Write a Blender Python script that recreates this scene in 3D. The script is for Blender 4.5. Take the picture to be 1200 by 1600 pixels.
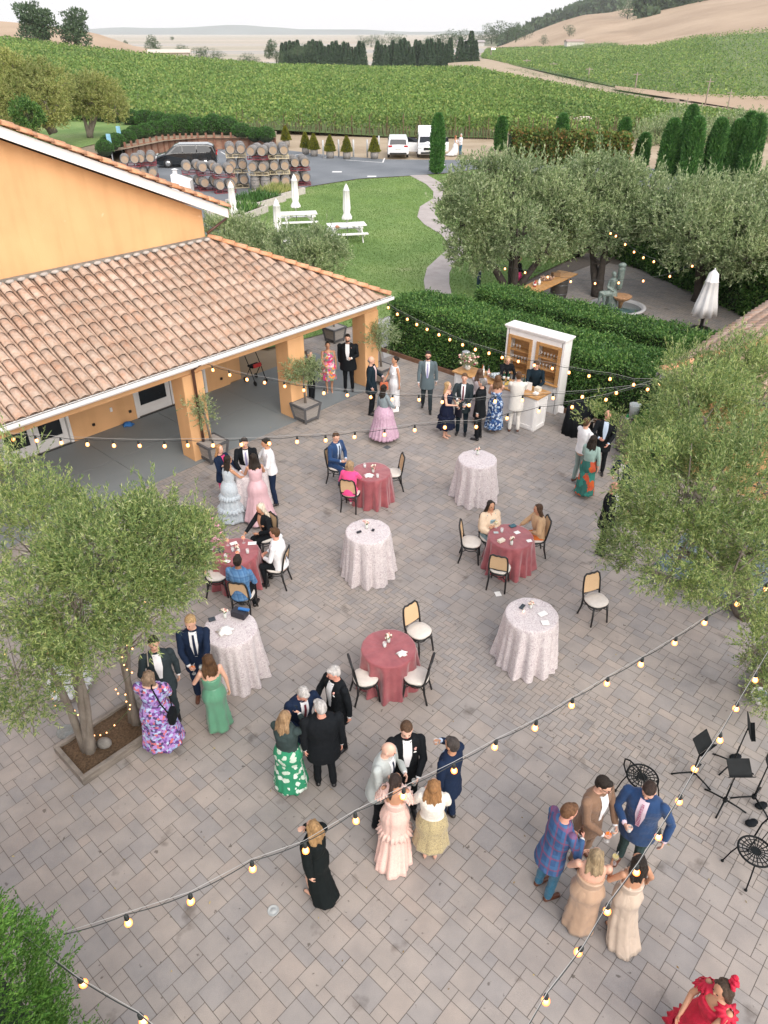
import bpy, math, random
import numpy as np
from mathutils import Vector, Matrix
for o in list(bpy.data.objects): bpy.data.objects.remove(o)
S = bpy.context.scene; C = S.collection
PI = math.pi; rad = math.radians
random.seed(7); RNG = np.random.default_rng(7)
# ---------------------------------------------------------------- camera
H = 9.5; FPX = 1139.0; TH = math.atan(750/FPX)
cd = bpy.data.cameras.new('camera'); cam = bpy.data.objects.new('camera', cd); C.objects.link(cam)
cam.location = (0, 0, H); cam.rotation_euler = (PI/2 - TH, 0, 0)
cd.sensor_fit = 'VERTICAL'; cd.sensor_height = 32; cd.sensor_width = 24; cd.lens = 32*FPX/1600
cd.clip_start = 0.1; cd.clip_end = 40000
S.camera = cam
S.render.resolution_x = 768; S.render.resolution_y = 1024
# ---------------------------------------------------------------- world, sun, exposure
wd = bpy.data.worlds.new('World'); S.world = wd; wd.use_nodes = True
wn = wd.node_tree; wn.nodes.clear()
SUN_EL = rad(38); SUN_AZ = rad(152)       # direction the light comes from, clockwise from +Y
sky = wn.nodes.new('ShaderNodeTexSky'); sky.sky_type = 'NISHITA'; sky.sun_disc = False
sky.sun_elevation = SUN_EL; sky.sun_rotation = SUN_AZ; sky.dust_density = 4.0; sky.air_density = 1.2; sky.ozone_density = 1.0
mx = wn.nodes.new('ShaderNodeMix'); mx.data_type = 'RGBA'; mx.inputs[0].default_value = 0.72
mx.inputs[7].default_value = (5.45, 5.35, 5.6, 1)         # thin even overcast over the clear sky
bg = wn.nodes.new('ShaderNodeBackground'); bg.inputs[1].default_value = 0.115
wo = wn.nodes.new('ShaderNodeOutputWorld')
wn.links.new(sky.outputs[0], mx.inputs[6]); wn.links.new(mx.outputs[2], bg.inputs[0]); wn.links.new(bg.outputs[0], wo.inputs[0])
sd = bpy.data.lights.new('sun', 'SUN'); sd.energy = 1.6; sd.angle = rad(60); sd.color = (1.0, .94, .88)
sun = bpy.data.objects.new('sun', sd); C.objects.link(sun)
dv = Vector((math.sin(SUN_AZ)*math.cos(SUN_EL), math.cos(SUN_AZ)*math.cos(SUN_EL), math.sin(SUN_EL)))
sun.rotation_euler = dv.to_track_quat('Z', 'Y').to_euler()
S.view_settings.view_transform = 'Standard'; S.view_settings.look = 'None'
S.view_settings.exposure = 1.06; S.view_settings.gamma = 1.0
S.render.engine = 'CYCLES'
S.cycles.max_bounces = 6; S.cycles.volume_bounces = 1; S.cycles.transparent_max_bounces = 6
ORD = 'first second third fourth fifth sixth seventh eighth ninth tenth eleventh twelfth thirteenth fourteenth fifteenth sixteenth seventeenth eighteenth nineteenth twentieth twenty-first twenty-second twenty-third twenty-fourth twenty-fifth twenty-sixth twenty-seventh twenty-eighth'.split()
# ---------------------------------------------------------------- placing helpers
def ray(px, py):
    c, s = math.cos(TH), math.sin(TH); x = (px-600)/FPX; u = -(py-800)/FPX
    return (x, c+u*s, -s+u*c)
def P(px, py, z=0.0):
    d = ray(px, py); k = (z-H)/d[2]; return Vector((k*d[0], k*d[1], z))
def RY(px, py, Y):
    d = ray(px, py); k = Y/d[1]; return Vector((k*d[0], Y, H+k*d[2]))
AB = rad(47.5); BU = (math.cos(AB), math.sin(AB)); BV = (math.sin(AB), -math.cos(AB))
BO = P(458.5, 653.5)
def W(s, t, z=0.0): return Vector((BO.x+s*BU[0]+t*BV[0], BO.y+s*BU[1]+t*BV[1], z))
def ST(p):
    x, y = p[0]-BO.x, p[1]-BO.y; return (x*BU[0]+y*BU[1], x*BV[0]+y*BV[1])
# ---------------------------------------------------------------- object helpers
def tag(o, label=None, cat=None, group=None, kind=None):
    if label: o['label'] = label
    if cat: o['category'] = cat
    if group: o['group'] = group
    if kind: o['kind'] = kind
    return o
def thing(name, label, cat, loc=(0,0,0), rz=0.0, group=None, sc=None):
    o = bpy.data.objects.new(name, None); o.empty_display_size = .2; C.objects.link(o)
    o.location = loc; o.rotation_euler = (0, 0, rz)
    if sc: o.scale = (sc, sc, sc)
    return tag(o, label, cat, group)
KIDS = {}
def link(name, me, parent=None, kind=None):
    o = bpy.data.objects.new(name, me); C.objects.link(o)
    if parent: o.parent = parent; KIDS.setdefault(parent.name, []).append(o)
    if kind: o['kind'] = kind
    return o
def copy_tree(o, parent=None):
    c = o.copy(); C.objects.link(c)
    if parent: c.parent = parent; KIDS.setdefault(parent.name, []).append(c)
    for ch in KIDS.get(o.name, []): copy_tree(ch, c)
    return c
def dup(o, loc, rz=0.0, label=None, sc=None, cat=None, group=None):
    c = copy_tree(o); c.location = loc; c.rotation_euler = (0, 0, rz)
    if sc: c.scale = (sc, sc, sc) if not hasattr(sc, '__len__') else sc
    return tag(c, label, cat, group)
class MB:
    def __init__(s): s.v = []; s.f = []; s.sm = []
    def add(s, vs, fs, smooth=False):
        b = len(s.v); s.v.extend([tuple(q) for q in vs]); s.f.extend([tuple(b+i for i in f) for f in fs]); s.sm.extend([smooth]*len(fs)); return s
    def box(s, c, d, rz=0.0, M=None, taper=1.0):
        x, y, z = d[0]/2, d[1]/2, d[2]/2; vs = []
        for k in (-1, 1):
            q = taper if k > 0 else 1.0
            vs += [Vector((-x*q, -y*q, k*z)), Vector((x*q, -y*q, k*z)), Vector((x*q, y*q, k*z)), Vector((-x*q, y*q, k*z))]
        R = Matrix.Rotation(rz, 3, 'Z') if M is None else M
        vs = [R @ q + Vector(c) for q in vs]
        return s.add(vs, [(3,2,1,0),(4,5,6,7),(0,1,5,4),(1,2,6,5),(2,3,7,6),(3,0,4,7)])
    def hexa(s, a, b):       # a, b: four points each
        return s.add(list(a)+list(b), [(3,2,1,0),(4,5,6,7),(0,1,5,4),(1,2,6,5),(2,3,7,6),(3,0,4,7)])
    def prism(s, poly, z0, z1):
        n = len(poly); vs = [(p[0], p[1], z0) for p in poly]+[(p[0], p[1], z1) for p in poly]
        return s.add(vs, [tuple(range(n-1, -1, -1)), tuple(range(n, 2*n))]+[(i, (i+1) % n, n+(i+1) % n, n+i) for i in range(n)])
    def bar(s, a, b, w, h=None, up=(0,0,1)):
        a, b = Vector(a), Vector(b); h = h or w; d = (b-a); L = d.length; d.normalize()
        x = d.cross(Vector(up)); x = Vector((1,0,0)) if x.length < 1e-4 else x.normalized(); y = x.cross(d)
        q = [a+x*i*w/2+y*j*h/2 for i, j in ((-1,-1),(1,-1),(1,1),(-1,1))]
        return s.hexa(q, [p+d*L for p in q])
    def tube(s, pts, r, n=8, cap=True, closed=False):
        pts = [Vector(p) for p in pts]; m = len(pts); rs = r if hasattr(r, '__len__') else [r]*m
        vs = []; nx = None
        for i, p in enumerate(pts):
            if closed: d = pts[(i+1) % m]-pts[i-1]
            else: d = pts[min(i+1, m-1)]-pts[max(i-1, 0)]
            d.normalize()
            if nx is None: nx = d.orthogonal().normalized()
            nx = (nx-d*nx.dot(d)); nx = d.orthogonal().normalized() if nx.length < 1e-5 else nx.normalized()
            ny = d.cross(nx)
            for k in range(n):
                a = 2*PI*k/n; vs.append(p+(nx*math.cos(a)+ny*math.sin(a))*rs[i])
        fs = [(i*n+k, i*n+(k+1) % n, (i+1)*n+(k+1) % n, (i+1)*n+k) for i in range(m-1) for k in range(n)]
        if closed: fs += [((m-1)*n+k, (m-1)*n+(k+1) % n, (k+1) % n, k) for k in range(n)]
        s.add(vs, fs, True)
        if cap and not closed: b = len(s.v)-m*n; s.f += [tuple(b+k for k in range(n-1, -1, -1)), tuple(b+(m-1)*n+k for k in range(n))]; s.sm += [False]*2
        return s
    def lathe(s, prof, c=(0,0,0), n=24, fn=None, M=None, smooth=True, cap=True, sy=1.0):
        vs = []
        for r, z in prof:
            for k in range(n):
                a = 2*PI*k/n; q = fn(a, r, z) if fn else r
                v = Vector((q*math.cos(a), q*math.sin(a)*sy, z))
                if M is not None: v = M @ v
                vs.append(v+Vector(c))
        m = len(prof)
        fs = [(i*n+k, i*n+(k+1) % n, (i+1)*n+(k+1) % n, (i+1)*n+k) for i in range(m-1) for k in range(n)]
        s.add(vs, fs, smooth)
        if cap: b = len(s.v)-m*n; s.f += [tuple(b+k for k in range(n-1, -1, -1)), tuple(b+(m-1)*n+k for k in range(n))]; s.sm += [False]*2
        return s
    def ball(s, c, r, n=10, m=6, M=None):
        r = r if hasattr(r, '__len__') else (r, r, r); vs = []; R = M if M is not None else Matrix.Identity(3)
        for i in range(1, m):
            a = PI*i/m
            for k in range(n):
                b = 2*PI*k/n; vs.append(Vector(c)+R @ Vector((r[0]*math.sin(a)*math.cos(b), r[1]*math.sin(a)*math.sin(b), r[2]*math.cos(a))))
        vs.append(Vector(c)+R @ Vector((0,0,r[2]))); vs.append(Vector(c)+R @ Vector((0,0,-r[2]))); T = (m-1)*n
        fs = [(i*n+(k+1) % n, i*n+k, (i+1)*n+k, (i+1)*n+(k+1) % n) for i in range(m-2) for k in range(n)]
        fs += [(T, k, (k+1) % n) for k in range(n)]+[(T+1, (m-2)*n+(k+1) % n, (m-2)*n+k) for k in range(n)]
        return s.add(vs, fs, True)
    def mesh(s, name, m):
        me = bpy.data.meshes.new(name); me.from_pydata(s.v, [], s.f); me.polygons.foreach_set('use_smooth', s.sm)
        if m: me.materials.append(m)
        me.update(); return me
    def build(s, name, m, parent=None, kind=None, bevel=0.0):
        o = link(name, s.mesh(name, m), parent, kind)
        if bevel:
            b = o.modifiers.new('b', 'BEVEL'); b.width = bevel; b.segments = 2; b.limit_method = 'ANGLE'
        return o
def np_mesh(name, V, m, k=4, smooth=False):      # V: (n, k, 3) separate polygons
    n = V.shape[0]; me = bpy.data.meshes.new(name)
    me.vertices.add(n*k); me.vertices.foreach_set('co', np.ascontiguousarray(V, dtype=np.float32).ravel())
    me.loops.add(n*k); me.loops.foreach_set('vertex_index', np.arange(n*k, dtype=np.int32))
    me.polygons.add(n); me.polygons.foreach_set('loop_start', np.arange(0, n*k, k, dtype=np.int32))
    me.polygons.foreach_set('use_smooth', np.full(n, smooth))
    me.materials.append(m); me.update(calc_edges=True); return me
# ---------------------------------------------------------------- materials
MATS = {}
def newmat(name):
    m = bpy.data.materials.new(name); m.use_nodes = True; nt = m.node_tree; b = nt.nodes['Principled BSDF']; return m, nt, b
def N(nt, t, **kw):
    n = nt.nodes.new('ShaderNode'+t)
    for k, v in kw.items():
        if k.startswith('i_'):
            key = k[2:]; key = int(key) if key.isdigit() else key.replace('_', ' '); n.inputs[key].default_value = v
        else: setattr(n, k, v)
    return n
def ramp(nt, stops, interp='LINEAR'):
    r = nt.nodes.new('ShaderNodeValToRGB'); r.color_ramp.interpolation = interp; e = r.color_ramp.elements
    while len(e) > 1: e.remove(e[0])
    e[0].position = stops[0][0]; e[0].color = (*stops[0][1], 1)
    for p, c in stops[1:]:
        q = e.new(p); q.color = (*c, 1)
    return r
def coord(nt, kind='Object', sc=None, rot=None):
    t = nt.nodes.new('ShaderNodeTexCoord'); o = t.outputs[kind]
    if sc or rot:
        mp = nt.nodes.new('ShaderNodeMapping'); nt.links.new(o, mp.inputs[0])
        if sc: mp.inputs['Scale'].default_value = sc
        if rot: mp.inputs['Rotation'].default_value = rot
        o = mp.outputs[0]
    return o
def pm(name, col, rough=.7, var=.18, scale=3.0, bump=0.0, bscale=40.0, metal=0.0, sheen=0.0, col2=None, sc=None, coat=0, spec=None):
    if name in MATS: return MATS[name]
    m, nt, b = newmat(name); co = coord(nt, 'Object', sc)
    n1 = N(nt, 'TexNoise', i_Scale=scale, i_Detail=6.0, i_Roughness=.62); nt.links.new(co, n1.inputs['Vector'])
    c2 = col2 or tuple(min(1, c*(1+var)) for c in col); c1 = col if col2 else tuple(c*(1-var) for c in col)
    r = ramp(nt, [(.32, c1), (.68, c2)]); nt.links.new(n1.outputs['Fac'], r.inputs[0]); nt.links.new(r.outputs[0], b.inputs['Base Color'])
    b.inputs['Roughness'].default_value = rough; b.inputs['Metallic'].default_value = metal
    if sheen: b.inputs['Sheen Weight'].default_value = sheen
    if coat: b.inputs['Coat Weight'].default_value = coat; b.inputs['Coat Roughness'].default_value = .05
    if spec is not None: b.inputs['Specular IOR Level'].default_value = spec
    if bump:
        n2 = N(nt, 'TexNoise', i_Scale=bscale, i_Detail=4.0); nt.links.new(co, n2.inputs['Vector'])
        bp = N(nt, 'Bump', i_Strength=bump, i_Distance=.02); nt.links.new(n2.outputs['Fac'], bp.inputs['Height']); nt.links.new(bp.outputs[0], b.inputs['Normal'])
    MATS[name] = m; return m
def leafmat(name, cols, trans=.25, rough=.55, patch=None):
    if name in MATS: return MATS[name]
    m, nt, b = newmat(name); g = N(nt, 'NewGeometry')
    st = [(i/(len(cols)-1) if len(cols) > 1 else 0, c) for i, c in enumerate(cols)]
    r = ramp(nt, st); nt.links.new(g.outputs['Random Per Island'], r.inputs[0]); src = r.outputs[0]
    co = coord(nt); n = N(nt, 'TexNoise', i_Scale=patch or 1.2, i_Detail=3.0); nt.links.new(co, n.inputs['Vector'])
    r2 = ramp(nt, [(.3, (.80,.84,.82)), (.7, (1.25,1.22,1.1))]); nt.links.new(n.outputs['Fac'], r2.inputs[0])
    mu = N(nt, 'Mix', data_type='RGBA', blend_type='MULTIPLY'); mu.inputs[0].default_value = 1
    nt.links.new(src, mu.inputs[6]); nt.links.new(r2.outputs[0], mu.inputs[7])
    nt.links.new(mu.outputs[2], b.inputs['Base Color']); b.inputs['Roughness'].default_value = rough
    b.inputs['Specular IOR Level'].default_value = .3
    if trans:
        tr = N(nt, 'BsdfTranslucent'); nt.links.new(mu.outputs[2], tr.inputs[0]); ms = N(nt, 'MixShader'); ms.inputs[0].default_value = trans
        nt.links.new(b.outputs[0], ms.inputs[1]); nt.links.new(tr.outputs[0], ms.inputs[2]); nt.links.new(ms.outputs[0], nt.nodes['Material Output'].inputs[0])
    MATS[name] = m; return m
def cellmat(name, cols, scale=30.0, rough=.8, sc=None, feature='F1', base=None, thr=None, rnd=1.0):
    if name in MATS: return MATS[name]
    m, nt, b = newmat(name); co = coord(nt, 'Object', sc)
    nz = N(nt, 'TexNoise', i_Scale=scale*.8, i_Detail=2.0); nt.links.new(co, nz.inputs['Vector'])
    ad = N(nt, 'Mix', data_type='RGBA', blend_type='LINEAR_LIGHT'); ad.inputs[0].default_value = .6/scale; nt.links.new(co, ad.inputs[6]); nt.links.new(nz.outputs['Color'], ad.inputs[7])
    v = N(nt, 'TexVoronoi', i_Scale=scale); v.inputs['Randomness'].default_value = rnd; nt.links.new(ad.outputs[2], v.inputs['Vector'])
    sep = N(nt, 'SeparateColor'); nt.links.new(v.outputs['Color'], sep.inputs[0])
    r = ramp(nt, [(i/len(cols), c) for i, c in enumerate(cols)], 'CONSTANT'); nt.links.new(sep.outputs[0], r.inputs[0]); out = r.outputs[0]
    if base is not None:
        r2 = ramp(nt, [(0, (1,1,1)), (thr or .35, (0,0,0))], 'CONSTANT'); nt.links.new(v.outputs['Distance'], r2.inputs[0])
        mi = N(nt, 'Mix', data_type='RGBA'); nt.links.new(r2.outputs[0], mi.inputs[0]); mi.inputs[6].default_value = (*base, 1); nt.links.new(out, mi.inputs[7]); out = mi.outputs[2]
    nt.links.new(out, b.inputs['Base Color']); b.inputs['Roughness'].default_value = rough; MATS[name] = m; return m
def emit(name, col, st):
    if name in MATS: return MATS[name]
    m, nt, b = newmat(name); b.inputs['Base Color'].default_value = (*col, 1); b.inputs['Emission Color'].default_value = (*col, 1); b.inputs['Emission Strength'].default_value = st
    MATS[name] = m; return m
def glassmat(name='glass', col=(.9,.95,.95), alpha=.35):
    if name in MATS: return MATS[name]
    m, nt, b = newmat(name); b.inputs['Base Color'].default_value = (*col, 1); b.inputs['Roughness'].default_value = .05
    tr = N(nt, 'BsdfTransparent'); ms = N(nt, 'MixShader'); ms.inputs[0].default_value = alpha
    nt.links.new(tr.outputs[0], ms.inputs[1]); nt.links.new(b.outputs[0], ms.inputs[2]); nt.links.new(ms.outputs[0], nt.nodes['Material Output'].inputs[0])
    MATS[name] = m; return m
white = pm('white_paint', (.8,.79,.78), .5, .05, 4, .05)
black_metal = pm('black_metal', (.006,.008,.009), .6, .3, 10, spec=.2)
wood_w = pm('warm_wood', (.46,.25,.095), .5, .25, 6, .1, 60, sc=(1,1,6))
# ---------------------------------------------------------------- foliage helper (numpy)
def unit(a): return a/np.maximum(np.linalg.norm(a, axis=-1, keepdims=True), 1e-9)
def leaf_quads(p, d, L, Wd, rng=RNG):     # diamond leaves from base p along d
    n = len(p); d = unit(d); r = unit(rng.normal(size=(n, 3))); s = unit(np.cross(d, r)); L = np.broadcast_to(L, (n,))[:, None]; Wd = np.broadcast_to(Wd, (n,))[:, None]
    mid = p+d*L*.45
    return np.stack([p, mid+s*Wd/2, p+d*L, mid-s*Wd/2], axis=1)
def sprigs(p, d, n_leaf, slen, L, Wd, spread=.9, rng=RNG):   # twigs with leaves along them
    n = len(p); d = unit(d); k = n_leaf
    u = rng.uniform(.1, 1, size=(n, k)); base = p[:, None, :]+d[:, None, :]*(u*np.broadcast_to(slen, (n,))[:, None])[..., None]
    side = unit(rng.normal(size=(n, k, 3))); dd = d[:, None, :]+side*spread
    return leaf_quads(base.reshape(-1, 3), dd.reshape(-1, 3), L*rng.uniform(.7, 1.3, n*k), Wd, rng)
def on_blobs(blobs, n, rng=RNG, shell=.35):
    # points in the outer shell of a union of ellipsoids (cx,cy,cz,rx,ry,rz); returns points, outward directions
    B = np.array(blobs, float); wt = (B[:, 3]*B[:, 4]*B[:, 5])**(2/3); idx = rng.choice(len(B), n, p=wt/wt.sum())
    u = unit(rng.normal(size=(n, 3))); rr = 1-shell*rng.random(n)**1.5
    q = B[idx, :3]+u*B[idx, 3:6]*rr[:, None]
    keep = np.ones(n, bool)
    for b in B:
        e = (((q-b[:3])/b[3:6])**2).sum(1); keep &= ~(e < (1-shell)**2*.8)
    q, u = q[keep], u[keep]
    return q, unit(u/np.array(B[idx[keep], 3:6]))
# ================================================================ SETTING: terrain
grassy = lambda n, a, b, sc, bs=20: pm(n, a, .95, 0, sc, .3, bs, col2=b)
M_dirt = grassy('dry_earth', (.30,.23,.15), (.42,.34,.24), .25, 3)
M_gold = pm('golden_grass', (.30,.21,.135), .95, 0, .015, .0, 3, col2=(.43,.32,.22))
M_vfar = pm('vineyard_soil', (.075,.12,.03), .95, 0, .02, 0, 3, col2=(.13,.18,.05))
def sheet(name, m, bot, top, nv=24, zoff=0.0):
    # ruled surface between two lists of (px, py, Y) world-distance control points
    def pts(l): return [RY(*q) for q in l]
    B, T = pts(bot), pts(top); n = 48; vs = []
    def samp(L, f):
        x = f*(len(L)-1); i = min(int(x), len(L)-2); return L[i].lerp(L[i+1], x-i)
    for j in range(nv+1):
        for i in range(n+1):
            p = samp(B, i/n).lerp(samp(T, i/n), j/nv); p.z += zoff; vs.append(p)
    mb = MB(); mb.add(vs, [(j*(n+1)+i, j*(n+1)+i+1, (j+1)*(n+1)+i+1, (j+1)*(n+1)+i) for j in range(nv) for i in range(n)], True)
    mb.build(name, m, None, 'structure')
    return lambda f, g: samp(B, f).lerp(samp(T, f), g)
def flat(name, m, poly, z, kind='structure'):
    mb = MB(); mb.add([(p[0], p[1], z) for p in poly], [tuple(range(len(poly)))]); return mb.build(name, m, None, kind)
# base earth around the winery, and the flat marsh plain out to the horizon
mb = MB(); mb.add([(-160,-30,-.06),(170,-30,-.06),(170,96,-.06),(-160,96,-.06)], [(0,1,2,3)]); mb.build('ground', M_dirt, None, 'structure')
mp_, nt, b = newmat('marsh_plain'); co = coord(nt, 'Object', (.0006,.004,1))
n1 = N(nt, 'TexNoise', i_Scale=1.0, i_Detail=8.0, i_Roughness=.6); nt.links.new(co, n1.inputs['Vector'])
r = ramp(nt, [(.3,(.26,.21,.15)),(.42,(.42,.34,.26)),(.5,(.30,.28,.20)),(.58,(.46,.38,.30)),(.66,(.30,.30,.28)),(.75,(.40,.36,.32))]); nt.links.new(n1.outputs['Fac'], r.inputs[0]); nt.links.new(r.outputs[0], b.inputs['Base Color']); b.inputs['Roughness'].default_value = .95
mb = MB(); mb.add([(-9000,300,-11.5),(9000,300,-11.5),(14000,14000,-11.5),(-14000,14000,-11.5)], [(0,1,2,3)]); mb.build('plain', mp_, None, 'structure')
# the sheet the vines grow on
VB = [(-500,215,92),(0,200,92),(200,202,93),(430,203,91),(600,213,88),(760,215,87),(900,225,87),(1100,222,90),(1240,225,90)]
VT = [(-500,50,240),(0,66,260),(200,89,290),(430,108,320),(600,112,330),(735,113,300),(880,145,210),(1060,182,150),(1240,205,130)]
vine_at = sheet('vineyard_ground', M_vfar, VB, VT)
# golden hill at the left, behind the vines
sheet('hill', M_gold, [(-600,60,330),(0,72,330),(200,96,350),(330,108,380),(470,118,420)], [(-600,22,430),(0,33,430),(60,38,430),(150,52,440),(210,72,450),(290,86,480),(360,101,500),(470,117,520)])
# valley at the right: shoulder, highway, vines, golden hill
sheet('verge', M_dirt, [(700,116,330),(735,114,300),(880,147,208),(1060,184,149),(1300,212,125)], [(700,88,700),(760,92,560),(860,112,380),(1000,142,250),(1300,180,180)])
asphalt_far = pm('old_asphalt', (.13,.13,.14), .9, .1, .5)
sheet('road', asphalt_far, [(748,93,640),(775,108,440),(860,132,290),(960,152,225),(1080,174,185),(1300,206,150)], [(753,92,650),(784,106,455),(872,130,296),(975,150,230),(1095,170,190),(1300,200,155)], 4, .35)
RB = [(752,92,620),(800,103,450),(880,120,320),(960,138,260),(1060,155,215),(1200,163,190),(1400,170,180)]
RT = [(760,79,980),(800,77,900),(860,76,800),(930,72,720),(1010,70,680),(1100,58,600),(1400,20,520)]
rv_at = sheet('valley_floor', M_vfar, RB, RT, 24, .4)
sheet('hillside', M_gold, [(750,79,1000),(800,77,905),(860,76,805),(930,72,725),(1010,70,685),(1100,58,605),(1400,20,525)],
      [(780,74,1100),(812,60,1080),(845,46,1060),(880,33,1050),(912,24,1050),(955,20,1060),(1080,-10,1100),(1400,-60,1100)], 24, .4)
M_ridge = pm('ridge_scrub', (.055,.075,.04), .95, 0, .02, .4, .2, col2=(.16,.15,.08))
sheet('ridge', M_ridge, [(740,78,1500),(800,78,1500),(900,60,1500),(1000,20,1500),(1400,-40,1500)], [(752,62,1700),(800,52,1700),(850,34,1700),(890,10,1700),(930,-8,1650),(1400,-150,1650)], 12)
# gold clearings on the valley floor
sheet('clearing', M_gold, [(720,88,560),(800,88,560),(900,88,560)][:0] or [(965,76,640),(1060,78,560),(1210,70,470),(1400,60,430)], [(965,66,690),(1060,60,640),(1210,42,560),(1400,20,500)], 6, 1.6)
sheet('clearing', M_gold, [(838,92,560),(870,91,565),(895,91,560)], [(838,86,620),(870,86,625),(895,87,615)], 3, 1.2)
sheet('clearing', M_gold, [(960,146,238),(1060,162,205),(1200,186,172),(1400,205,150)], [(960,140,252),(1060,152,222),(1200,158,198),(1400,165,180)], 4, 1.0)
# far blue range beyond the bay
mb = MB(); rg = random.Random(3); vs = []
for i in range(121):
    x = -9000+i*120; z = 60+22*math.sin(i*.23)+14*math.sin(i*.61+1)+rg.uniform(-3,3); z *= max(.15, min(1, (1700-x)/2500)) if x > -1500 else 1
    vs += [(x, 8200, -12), (x, 8800, max(z*.72, -11)), (x, 9300, -12)]
mb.add(vs, [(3*i+k, 3*i+3+k, 3*i+4+k, 3*i+1+k) for i in range(120) for k in (0,1)], True); mb.build('hills', pm('far_range', (.09,.12,.11), .95, .2, .002), None, 'structure')
# ---------------------------------------------------------------- vines
def vine_leaves(fn, n, rows, rowgap, size, hgt, pw, seed, name, m, gapfn=None):
    rng = np.random.default_rng(seed); out = []
    for _ in range(n):
        f = rng.random(); g = rng.random()**pw
        p = fn(f, g); q = round((p.y+p.x*.12)/rowgap)*rowgap; dy = q-(p.y+p.x*.12)
        out.append((p.x, p.y+dy, p.z, p.y))
    A = np.array(out); n = len(A); d = A[:, 3]
    h = hgt*(1-rng.random(n)**1.4*.72)*(1+.18*np.sin(A[:, 0]*1.9+A[:, 1]))
    sp = (.34+.2*(h < hgt*.5))*np.maximum(1, d/150)
    P0 = np.stack([A[:, 0]+rng.normal(size=n)*.3, A[:, 1]+rng.normal(size=n)*sp*.6, A[:, 2]+h], 1)
    dr = rng.normal(size=(n, 3)); dr[:, 2] = np.abs(dr[:, 2])*.6+.25
    sz = size*(d/90)**.62*rng.uniform(.6, 1.4, n)
    me = np_mesh(name, leaf_quads(P0, dr, sz*1.25, sz, rng), m); o = link(name, me); return o
M_vine = leafmat('vine_leaf', [(.075,.15,.04),(.12,.215,.055),(.165,.265,.07),(.21,.30,.085),(.29,.33,.11)], .25, .6, .06)
tag(vine_leaves(vine_at, 300000, 0, 2.7, .205, 1.75, 1.3, 11, 'vineyard', M_vine), 'green vineyard of trellised grape rows covering the slope behind the car park', 'vineyard', kind='stuff')
tag(vine_leaves(rv_at, 90000, 0, 3.4, .2, 1.7, 1.2, 12, 'valley_vineyard', M_vine), 'distant green vineyard across the highway below the golden hillside', 'vineyard', kind='stuff')
# bare trunks, posts and wires at the near edge of the vines
tm = pm('vine_trunk', (.12,.085,.05), .9); mb = MB(); rg = random.Random(5)
for k in range(3):
    for i in range(150):
        f = i/150+rg.uniform(-.002,.002); p = vine_at(f, 0.0); y = 89.5+k*1.6-(p.x*.12)+ (p.y-89.5)*.0
        p = Vector((p.x, y+ (vine_at(f,0).y-90)*.6, 0)); mb.tube([p, p+Vector((rg.uniform(-.1,.1),0,1.1))], [.05,.035], 4)
        if i % 3 == 0: mb.bar(p+Vector((.4,0,0)), p+Vector((.4,0,2.0)), .07)
tag(mb.build('vine_stakes', tm), 'bare vine trunks and stakes along the near edge of the vineyard', 'vine stakes', kind='stuff')
# ---------------------------------------------------------------- parking, lawn, path
m, nt, b = newmat('asphalt'); co = coord(nt)
n1 = N(nt, 'TexNoise', i_Scale=.25, i_Detail=8.0); n2 = N(nt, 'TexNoise', i_Scale=60.0, i_Detail=2.0); nt.links.new(co, n1.inputs[0]); nt.links.new(co, n2.inputs[0])
r = ramp(nt, [(.3,(.12,.135,.15)),(.7,(.19,.205,.22))]); nt.links.new(n1.outputs[0], r.inputs[0]); nt.links.new(r.outputs[0], b.inputs['Base Color']); b.inputs['Roughness'].default_value = .9
bp = N(nt, 'Bump', i_Strength=.3); nt.links.new(n2.outputs[0], bp.inputs['Height']); nt.links.new(bp.outputs[0], b.inputs['Normal']); M_asph = m
edge_back = [(120,268),(200,250),(258,237),(312,233.5),(430,232.5),(520,243),(605,249),(745,250),(1000,262),(1300,285)]
edge_front = [(1300,330),(1000,290),(760,262),(700,270),(645,274),(560,279),(483,291),(440,305),(395,330),(300,400),(120,420)]
flat('parking', M_asph, [P(*q) for q in edge_back+edge_front], 0.0)
m, nt, b = newmat('lawn_grass'); co = coord(nt)
n1 = N(nt, 'TexNoise', i_Scale=.22, i_Detail=7.0, i_Roughness=.65); n2 = N(nt, 'TexNoise', i_Scale=25.0, i_Detail=5.0); nt.links.new(co, n1.inputs[0]); nt.links.new(co, n2.inputs[0])
r = ramp(nt, [(.28,(.12,.20,.065)),(.46,(.17,.265,.09)),(.62,(.235,.32,.12)),(.76,(.36,.36,.21))]); ad = N(nt, 'Math', operation='MULTIPLY_ADD'); ad.inputs[1].default_value = .28; nt.links.new(n2.outputs[0], ad.inputs[0]); nt.links.new(n1.outputs[0], ad.inputs[2])
sb = N(nt, 'Math', operation='SUBTRACT'); sb.inputs[1].default_value = .14; nt.links.new(ad.outputs[0], sb.inputs[0]); nt.links.new(sb.outputs[0], r.inputs[0])
nt.links.new(r.outputs[0], b.inputs['Base Color']); b.inputs['Roughness'].default_value = 1; b.inputs['Specular IOR Level'].default_value = .1
bp = N(nt, 'Bump', i_Strength=.8, i_Distance=.05); nt.links.new(n2.outputs[0], bp.inputs['Height']); nt.links.new(bp.outputs[0], b.inputs['Normal']); M_lawn = m
LAWN = [(300,420),(395,332),(440,308),(483,293),(560,281),(645,276),(700,272),(760,264),(1000,294),(960,372),(905,399),(850,425),(800,452),(760,470),(700,490),(617,492),(590,500),(420,545),(240,520)]
flat('lawn', M_lawn, [P(*q) for q in LAWN], .03)
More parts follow.
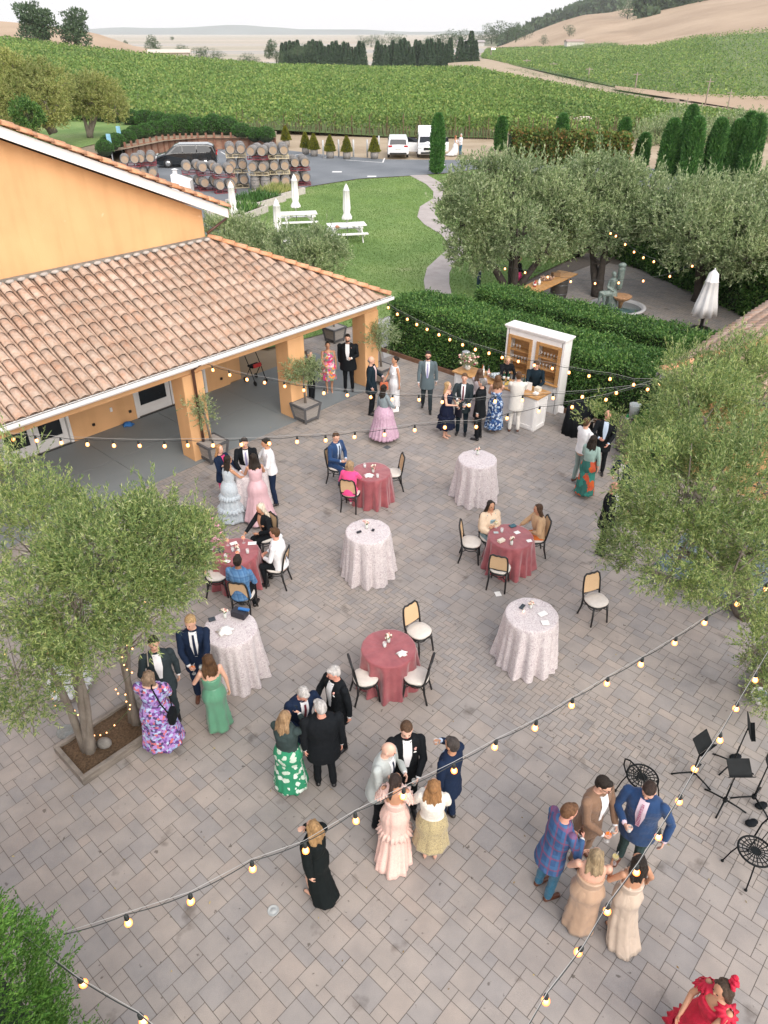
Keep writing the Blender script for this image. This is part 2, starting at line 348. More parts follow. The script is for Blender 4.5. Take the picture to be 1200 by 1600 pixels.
# individual short blades so the lawn has a nap
rng = np.random.default_rng(4)
def in_poly(x, y, poly):
    ins = np.zeros(len(x), bool); n = len(poly)
    for i in range(n):
        x0, y0 = poly[i][0], poly[i][1]; x1, y1 = poly[(i+1) % n][0], poly[(i+1) % n][1]
        if y0 == y1: continue
        c = ((y0 > y) != (y1 > y)) & (x < (x1-x0)*(y-y0)/(y1-y0)+x0); ins ^= c
    return ins
PL = [(640,275),(666,289),(677,300),(677,311),(656,324),(652,340),(663,352),(690,368),(700,382),(698,392),(684,404),(667,420),(662,440),(666,466)]
PR = [(708,470),(702,445),(702,428),(710,412),(724,397),(723,382),(715,367),(692,351),(679,336),(681,322),(697,308),(697,298),(688,286),(667,274)]
PATH = [P(*q) for q in PL+PR]
q = [P(*p) for p in LAWN]; xs = rng.uniform(-14, 22, 260000); ys = rng.uniform(25, 66, 260000)
k = in_poly(xs, ys, q) & ~in_poly(xs, ys, PATH); xs, ys = xs[k], ys[k]
A = np.stack([xs, ys, np.full(len(xs), .03)], 1); d = rng.normal(size=A.shape)*.5; d[:, 2] = 1
o = link('lawn_blades', np_mesh('lawn_blades', leaf_quads(A, d, rng.uniform(.04,.08,len(A)), .035, rng), leafmat('grass_blade', [(.11,.19,.05),(.17,.265,.085),(.235,.33,.115)], .2, .8, .3)))
tag(o, 'short green grass of the lawn around the picnic tables', 'grass', kind='stuff')
M_path = pm('path_concrete', (.33,.29,.27), .9, 0, 1.2, .3, 120, col2=(.43,.39,.37))
flat('path', M_path, PATH, .05)
# garden lawn behind the far retaining fence, raised 1 m
BANK = [(-60,262),(60,262),(150,256),(200,247),(258,235),(312,231),(432,230.5)]
m_bank = pm('bank_mulch', (.24,.19,.13), .95, .2, 2, .4, 20)
flat('bank', m_bank, [P(q_[0], q_[1]-15, 1.0) for q_ in BANK]+[P(432,205,1.0), P(300,190,1.0), P(200,178,1.0), P(-60,176,1.0)], 1.0)
flat('garden_lawn', M_lawn, [P(*q_, 1.05) for q_ in ((60,232),(120,232),(160,222),(178,212),(203,200),(215,192),(160,184),(60,180),(-40,180),(-60,230))], 1.05)
# painted parking marks
wl = pm('road_paint', (.72,.72,.70), .7, .1, 6)
def mark(a, c, w):
    a, c = P(*a), P(*c); d = (c-a).normalized(); n = Vector((-d.y, d.x, 0))*w/2
    return [a-n, a+n, c+n, c-n]
mb = MB()
for a, c, w in (((455,244),(480,238),.12),((505,247),(520,242),.12),((598,254),(601,247),.12),((694,259),(692,247),.12),((519,268.5),(534,268.5),.55),((574,275.5),(588,275.5),.5),((540,250),(598,254),.12),((345,237),(360,246),.12),((362,246),(398,243),.12),((385,236),(408,234),.12)):
    q = mark(a, c, w); mb.add([(p.x, p.y, .004) for p in q], [(0,1,2,3)])
mb.build('road_markings', wl, None, 'structure')
# ---------------------------------------------------------------- pavers
m, nt, b = newmat('pavers'); g = N(nt, 'NewGeometry'); co = coord(nt)
r = ramp(nt, [(0,(.285,.272,.264)),(.25,(.302,.284,.268)),(.45,(.328,.299,.273)),(.65,(.315,.290,.269)),(.85,(.342,.309,.279)),(1,(.333,.295,.265))]); nt.links.new(g.outputs['Random Per Island'], r.inputs[0])
def mulnoise(nt, src, co, scale, lo, hi, a=.35, c=.65, detail=6.0, dist=0.0):
    n = N(nt, 'TexNoise', i_Scale=scale, i_Detail=detail, i_Distortion=dist); nt.links.new(co, n.inputs['Vector'])
    r = ramp(nt, [(a, lo), (c, hi)]); nt.links.new(n.outputs['Fac'], r.inputs[0])
    x = N(nt, 'Mix', data_type='RGBA', blend_type='MULTIPLY'); x.inputs[0].default_value = 1; nt.links.new(src, x.inputs[6]); nt.links.new(r.outputs[0], x.inputs[7]); return x.outputs[2]
c_ = mulnoise(nt, r.outputs[0], co, 2.6, (.89,.885,.885), (1.07,1.05,1.03))
c_ = mulnoise(nt, c_, co, 1.7, (1,1,1), (.58,.56,.54), .64, .72)     # dark drink and oil stains
c_ = mulnoise(nt, c_, co, .35, (.88,.89,.91), (1.08,1.06,1.04))
c_ = mulnoise(nt, c_, co, 9.0, (1,1,1), (.52,.50,.48), .68, .73, 3.0)
c_ = mulnoise(nt, c_, co, 180, (.88,.88,.88), (1.08,1.08,1.08))
nt.links.new(c_, b.inputs['Base Color']); b.inputs['Roughness'].default_value = .8
n2 = N(nt, 'TexNoise', i_Scale=160.0, i_Detail=3.0); nt.links.new(co, n2.inputs[0]); bp = N(nt, 'Bump', i_Strength=.25, i_Distance=.01); nt.links.new(n2.outputs[0], bp.inputs['Height']); nt.links.new(bp.outputs[0], b.inputs['Normal']); M_pav = m
M_joint = pm('paver_joint_sand', (.14,.118,.10), .95, .25, 8)
L = .302; gap = .0035
def pave(name, s0, s1, t0, t1, bands, poly=None, brick_only=False):
    # tiles in the building frame: a along t, b along s
    Q = []
    def put(a0, b0, a1, b1):
        if a1 <= t0 or a0 >= t1 or b1 <= s0 or b0 >= s1: return
        a0, a1, b0, b1 = max(a0, t0), min(a1, t1), max(b0, s0), min(b1, s1)
        if a1-a0 < .02 or b1-b0 < .02: return
        Q.append((a0+gap, b0+gap, a1-gap, b1-gap))
    def clipb(a0, b0, a1, b1):      # ashlar outside the bands
        segs = [(b0, b1)]
        for u, v in bands:
            ns = []
            for x, y in segs:
                if y <= u or x >= v: ns.append((x, y))
                else:
                    if x < u: ns.append((x, u))
                    if y > v: ns.append((v, y))
            segs = ns
        for x, y in segs: put(a0, x, a1, y)
    if not brick_only:
        R = int(max(abs(s0), abs(s1), abs(t0), abs(t1))/L)*2+8
        for i in range(-R, R):
            for j in range(-R, R):
                a = (i-.5*j)*L; c = (.5*i+1.5*j)*L
                if a < t0-1 or a > t1+1 or c < s0-1 or c > s1+1: continue
                clipb(a, c, a+L, c+L); clipb(a, c+L, a+L, c+1.5*L); clipb(a+L, c, a+1.5*L, c+.5*L)
    for u, v in (bands if not brick_only else [(s0, s1)]):
        k = .105 if not brick_only else .12; nx = int((t1-t0)/k)+3; ny = int((v-u)/k)+3
        for x in range(-2, nx):
            for y in range(-2, ny):
                e = (x-y) % 4; a, c = t0+x*k, u+y*k
                if e == 0: a1, c1 = a+2*k, c+k
                elif e == 3: a1, c1 = a+k, c+2*k
                else: continue
                put(a, max(c, u), a1, min(c1, v)) if min(c1, v) > max(c, u) else None
    A = np.array(Q)
    def wp(a, c, z): return np.stack([BO.x+c*BU[0]+a*BV[0], BO.y+c*BU[1]+a*BV[1], np.broadcast_to(z, a.shape)], -1)
    if poly is not None:
        cx = wp((A[:, 0]+A[:, 2])/2, (A[:, 1]+A[:, 3])/2, 0.0); A = A[in_poly(cx[:, 0], cx[:, 1], poly)]
    n = len(A); rr = np.random.default_rng(9); z = rr.normal(size=n)*.0008
    dz = rr.normal(size=(n, 4))*.0005
    c4 = [wp(A[:, 0], A[:, 1], z), wp(A[:, 2], A[:, 1], z), wp(A[:, 2], A[:, 3], z), wp(A[:, 0], A[:, 3], z)]
    V = np.stack(c4, 1); V[:, :, 2] += dz
    return link(name, np_mesh(name, V, M_pav), None, 'structure')
COURT = [W(-19,.2), W(5.9,.2), W(5.9,14), W(-19,16)]
pave('patio', -19, 5.75, .2, 21, [(-5.05,-3.75)])
flat('patio_bed', M_joint, [W(-20,.15), W(7,.15), W(7,21.5), W(-20,21.5)], -.009)
pave('patio', 3.9, 9.5, -7.5, .2, [])       # paved court behind the colonnade
flat('patio_bed', M_joint, [W(3.85,-7.6), W(9.5,-7.6), W(9.5,.15), W(3.85,.15)], -.009)
# side court beyond the hedge
SIDE = [P(*q_) for q_ in ((745,478),(800,452),(850,425),(905,399),(960,385),(1010,400),(1080,440),(1160,490),(1160,560),(900,560))]
pave('side_patio', 8, 22, -2, 22, [], SIDE, True); flat('patio_bed', M_joint, SIDE, -.012)
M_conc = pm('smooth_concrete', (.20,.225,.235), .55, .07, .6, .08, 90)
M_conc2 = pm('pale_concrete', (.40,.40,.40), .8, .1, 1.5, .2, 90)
# porch slab with saw joints
mb = MB(); sj = [-12.5,-9.6,-7.3,-4.9,-2.5,-.1,2.3,4.0]
for i in range(len(sj)-1):
    for a, c in ((-3.4,-1.6),(-1.6,.2)):
        q = [W(sj[i]+.006, a+.006), W(sj[i+1]-.006, a+.006), W(sj[i+1]-.006, c-.006), W(sj[i]+.006, c-.006)]
        mb.prism([(p.x, p.y) for p in reversed(q)], -.02, .012)
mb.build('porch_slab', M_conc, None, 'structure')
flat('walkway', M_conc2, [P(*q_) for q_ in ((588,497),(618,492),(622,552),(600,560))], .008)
# ================================================================ BUILDINGS
def stucco(name, col):
    m, nt, b = newmat(name); co = coord(nt); rgb = N(nt, 'RGB'); rgb.outputs[0].default_value = (*col, 1)
    c = mulnoise(nt, rgb.outputs[0], co, .9, (.93,.92,.90), (1.04,1.04,1.03)); c = mulnoise(nt, c, co, 7, (1,1,1), (1.12,1.25,1.5), .70, .76, 8, .5); c = mulnoise(nt, c, coord(nt, 'Object', (2.2,2.2,.22)), 1.6, (.97,.96,.94), (1.02,1.02,1.02), .36, .52, 8); c = mulnoise(nt, c, coord(nt, 'Object', (9,9,.5)), 1.0, (1,1,1), (.93,.92,.90), .66, .76, 6)
    nt.links.new(c, b.inputs['Base Color']); b.inputs['Roughness'].default_value = .92
    n = N(nt, 'TexNoise', i_Scale=30.0, i_Detail=6.0, i_Roughness=.7); nt.links.new(co, n.inputs[0]); bp = N(nt, 'Bump', i_Strength=.35, i_Distance=.02); nt.links.new(n.outputs[0], bp.inputs['Height']); nt.links.new(bp.outputs[0], b.inputs['Normal'])
    return m
M_st = stucco('orange_stucco', (.68,.395,.195)); M_wt = pm('white_trim', (.74,.73,.72), .55, .05, 2)
def tilemat(name, cols, lichen):
    m, nt, b = newmat(name); g = N(nt, 'NewGeometry'); co = coord(nt)
    r = ramp(nt, [(i/(len(cols)-1), c) for i, c in enumerate(cols)]); nt.links.new(g.outputs['Random Per Island'], r.inputs[0])
    n = N(nt, 'TexNoise', i_Scale=3.0, i_Detail=10.0, i_Roughness=.75); nt.links.new(co, n.inputs[0])
    mk = ramp(nt, [(.36,(0,0,0)),(.56,(1,1,1))]); nt.links.new(n.outputs[0], mk.inputs[0])
    x = N(nt, 'Mix', data_type='RGBA'); x.inputs[7].default_value = (*lichen, 1); nt.links.new(mk.outputs[0], x.inputs[0]); nt.links.new(r.outputs[0], x.inputs[6])
    c = mulnoise(nt, x.outputs[2], co, 14, (.84,.83,.81), (1.09,1.08,1.07), .35, .65, 8); c = mulnoise(nt, c, co, .6, (.85,.83,.8), (1.12,1.12,1.12)); c = mulnoise(nt, c, co, 5, (1,1,1), (1.25,.85,.3), .74, .8)
    nt.links.new(c, b.inputs['Base Color']); b.inputs['Roughness'].default_value = .95
    n = N(nt, 'TexNoise', i_Scale=60.0, i_Detail=5.0); nt.links.new(co, n.inputs[0]); bp = N(nt, 'Bump', i_Strength=.5, i_Distance=.02); nt.links.new(n.outputs[0], bp.inputs['Height']); nt.links.new(bp.outputs[0], b.inputs['Normal'])
    return m
M_tile = tilemat('weathered_clay_tile', [(.42,.245,.165),(.46,.28,.195),(.42,.275,.205),(.48,.295,.205),(.43,.25,.17)], (.46,.36,.295))
M_tile2 = tilemat('fresh_clay_tile', [(.56,.22,.09),(.62,.27,.12),(.55,.24,.11)], (.60,.34,.21))
M_pan = pm('tile_channels', (.40,.28,.21), .95, .3, 6)
def barrel(mb, a, c, r0, r1, lift=0.0, n=7, th=.014, wob=0.0):
    # one half-round clay tile from a (upper end) to c (lower end)
    a, c = Vector(a), Vector(c); d = (c-a).normalized(); x = d.cross(Vector((0,0,1))).normalized(); up = x.cross(d)
    up = up if up.z > 0 else -up; vs = []
    for p, r in ((a, r0), (c, r1)):
        for rr in (r, r-th):
            for k in range(n):
                q = PI*(.02+.96*k/(n-1)); vs.append(p+x*math.cos(q)*rr+up*(math.sin(q)*rr*.8+lift*(p is c)))
    fs = []
    for k in range(n-1):
        fs += [(k, k+1, 2*n+k+1, 2*n+k)]
        fs += [(2*n+k, 2*n+k+1, 3*n+k+1, 3*n+k)]
        fs += [(k, n+k, n+k+1, k+1)]
    fs += [(0, 2*n, 3*n, n), (n-1, 2*n-1, 4*n-1, 3*n-1)]
    mb.add(vs, fs, True)
def tile_roof(name, p_eave, p_top, parent, sp=.283, ex=.40, mat=None, rw=.112):
    # p_eave(u) and p_top(u): 3-D ends of the tile column at distance u along the eave
    rg = random.Random(hash(name) % 1000 if False else 21); mb = MB(); u = 0
    cols = []
    for u in p_eave['u']:
        a, c = p_top['f'](u), p_eave['f'](u); Ln = (a-c).length
        if Ln < .25: continue
        d = (c-a).normalized(); k = max(1, round(Ln/ex)); e = Ln/k
        for i in range(k):
            j = Vector((rg.uniform(-.008,.008), rg.uniform(-.008,.008), rg.uniform(0,.012)))
            q0 = a+d*(e*i)+j; q1 = a+d*(e*(i+1)+.05)+j; barrel(mb, q0, q1, rw*.85, rw*1.02, .012)
        cols.append((a, c))
    return mb.build(name, mat or M_tile, parent), cols
bld = thing('winery_building', 'orange stucco winery building with white gable trim and clay tiled porch roof', 'building', W(0,-3.35,0), AB)
BM = bld.matrix_world.copy(); BMi = (Matrix.Translation(W(0,-3.35,0)) @ Matrix.Rotation(AB, 4, 'Z')).inverted()
def BL(s, t, z): return Vector((s, -(t+3.35), z))      # building local: x along s, y away from the court (into the building)
def bpart(mb, name, m, parent=None, bevel=0): return mb.build(name, m, parent or bld, bevel=bevel)
sl = .434; zr = lambda s: 5.62-sl*s
# gable wall: one pentagon slab, extruded back
mb = MB(); ps = [(-30,4.0),(0.03,4.0),(0.03,zr(0.03)-.28),(-8.5,zr(-8.5)-.28),(-30,4.0+1.5)]
f = [BL(s,-3.35,z) for s,z in ps]; k_ = [BL(s,-16,z) for s,z in ps]; n = len(ps)
mb.add(f+k_, [tuple(range(n)), tuple(range(2*n-1,n-1,-1))]+[(i,n+i,n+(i+1)%n,(i+1)%n) for i in range(n)]); bpart(mb, 'upper_wall', M_st)
mb = MB()
def lbox(mb, s0, s1, t0, t1, z0, z1):
    a, c = BL(s0,t1,z0), BL(s1,t0,z1); mb.box((a+c)/2, (abs(c.x-a.x), abs(c.y-a.y), abs(c.z-a.z)))
DOORS = [(-7.05,-5.1),(-3.12,-.62)]
xs = -30
for a, c in DOORS: lbox(mb, xs, a, -3.55, -3.35, 0, 4.0); lbox(mb, a, c, -3.55, -3.35, 2.15, 4.0); xs = c
lbox(mb, xs, .28, -3.55, -3.35, 0, 4.0); lbox(mb, .08, .28, -16, -3.55, 0, 4.0); bpart(mb, 'lower_wall', M_st)
# main roof: white rake board, row of clay rake tiles, roof slab behind
mb = MB()
a, c = BL(.62,-2.93,zr(.62)-.02), BL(-8.6,-2.93,zr(-8.6)-.02)
mb.hexa([a, a+Vector((0,.06,0)), a+Vector((0,.06,-.24)), a+Vector((0,0,-.24))], [c, c+Vector((0,.06,0)), c+Vector((0,.06,-.24)), c+Vector((0,0,-.24))])
a, c = BL(.62,-3.0,zr(.62)-.2), BL(-8.6,-3.0,zr(-8.6)-.2)
mb.hexa([a, a+Vector((0,.4,0)), a+Vector((0,.4,-.03)), a+Vector((0,0,-.03))], [c, c+Vector((0,.4,0)), c+Vector((0,.4,-.03)), c+Vector((0,0,-.03))])
bpart(mb, 'rake_board', M_wt)
mb = MB(); a, c = BL(.7,-3.0,zr(.7)-.03), BL(-8.6,-3.0,zr(-8.6)-.03); B_ = Vector((0,14,0)); t_ = Vector((0,0,-.12))
mb.hexa([a, a+B_, a+B_+t_, a+t_], [c, c+B_, c+B_+t_, c+t_]); roof = bpart(mb, 'roof', M_pan)
mb = MB(); rg = random.Random(2)
for i in range(30):
    s = .66-i*.36
    for tt, dz, rr in ((-2.95,0,.125),(-3.16,.05,.11),(-3.45,.03,.11)):
        barrel(mb, BL(s-.42,tt,zr(s-.42)+dz), BL(s,tt,zr(s)+dz+.01), rr*.84, rr, .02, 9)
bpart(mb, 'rake_tiles', M_tile2, roof)
mb = MB(); mb.tube([BL(.72,-3.2,5.02),BL(.06,-3.26,4.72)], .035, 8); bpart(mb, 'downpipe', pm('brown_metal', (.11,.05,.035), .4, .2))
# porch roof
ZE, TE, ZW, TW, SE = 2.86, .42, 4.55, -3.32, 3.66
pe = dict(u=[-12.4+.283*i for i in range(59) if -12.4+.283*i < SE-.12], f=lambda u: BL(u, TE, ZE))
def ptop(u):
    t = TW if u <= .1 else TW+(u-.1)*(TE-TW)/(SE-.1); k = (t-TE)/(TW-TE); return BL(u, t, ZE+(ZW-ZE)*k)
pr, cols = tile_roof('porch_roof', pe, dict(f=ptop), bld)
mb = MB(); mb.add([BL(-12.6,TE,ZE-.0), BL(SE,TE,ZE-.0), BL(.1,TW,ZW), BL(-12.6,TW,ZW)], [(0,1,2,3)])
for (a, c) in cols:     # channel tiles between the barrels
    x = Vector((.1415,0,0)); barrel(mb, a+x+Vector((0,0,.012)), c+x+Vector((0,0,.012)), .04, .04, 0, 3)
bpart(mb, 'tile_channels', M_pan, pr)
mb = MB(); e0 = lambda t: BL(SE, t, ZE)
for i in range(14):
    t = TE-.1-i*.28; k = min(1, (TE-t)/(TE-TW)); a = BL(SE-(SE-.1)*k, t, ZE+(ZW-ZE)*k); c = BL(SE, t, ZE); Ln = (a-c).length; m_ = max(1, round(Ln/.4)); d = (c-a).normalized()
    for j in range(m_): barrel(mb, a+d*Ln/m_*j, a+d*(Ln/m_*(j+1)+.05), .088, .108, .02)
bpart(mb, 'end_tiles', M_tile, pr)
mb = MB(); mb.add([BL(SE,TE,ZE-.01), BL(SE,-4,ZE-.01), BL(.1,-4,ZW-.01), BL(.1,TW,ZW-.01)], [(0,1,2,3)])
mb.add([BL(SE,TE,ZE-.08), BL(SE,-7.5,ZE-.08), BL(.3,-7.5,ZE-.08), BL(.3,-3.3,ZE-.08), BL(-12.6,-3.3,ZE-.08), BL(-12.6,TE,ZE-.08)], [(0,1,2,3,4,5)]); bpart(mb, 'soffit', M_wt, pr)
mb = MB(); a, c = BL(.1,TW,ZW+.05), BL(SE+.03,TE+.02,ZE+.05); d = (c-a); Ln = d.length; d.normalize(); m_ = 15
for j in range(m_): barrel(mb, a+d*Ln/m_*j, a+d*(Ln/m_*(j+1)+.04), .11, .13, .02, 9)
bpart(mb, 'hip_tiles', M_tile2, pr)
mb = MB(); lbox(mb, -12.6, .06, -3.33, -3.2, ZW-.02, ZW+.07); bpart(mb, 'flashing', pm('lead_flashing', (.20,.19,.17), .8, .3, 5), pr)
mb = MB()
for i in range(44): mb.ball(BL(-12.2+i*.283,-3.17,ZW+.02), (.12,.07,.05), 6, 4)
bpart(mb, 'mortar', pm('mortar', (.42,.39,.36), .95, .2, 9), pr)
mb = MB(); lbox(mb, -12.6, SE+.02, TE-.02, TE+.02, ZE-.17, ZE-.04); lbox(mb, SE, SE+.04, -7.5, TE-.021, ZE-.17, ZE-.04); bpart(mb, 'fascia', M_wt)
mb = MB()
for (s0, s1, t0, t1) in ((-12.6, SE+.14, TE+.025, TE+.035), (-12.6, SE+.14, TE+.125, TE+.135)): lbox(mb, s0, s1, t0, t1, ZE-.09, ZE-.0)
bpart(mb, 'gutter', M_wt)
mb = MB(); lbox(mb, -12.6, SE+.14, TE+.036, TE+.124, ZE-.085, ZE-.02); bpart(mb, 'gutter_debris', pm('gutter_debris', (.10,.10,.095), .9, .6, 9, .8, 30, col2=(.26,.25,.23)))
# columns and beam
mb = MB(); lbox(mb, -12.6, 3.61, -.52, .02, 2.38, ZE-.09); bpart(mb, 'beam', M_st, bevel=.015)
mb = MB(); lbox(mb, 3.08, 3.60, -7.3, -.53, 2.38, ZE-.09); bpart(mb, 'beam', M_st, bevel=.015)
for s0, t0 in ((-11.2,-.5),(-3.49,-.5),(-.03,-.53),(3.06,-.53),(3.06,-7.0)):
    mb = MB(); lbox(mb, s0, s0+.6, t0, t0+.56, 0, 2.379); bpart(mb, 'column', M_st, bevel=.02)
mb = MB(); lbox(mb, .3, .8, -3.9, -3.45, 0, 2.7); bpart(mb, 'column', M_st, bevel=.02)
mb = MB(); mb.tube([BL(-3.2,TE+.08,ZE-.09), BL(-3.2,.12,2.5), BL(-3.2,.12,.05)], .04, 8); bpart(mb, 'downpipe', pm('brown_metal', (.11,.05,.035), .4, .2))
# glazed double doors with white frames
M_dk = pm('door_glass', (.012,.016,.02), .08, .1); M_blk = pm('black_fitting', (.01,.01,.01), .4)
for a, c in DOORS:
    w = (c-a)/2
    mb = MB(); lbox(mb, a, a+.07, -3.5, -3.32, 0, 2.15); lbox(mb, c-.07, c, -3.5, -3.32, 0, 2.15); lbox(mb, a+.07, c-.07, -3.5, -3.32, 2.08, 2.15); df = bpart(mb, 'door_frame', M_wt)
    for k in range(2):
        s0 = a+.08+k*(w-.07); s1 = s0+w-.1; mb = MB()
        lbox(mb, s0, s0+.13, -3.46, -3.4, .02, 2.06); lbox(mb, s1-.13, s1, -3.46, -3.4, .02, 2.06); lbox(mb, s0+.13, s1-.13, -3.46, -3.4, .02, .33); lbox(mb, s0+.13, s1-.13, -3.46, -3.4, 1.92, 2.06); d_ = bpart(mb, 'door', M_wt, bevel=.006)
        mb = MB(); lbox(mb, s0+.131, s1-.131, -3.44, -3.42, .331, 1.919); bpart(mb, 'glass', M_dk, d_)
        mb = MB(); hx = s1-.065 if k == 0 else s0+.065; mb.lathe([(.03,0),(.035,.03),(.02,.06)], BL(hx,-3.39,.95), 8, M=Matrix.Rotation(PI/2,3,'X')); bpart(mb, 'door_knob', M_blk, d_)
    mb = MB(); lbox(mb, a, c, -3.34, -3.3, .0, .03); bpart(mb, 'threshold', M_blk)
mb = MB(); lbox(mb, -3.9,-3.83,-3.345,-3.32,.5,.62); bpart(mb, 'outlet', M_wt)
for s_ in (-4.5,-3.35,-.1): mb = MB(); lbox(mb, s_, s_+.07,-3.345,-3.3,.28,.35); bpart(mb, 'hose_tap', M_blk)
# right-hand building: hip roof corner
rb = thing('tiled_outbuilding', 'low outbuilding at the right edge with a weathered clay tile hip roof', 'building', W(3.7,9.1,0), AB)
def RL(s, t, z): return Vector((s-3.7, -(t-9.1), z))
Z2 = 2.86
mb = MB(); rg = random.Random(8)
for i in range(52):
    s = 3.85+i*.283; k = min(3.4, (s-3.7)) if s < 10 else 3.4; c = RL(s, 9.1, Z2); a = RL(s, 9.1+k, Z2+.42*k); Ln = (a-c).length
    if Ln < .2: continue
    m_ = max(1, round(Ln/.4)); d = (c-a).normalized()
    for j in range(m_): barrel(mb, a+d*Ln/m_*j+Vector((rg.uniform(-.02,.02),0,0)), a+d*(Ln/m_*(j+1)+.05), .088, .11, .022)
for i in range(12):
    t = 9.25+i*.283; k = t-9.1; k = min(k, 3.4); a = RL(3.7+k, t, Z2+.42*k); c = RL(3.7, t, Z2); Ln = (a-c).length; m_ = max(1, round(Ln/.4)); d = (c-a).normalized()
    for j in range(m_): barrel(mb, a+d*Ln/m_*j, a+d*(Ln/m_*(j+1)+.05), .088, .11, .022)
rr = mb.build('roof', M_tile, rb)
mb = MB(); mb.add([RL(3.7,9.1,Z2-.005), RL(18.6,9.1,Z2-.005), RL(18.6,12.5,Z2+1.42), RL(7.1,12.5,Z2+1.42)], [(0,1,2,3)]); mb.add([RL(3.7,9.1,Z2-.005), RL(7.1,12.5,Z2+1.42), RL(3.7,12.5,Z2-.005)], [(0,1,2)])
mb.build('tile_channels', M_pan, rr)
mb = MB(); a, c = RL(7.1,12.5,Z2+1.47), RL(3.68,9.08,Z2+.04); d = (c-a); Ln = d.length; d.normalize()
for j in range(13): barrel(mb, a+d*Ln/13*j, a+d*(Ln/13*(j+1)+.04), .11, .13, .02, 9)
mb.build('hip_tiles', M_tile2, rr)
mb = MB()
for (s0, s1, t0, t1) in ((3.55,18.6,8.98,8.99),(3.55,18.6,9.08,9.09),(3.55,3.56,9.09,12.5),(3.65,3.66,9.09,12.5)):
    a, c = RL(s0,t1,Z2-.1), RL(s1,t0,Z2-.01); mb.box((a+c)/2, (c.x-a.x, c.y-a.y, .09))
mb.build('gutter', pm('gutter_metal', (.17,.175,.18)), rb)
mb = MB(); a, c = RL(4.6,16,0), RL(18.6,9.8,Z2-.12); mb.box((a+c)/2, (abs(c.x-a.x), abs(c.y-a.y), Z2-.12)); mb.build('wall', M_st, rb)
# ---------------------------------------------------------------- planter beds set in the paving
M_timber = pm('weathered_timber', (.20,.175,.15), .9, .3, 4, .4, 40, sc=(1,1,5)); M_mulch = pm('bark_mulch', (.045,.026,.014), 1, .5, 30, 1.0, 60, col2=(.14,.09,.05))
def bed(label, s0, s1, t0, t1, h=.16, w=.07, fill=M_mulch, cat='planter'):
    t = thing('planter_bed', label, cat, W((s0+s1)/2, (t0+t1)/2, 0), AB); x, y = (s1-s0)/2, (t1-t0)/2; mb = MB()
    mb.box((0,-y+w/2,h/2), (2*x,w,h)); mb.box((0,y-w/2,h/2), (2*x,w,h)); mb.box((-x+w/2,0,h/2), (w,2*y-2*w-.002,h)); mb.box((x-w/2,0,h/2), (w,2*y-2*w-.002,h)); mb.build('edging', M_timber, t, bevel=.008)
    mb = MB(); nx, ny = 14, 14; rg = random.Random(4); vs = [(-x+w+(2*x-2*w)*i/nx, -y+w+(2*y-2*w)*j/ny, h*.62+rg.uniform(-.012,.02)) for j in range(ny+1) for i in range(nx+1)]
    mb.add(vs, [(j*(nx+1)+i, j*(nx+1)+i+1, (j+1)*(nx+1)+i+1, (j+1)*(nx+1)+i) for j in range(ny) for i in range(nx)], True); mb.build('soil', fill, t); return t
bed('square timber edged bed of bark mulch round the leaning olive trunks', -10.5, -9.1, 6.2, 7.1)
bed('timber edged bed of blue grey gravel under the right olive tree', .1, 2.9, 10.95, 13.6, fill=cellmat('blue_gravel', [(.05,.08,.10),(.09,.13,.15),(.16,.20,.22),(.03,.05,.06)], 45, .7))
bed('mulched corner bed with a white striped pot at the right edge of the patio', -1.95, -.6, 13.7, 16)
bed('small square tree bed beside the bronze fountain', 14.1, 15.2, -2.1, -1.0, fill=M_mulch)
# timber edging along the hedge
t = thing('hedge_edging', 'low reddish timber board edging the soil in front of the tall hedge', 'edging', W(5.72,2.5,0), AB)
mb = MB(); mb.box((0,0,.07), (.05,9.2,.14)); mb.build('board', pm('red_timber', (.17,.09,.055), .85, .3, 4), t); 
flat('bed_soil', pm('dark_soil', (.035,.027,.02), 1, .3, 10, .5), [W(5.75,-1.9), W(6.6,-1.9), W(6.6,9), W(5.75,9)], .03)
# ================================================================ HEDGES, SHRUBS, TREES
M_hedge = leafmat('hedge_leaf', [(.03,.09,.022),(.055,.14,.035),(.085,.19,.05),(.13,.25,.065),(.20,.31,.09)], .25, .45, .8)
M_box = leafmat('boxwood_leaf', [(.03,.09,.02),(.05,.13,.03),(.08,.18,.045)], .15, .5)
M_oli = leafmat('olive_leaf', [(.09,.16,.065),(.15,.235,.09),(.22,.31,.115),(.30,.39,.14),(.40,.46,.18),(.52,.56,.33)], .38, .5, .9)
M_oli2 = leafmat('silver_olive_leaf', [(.12,.185,.085),(.19,.27,.125),(.28,.355,.18),(.38,.445,.25),(.50,.55,.38)], .35, .5, .5)
M_cyp = leafmat('cypress_leaf', [(.03,.11,.03),(.055,.16,.04),(.085,.21,.055),(.12,.26,.07)], .15, .6)
M_core = pm('dark_twigs', (.02,.035,.014), 1); M_bark = pm('olive_bark', (.15,.125,.10), .95, 0, 6, .9, 22, col2=(.27,.24,.205), sc=(1,1,.35)); M_bark2 = pm('dark_bark', (.06,.05,.042), .95, .3, 5, .8, 15)
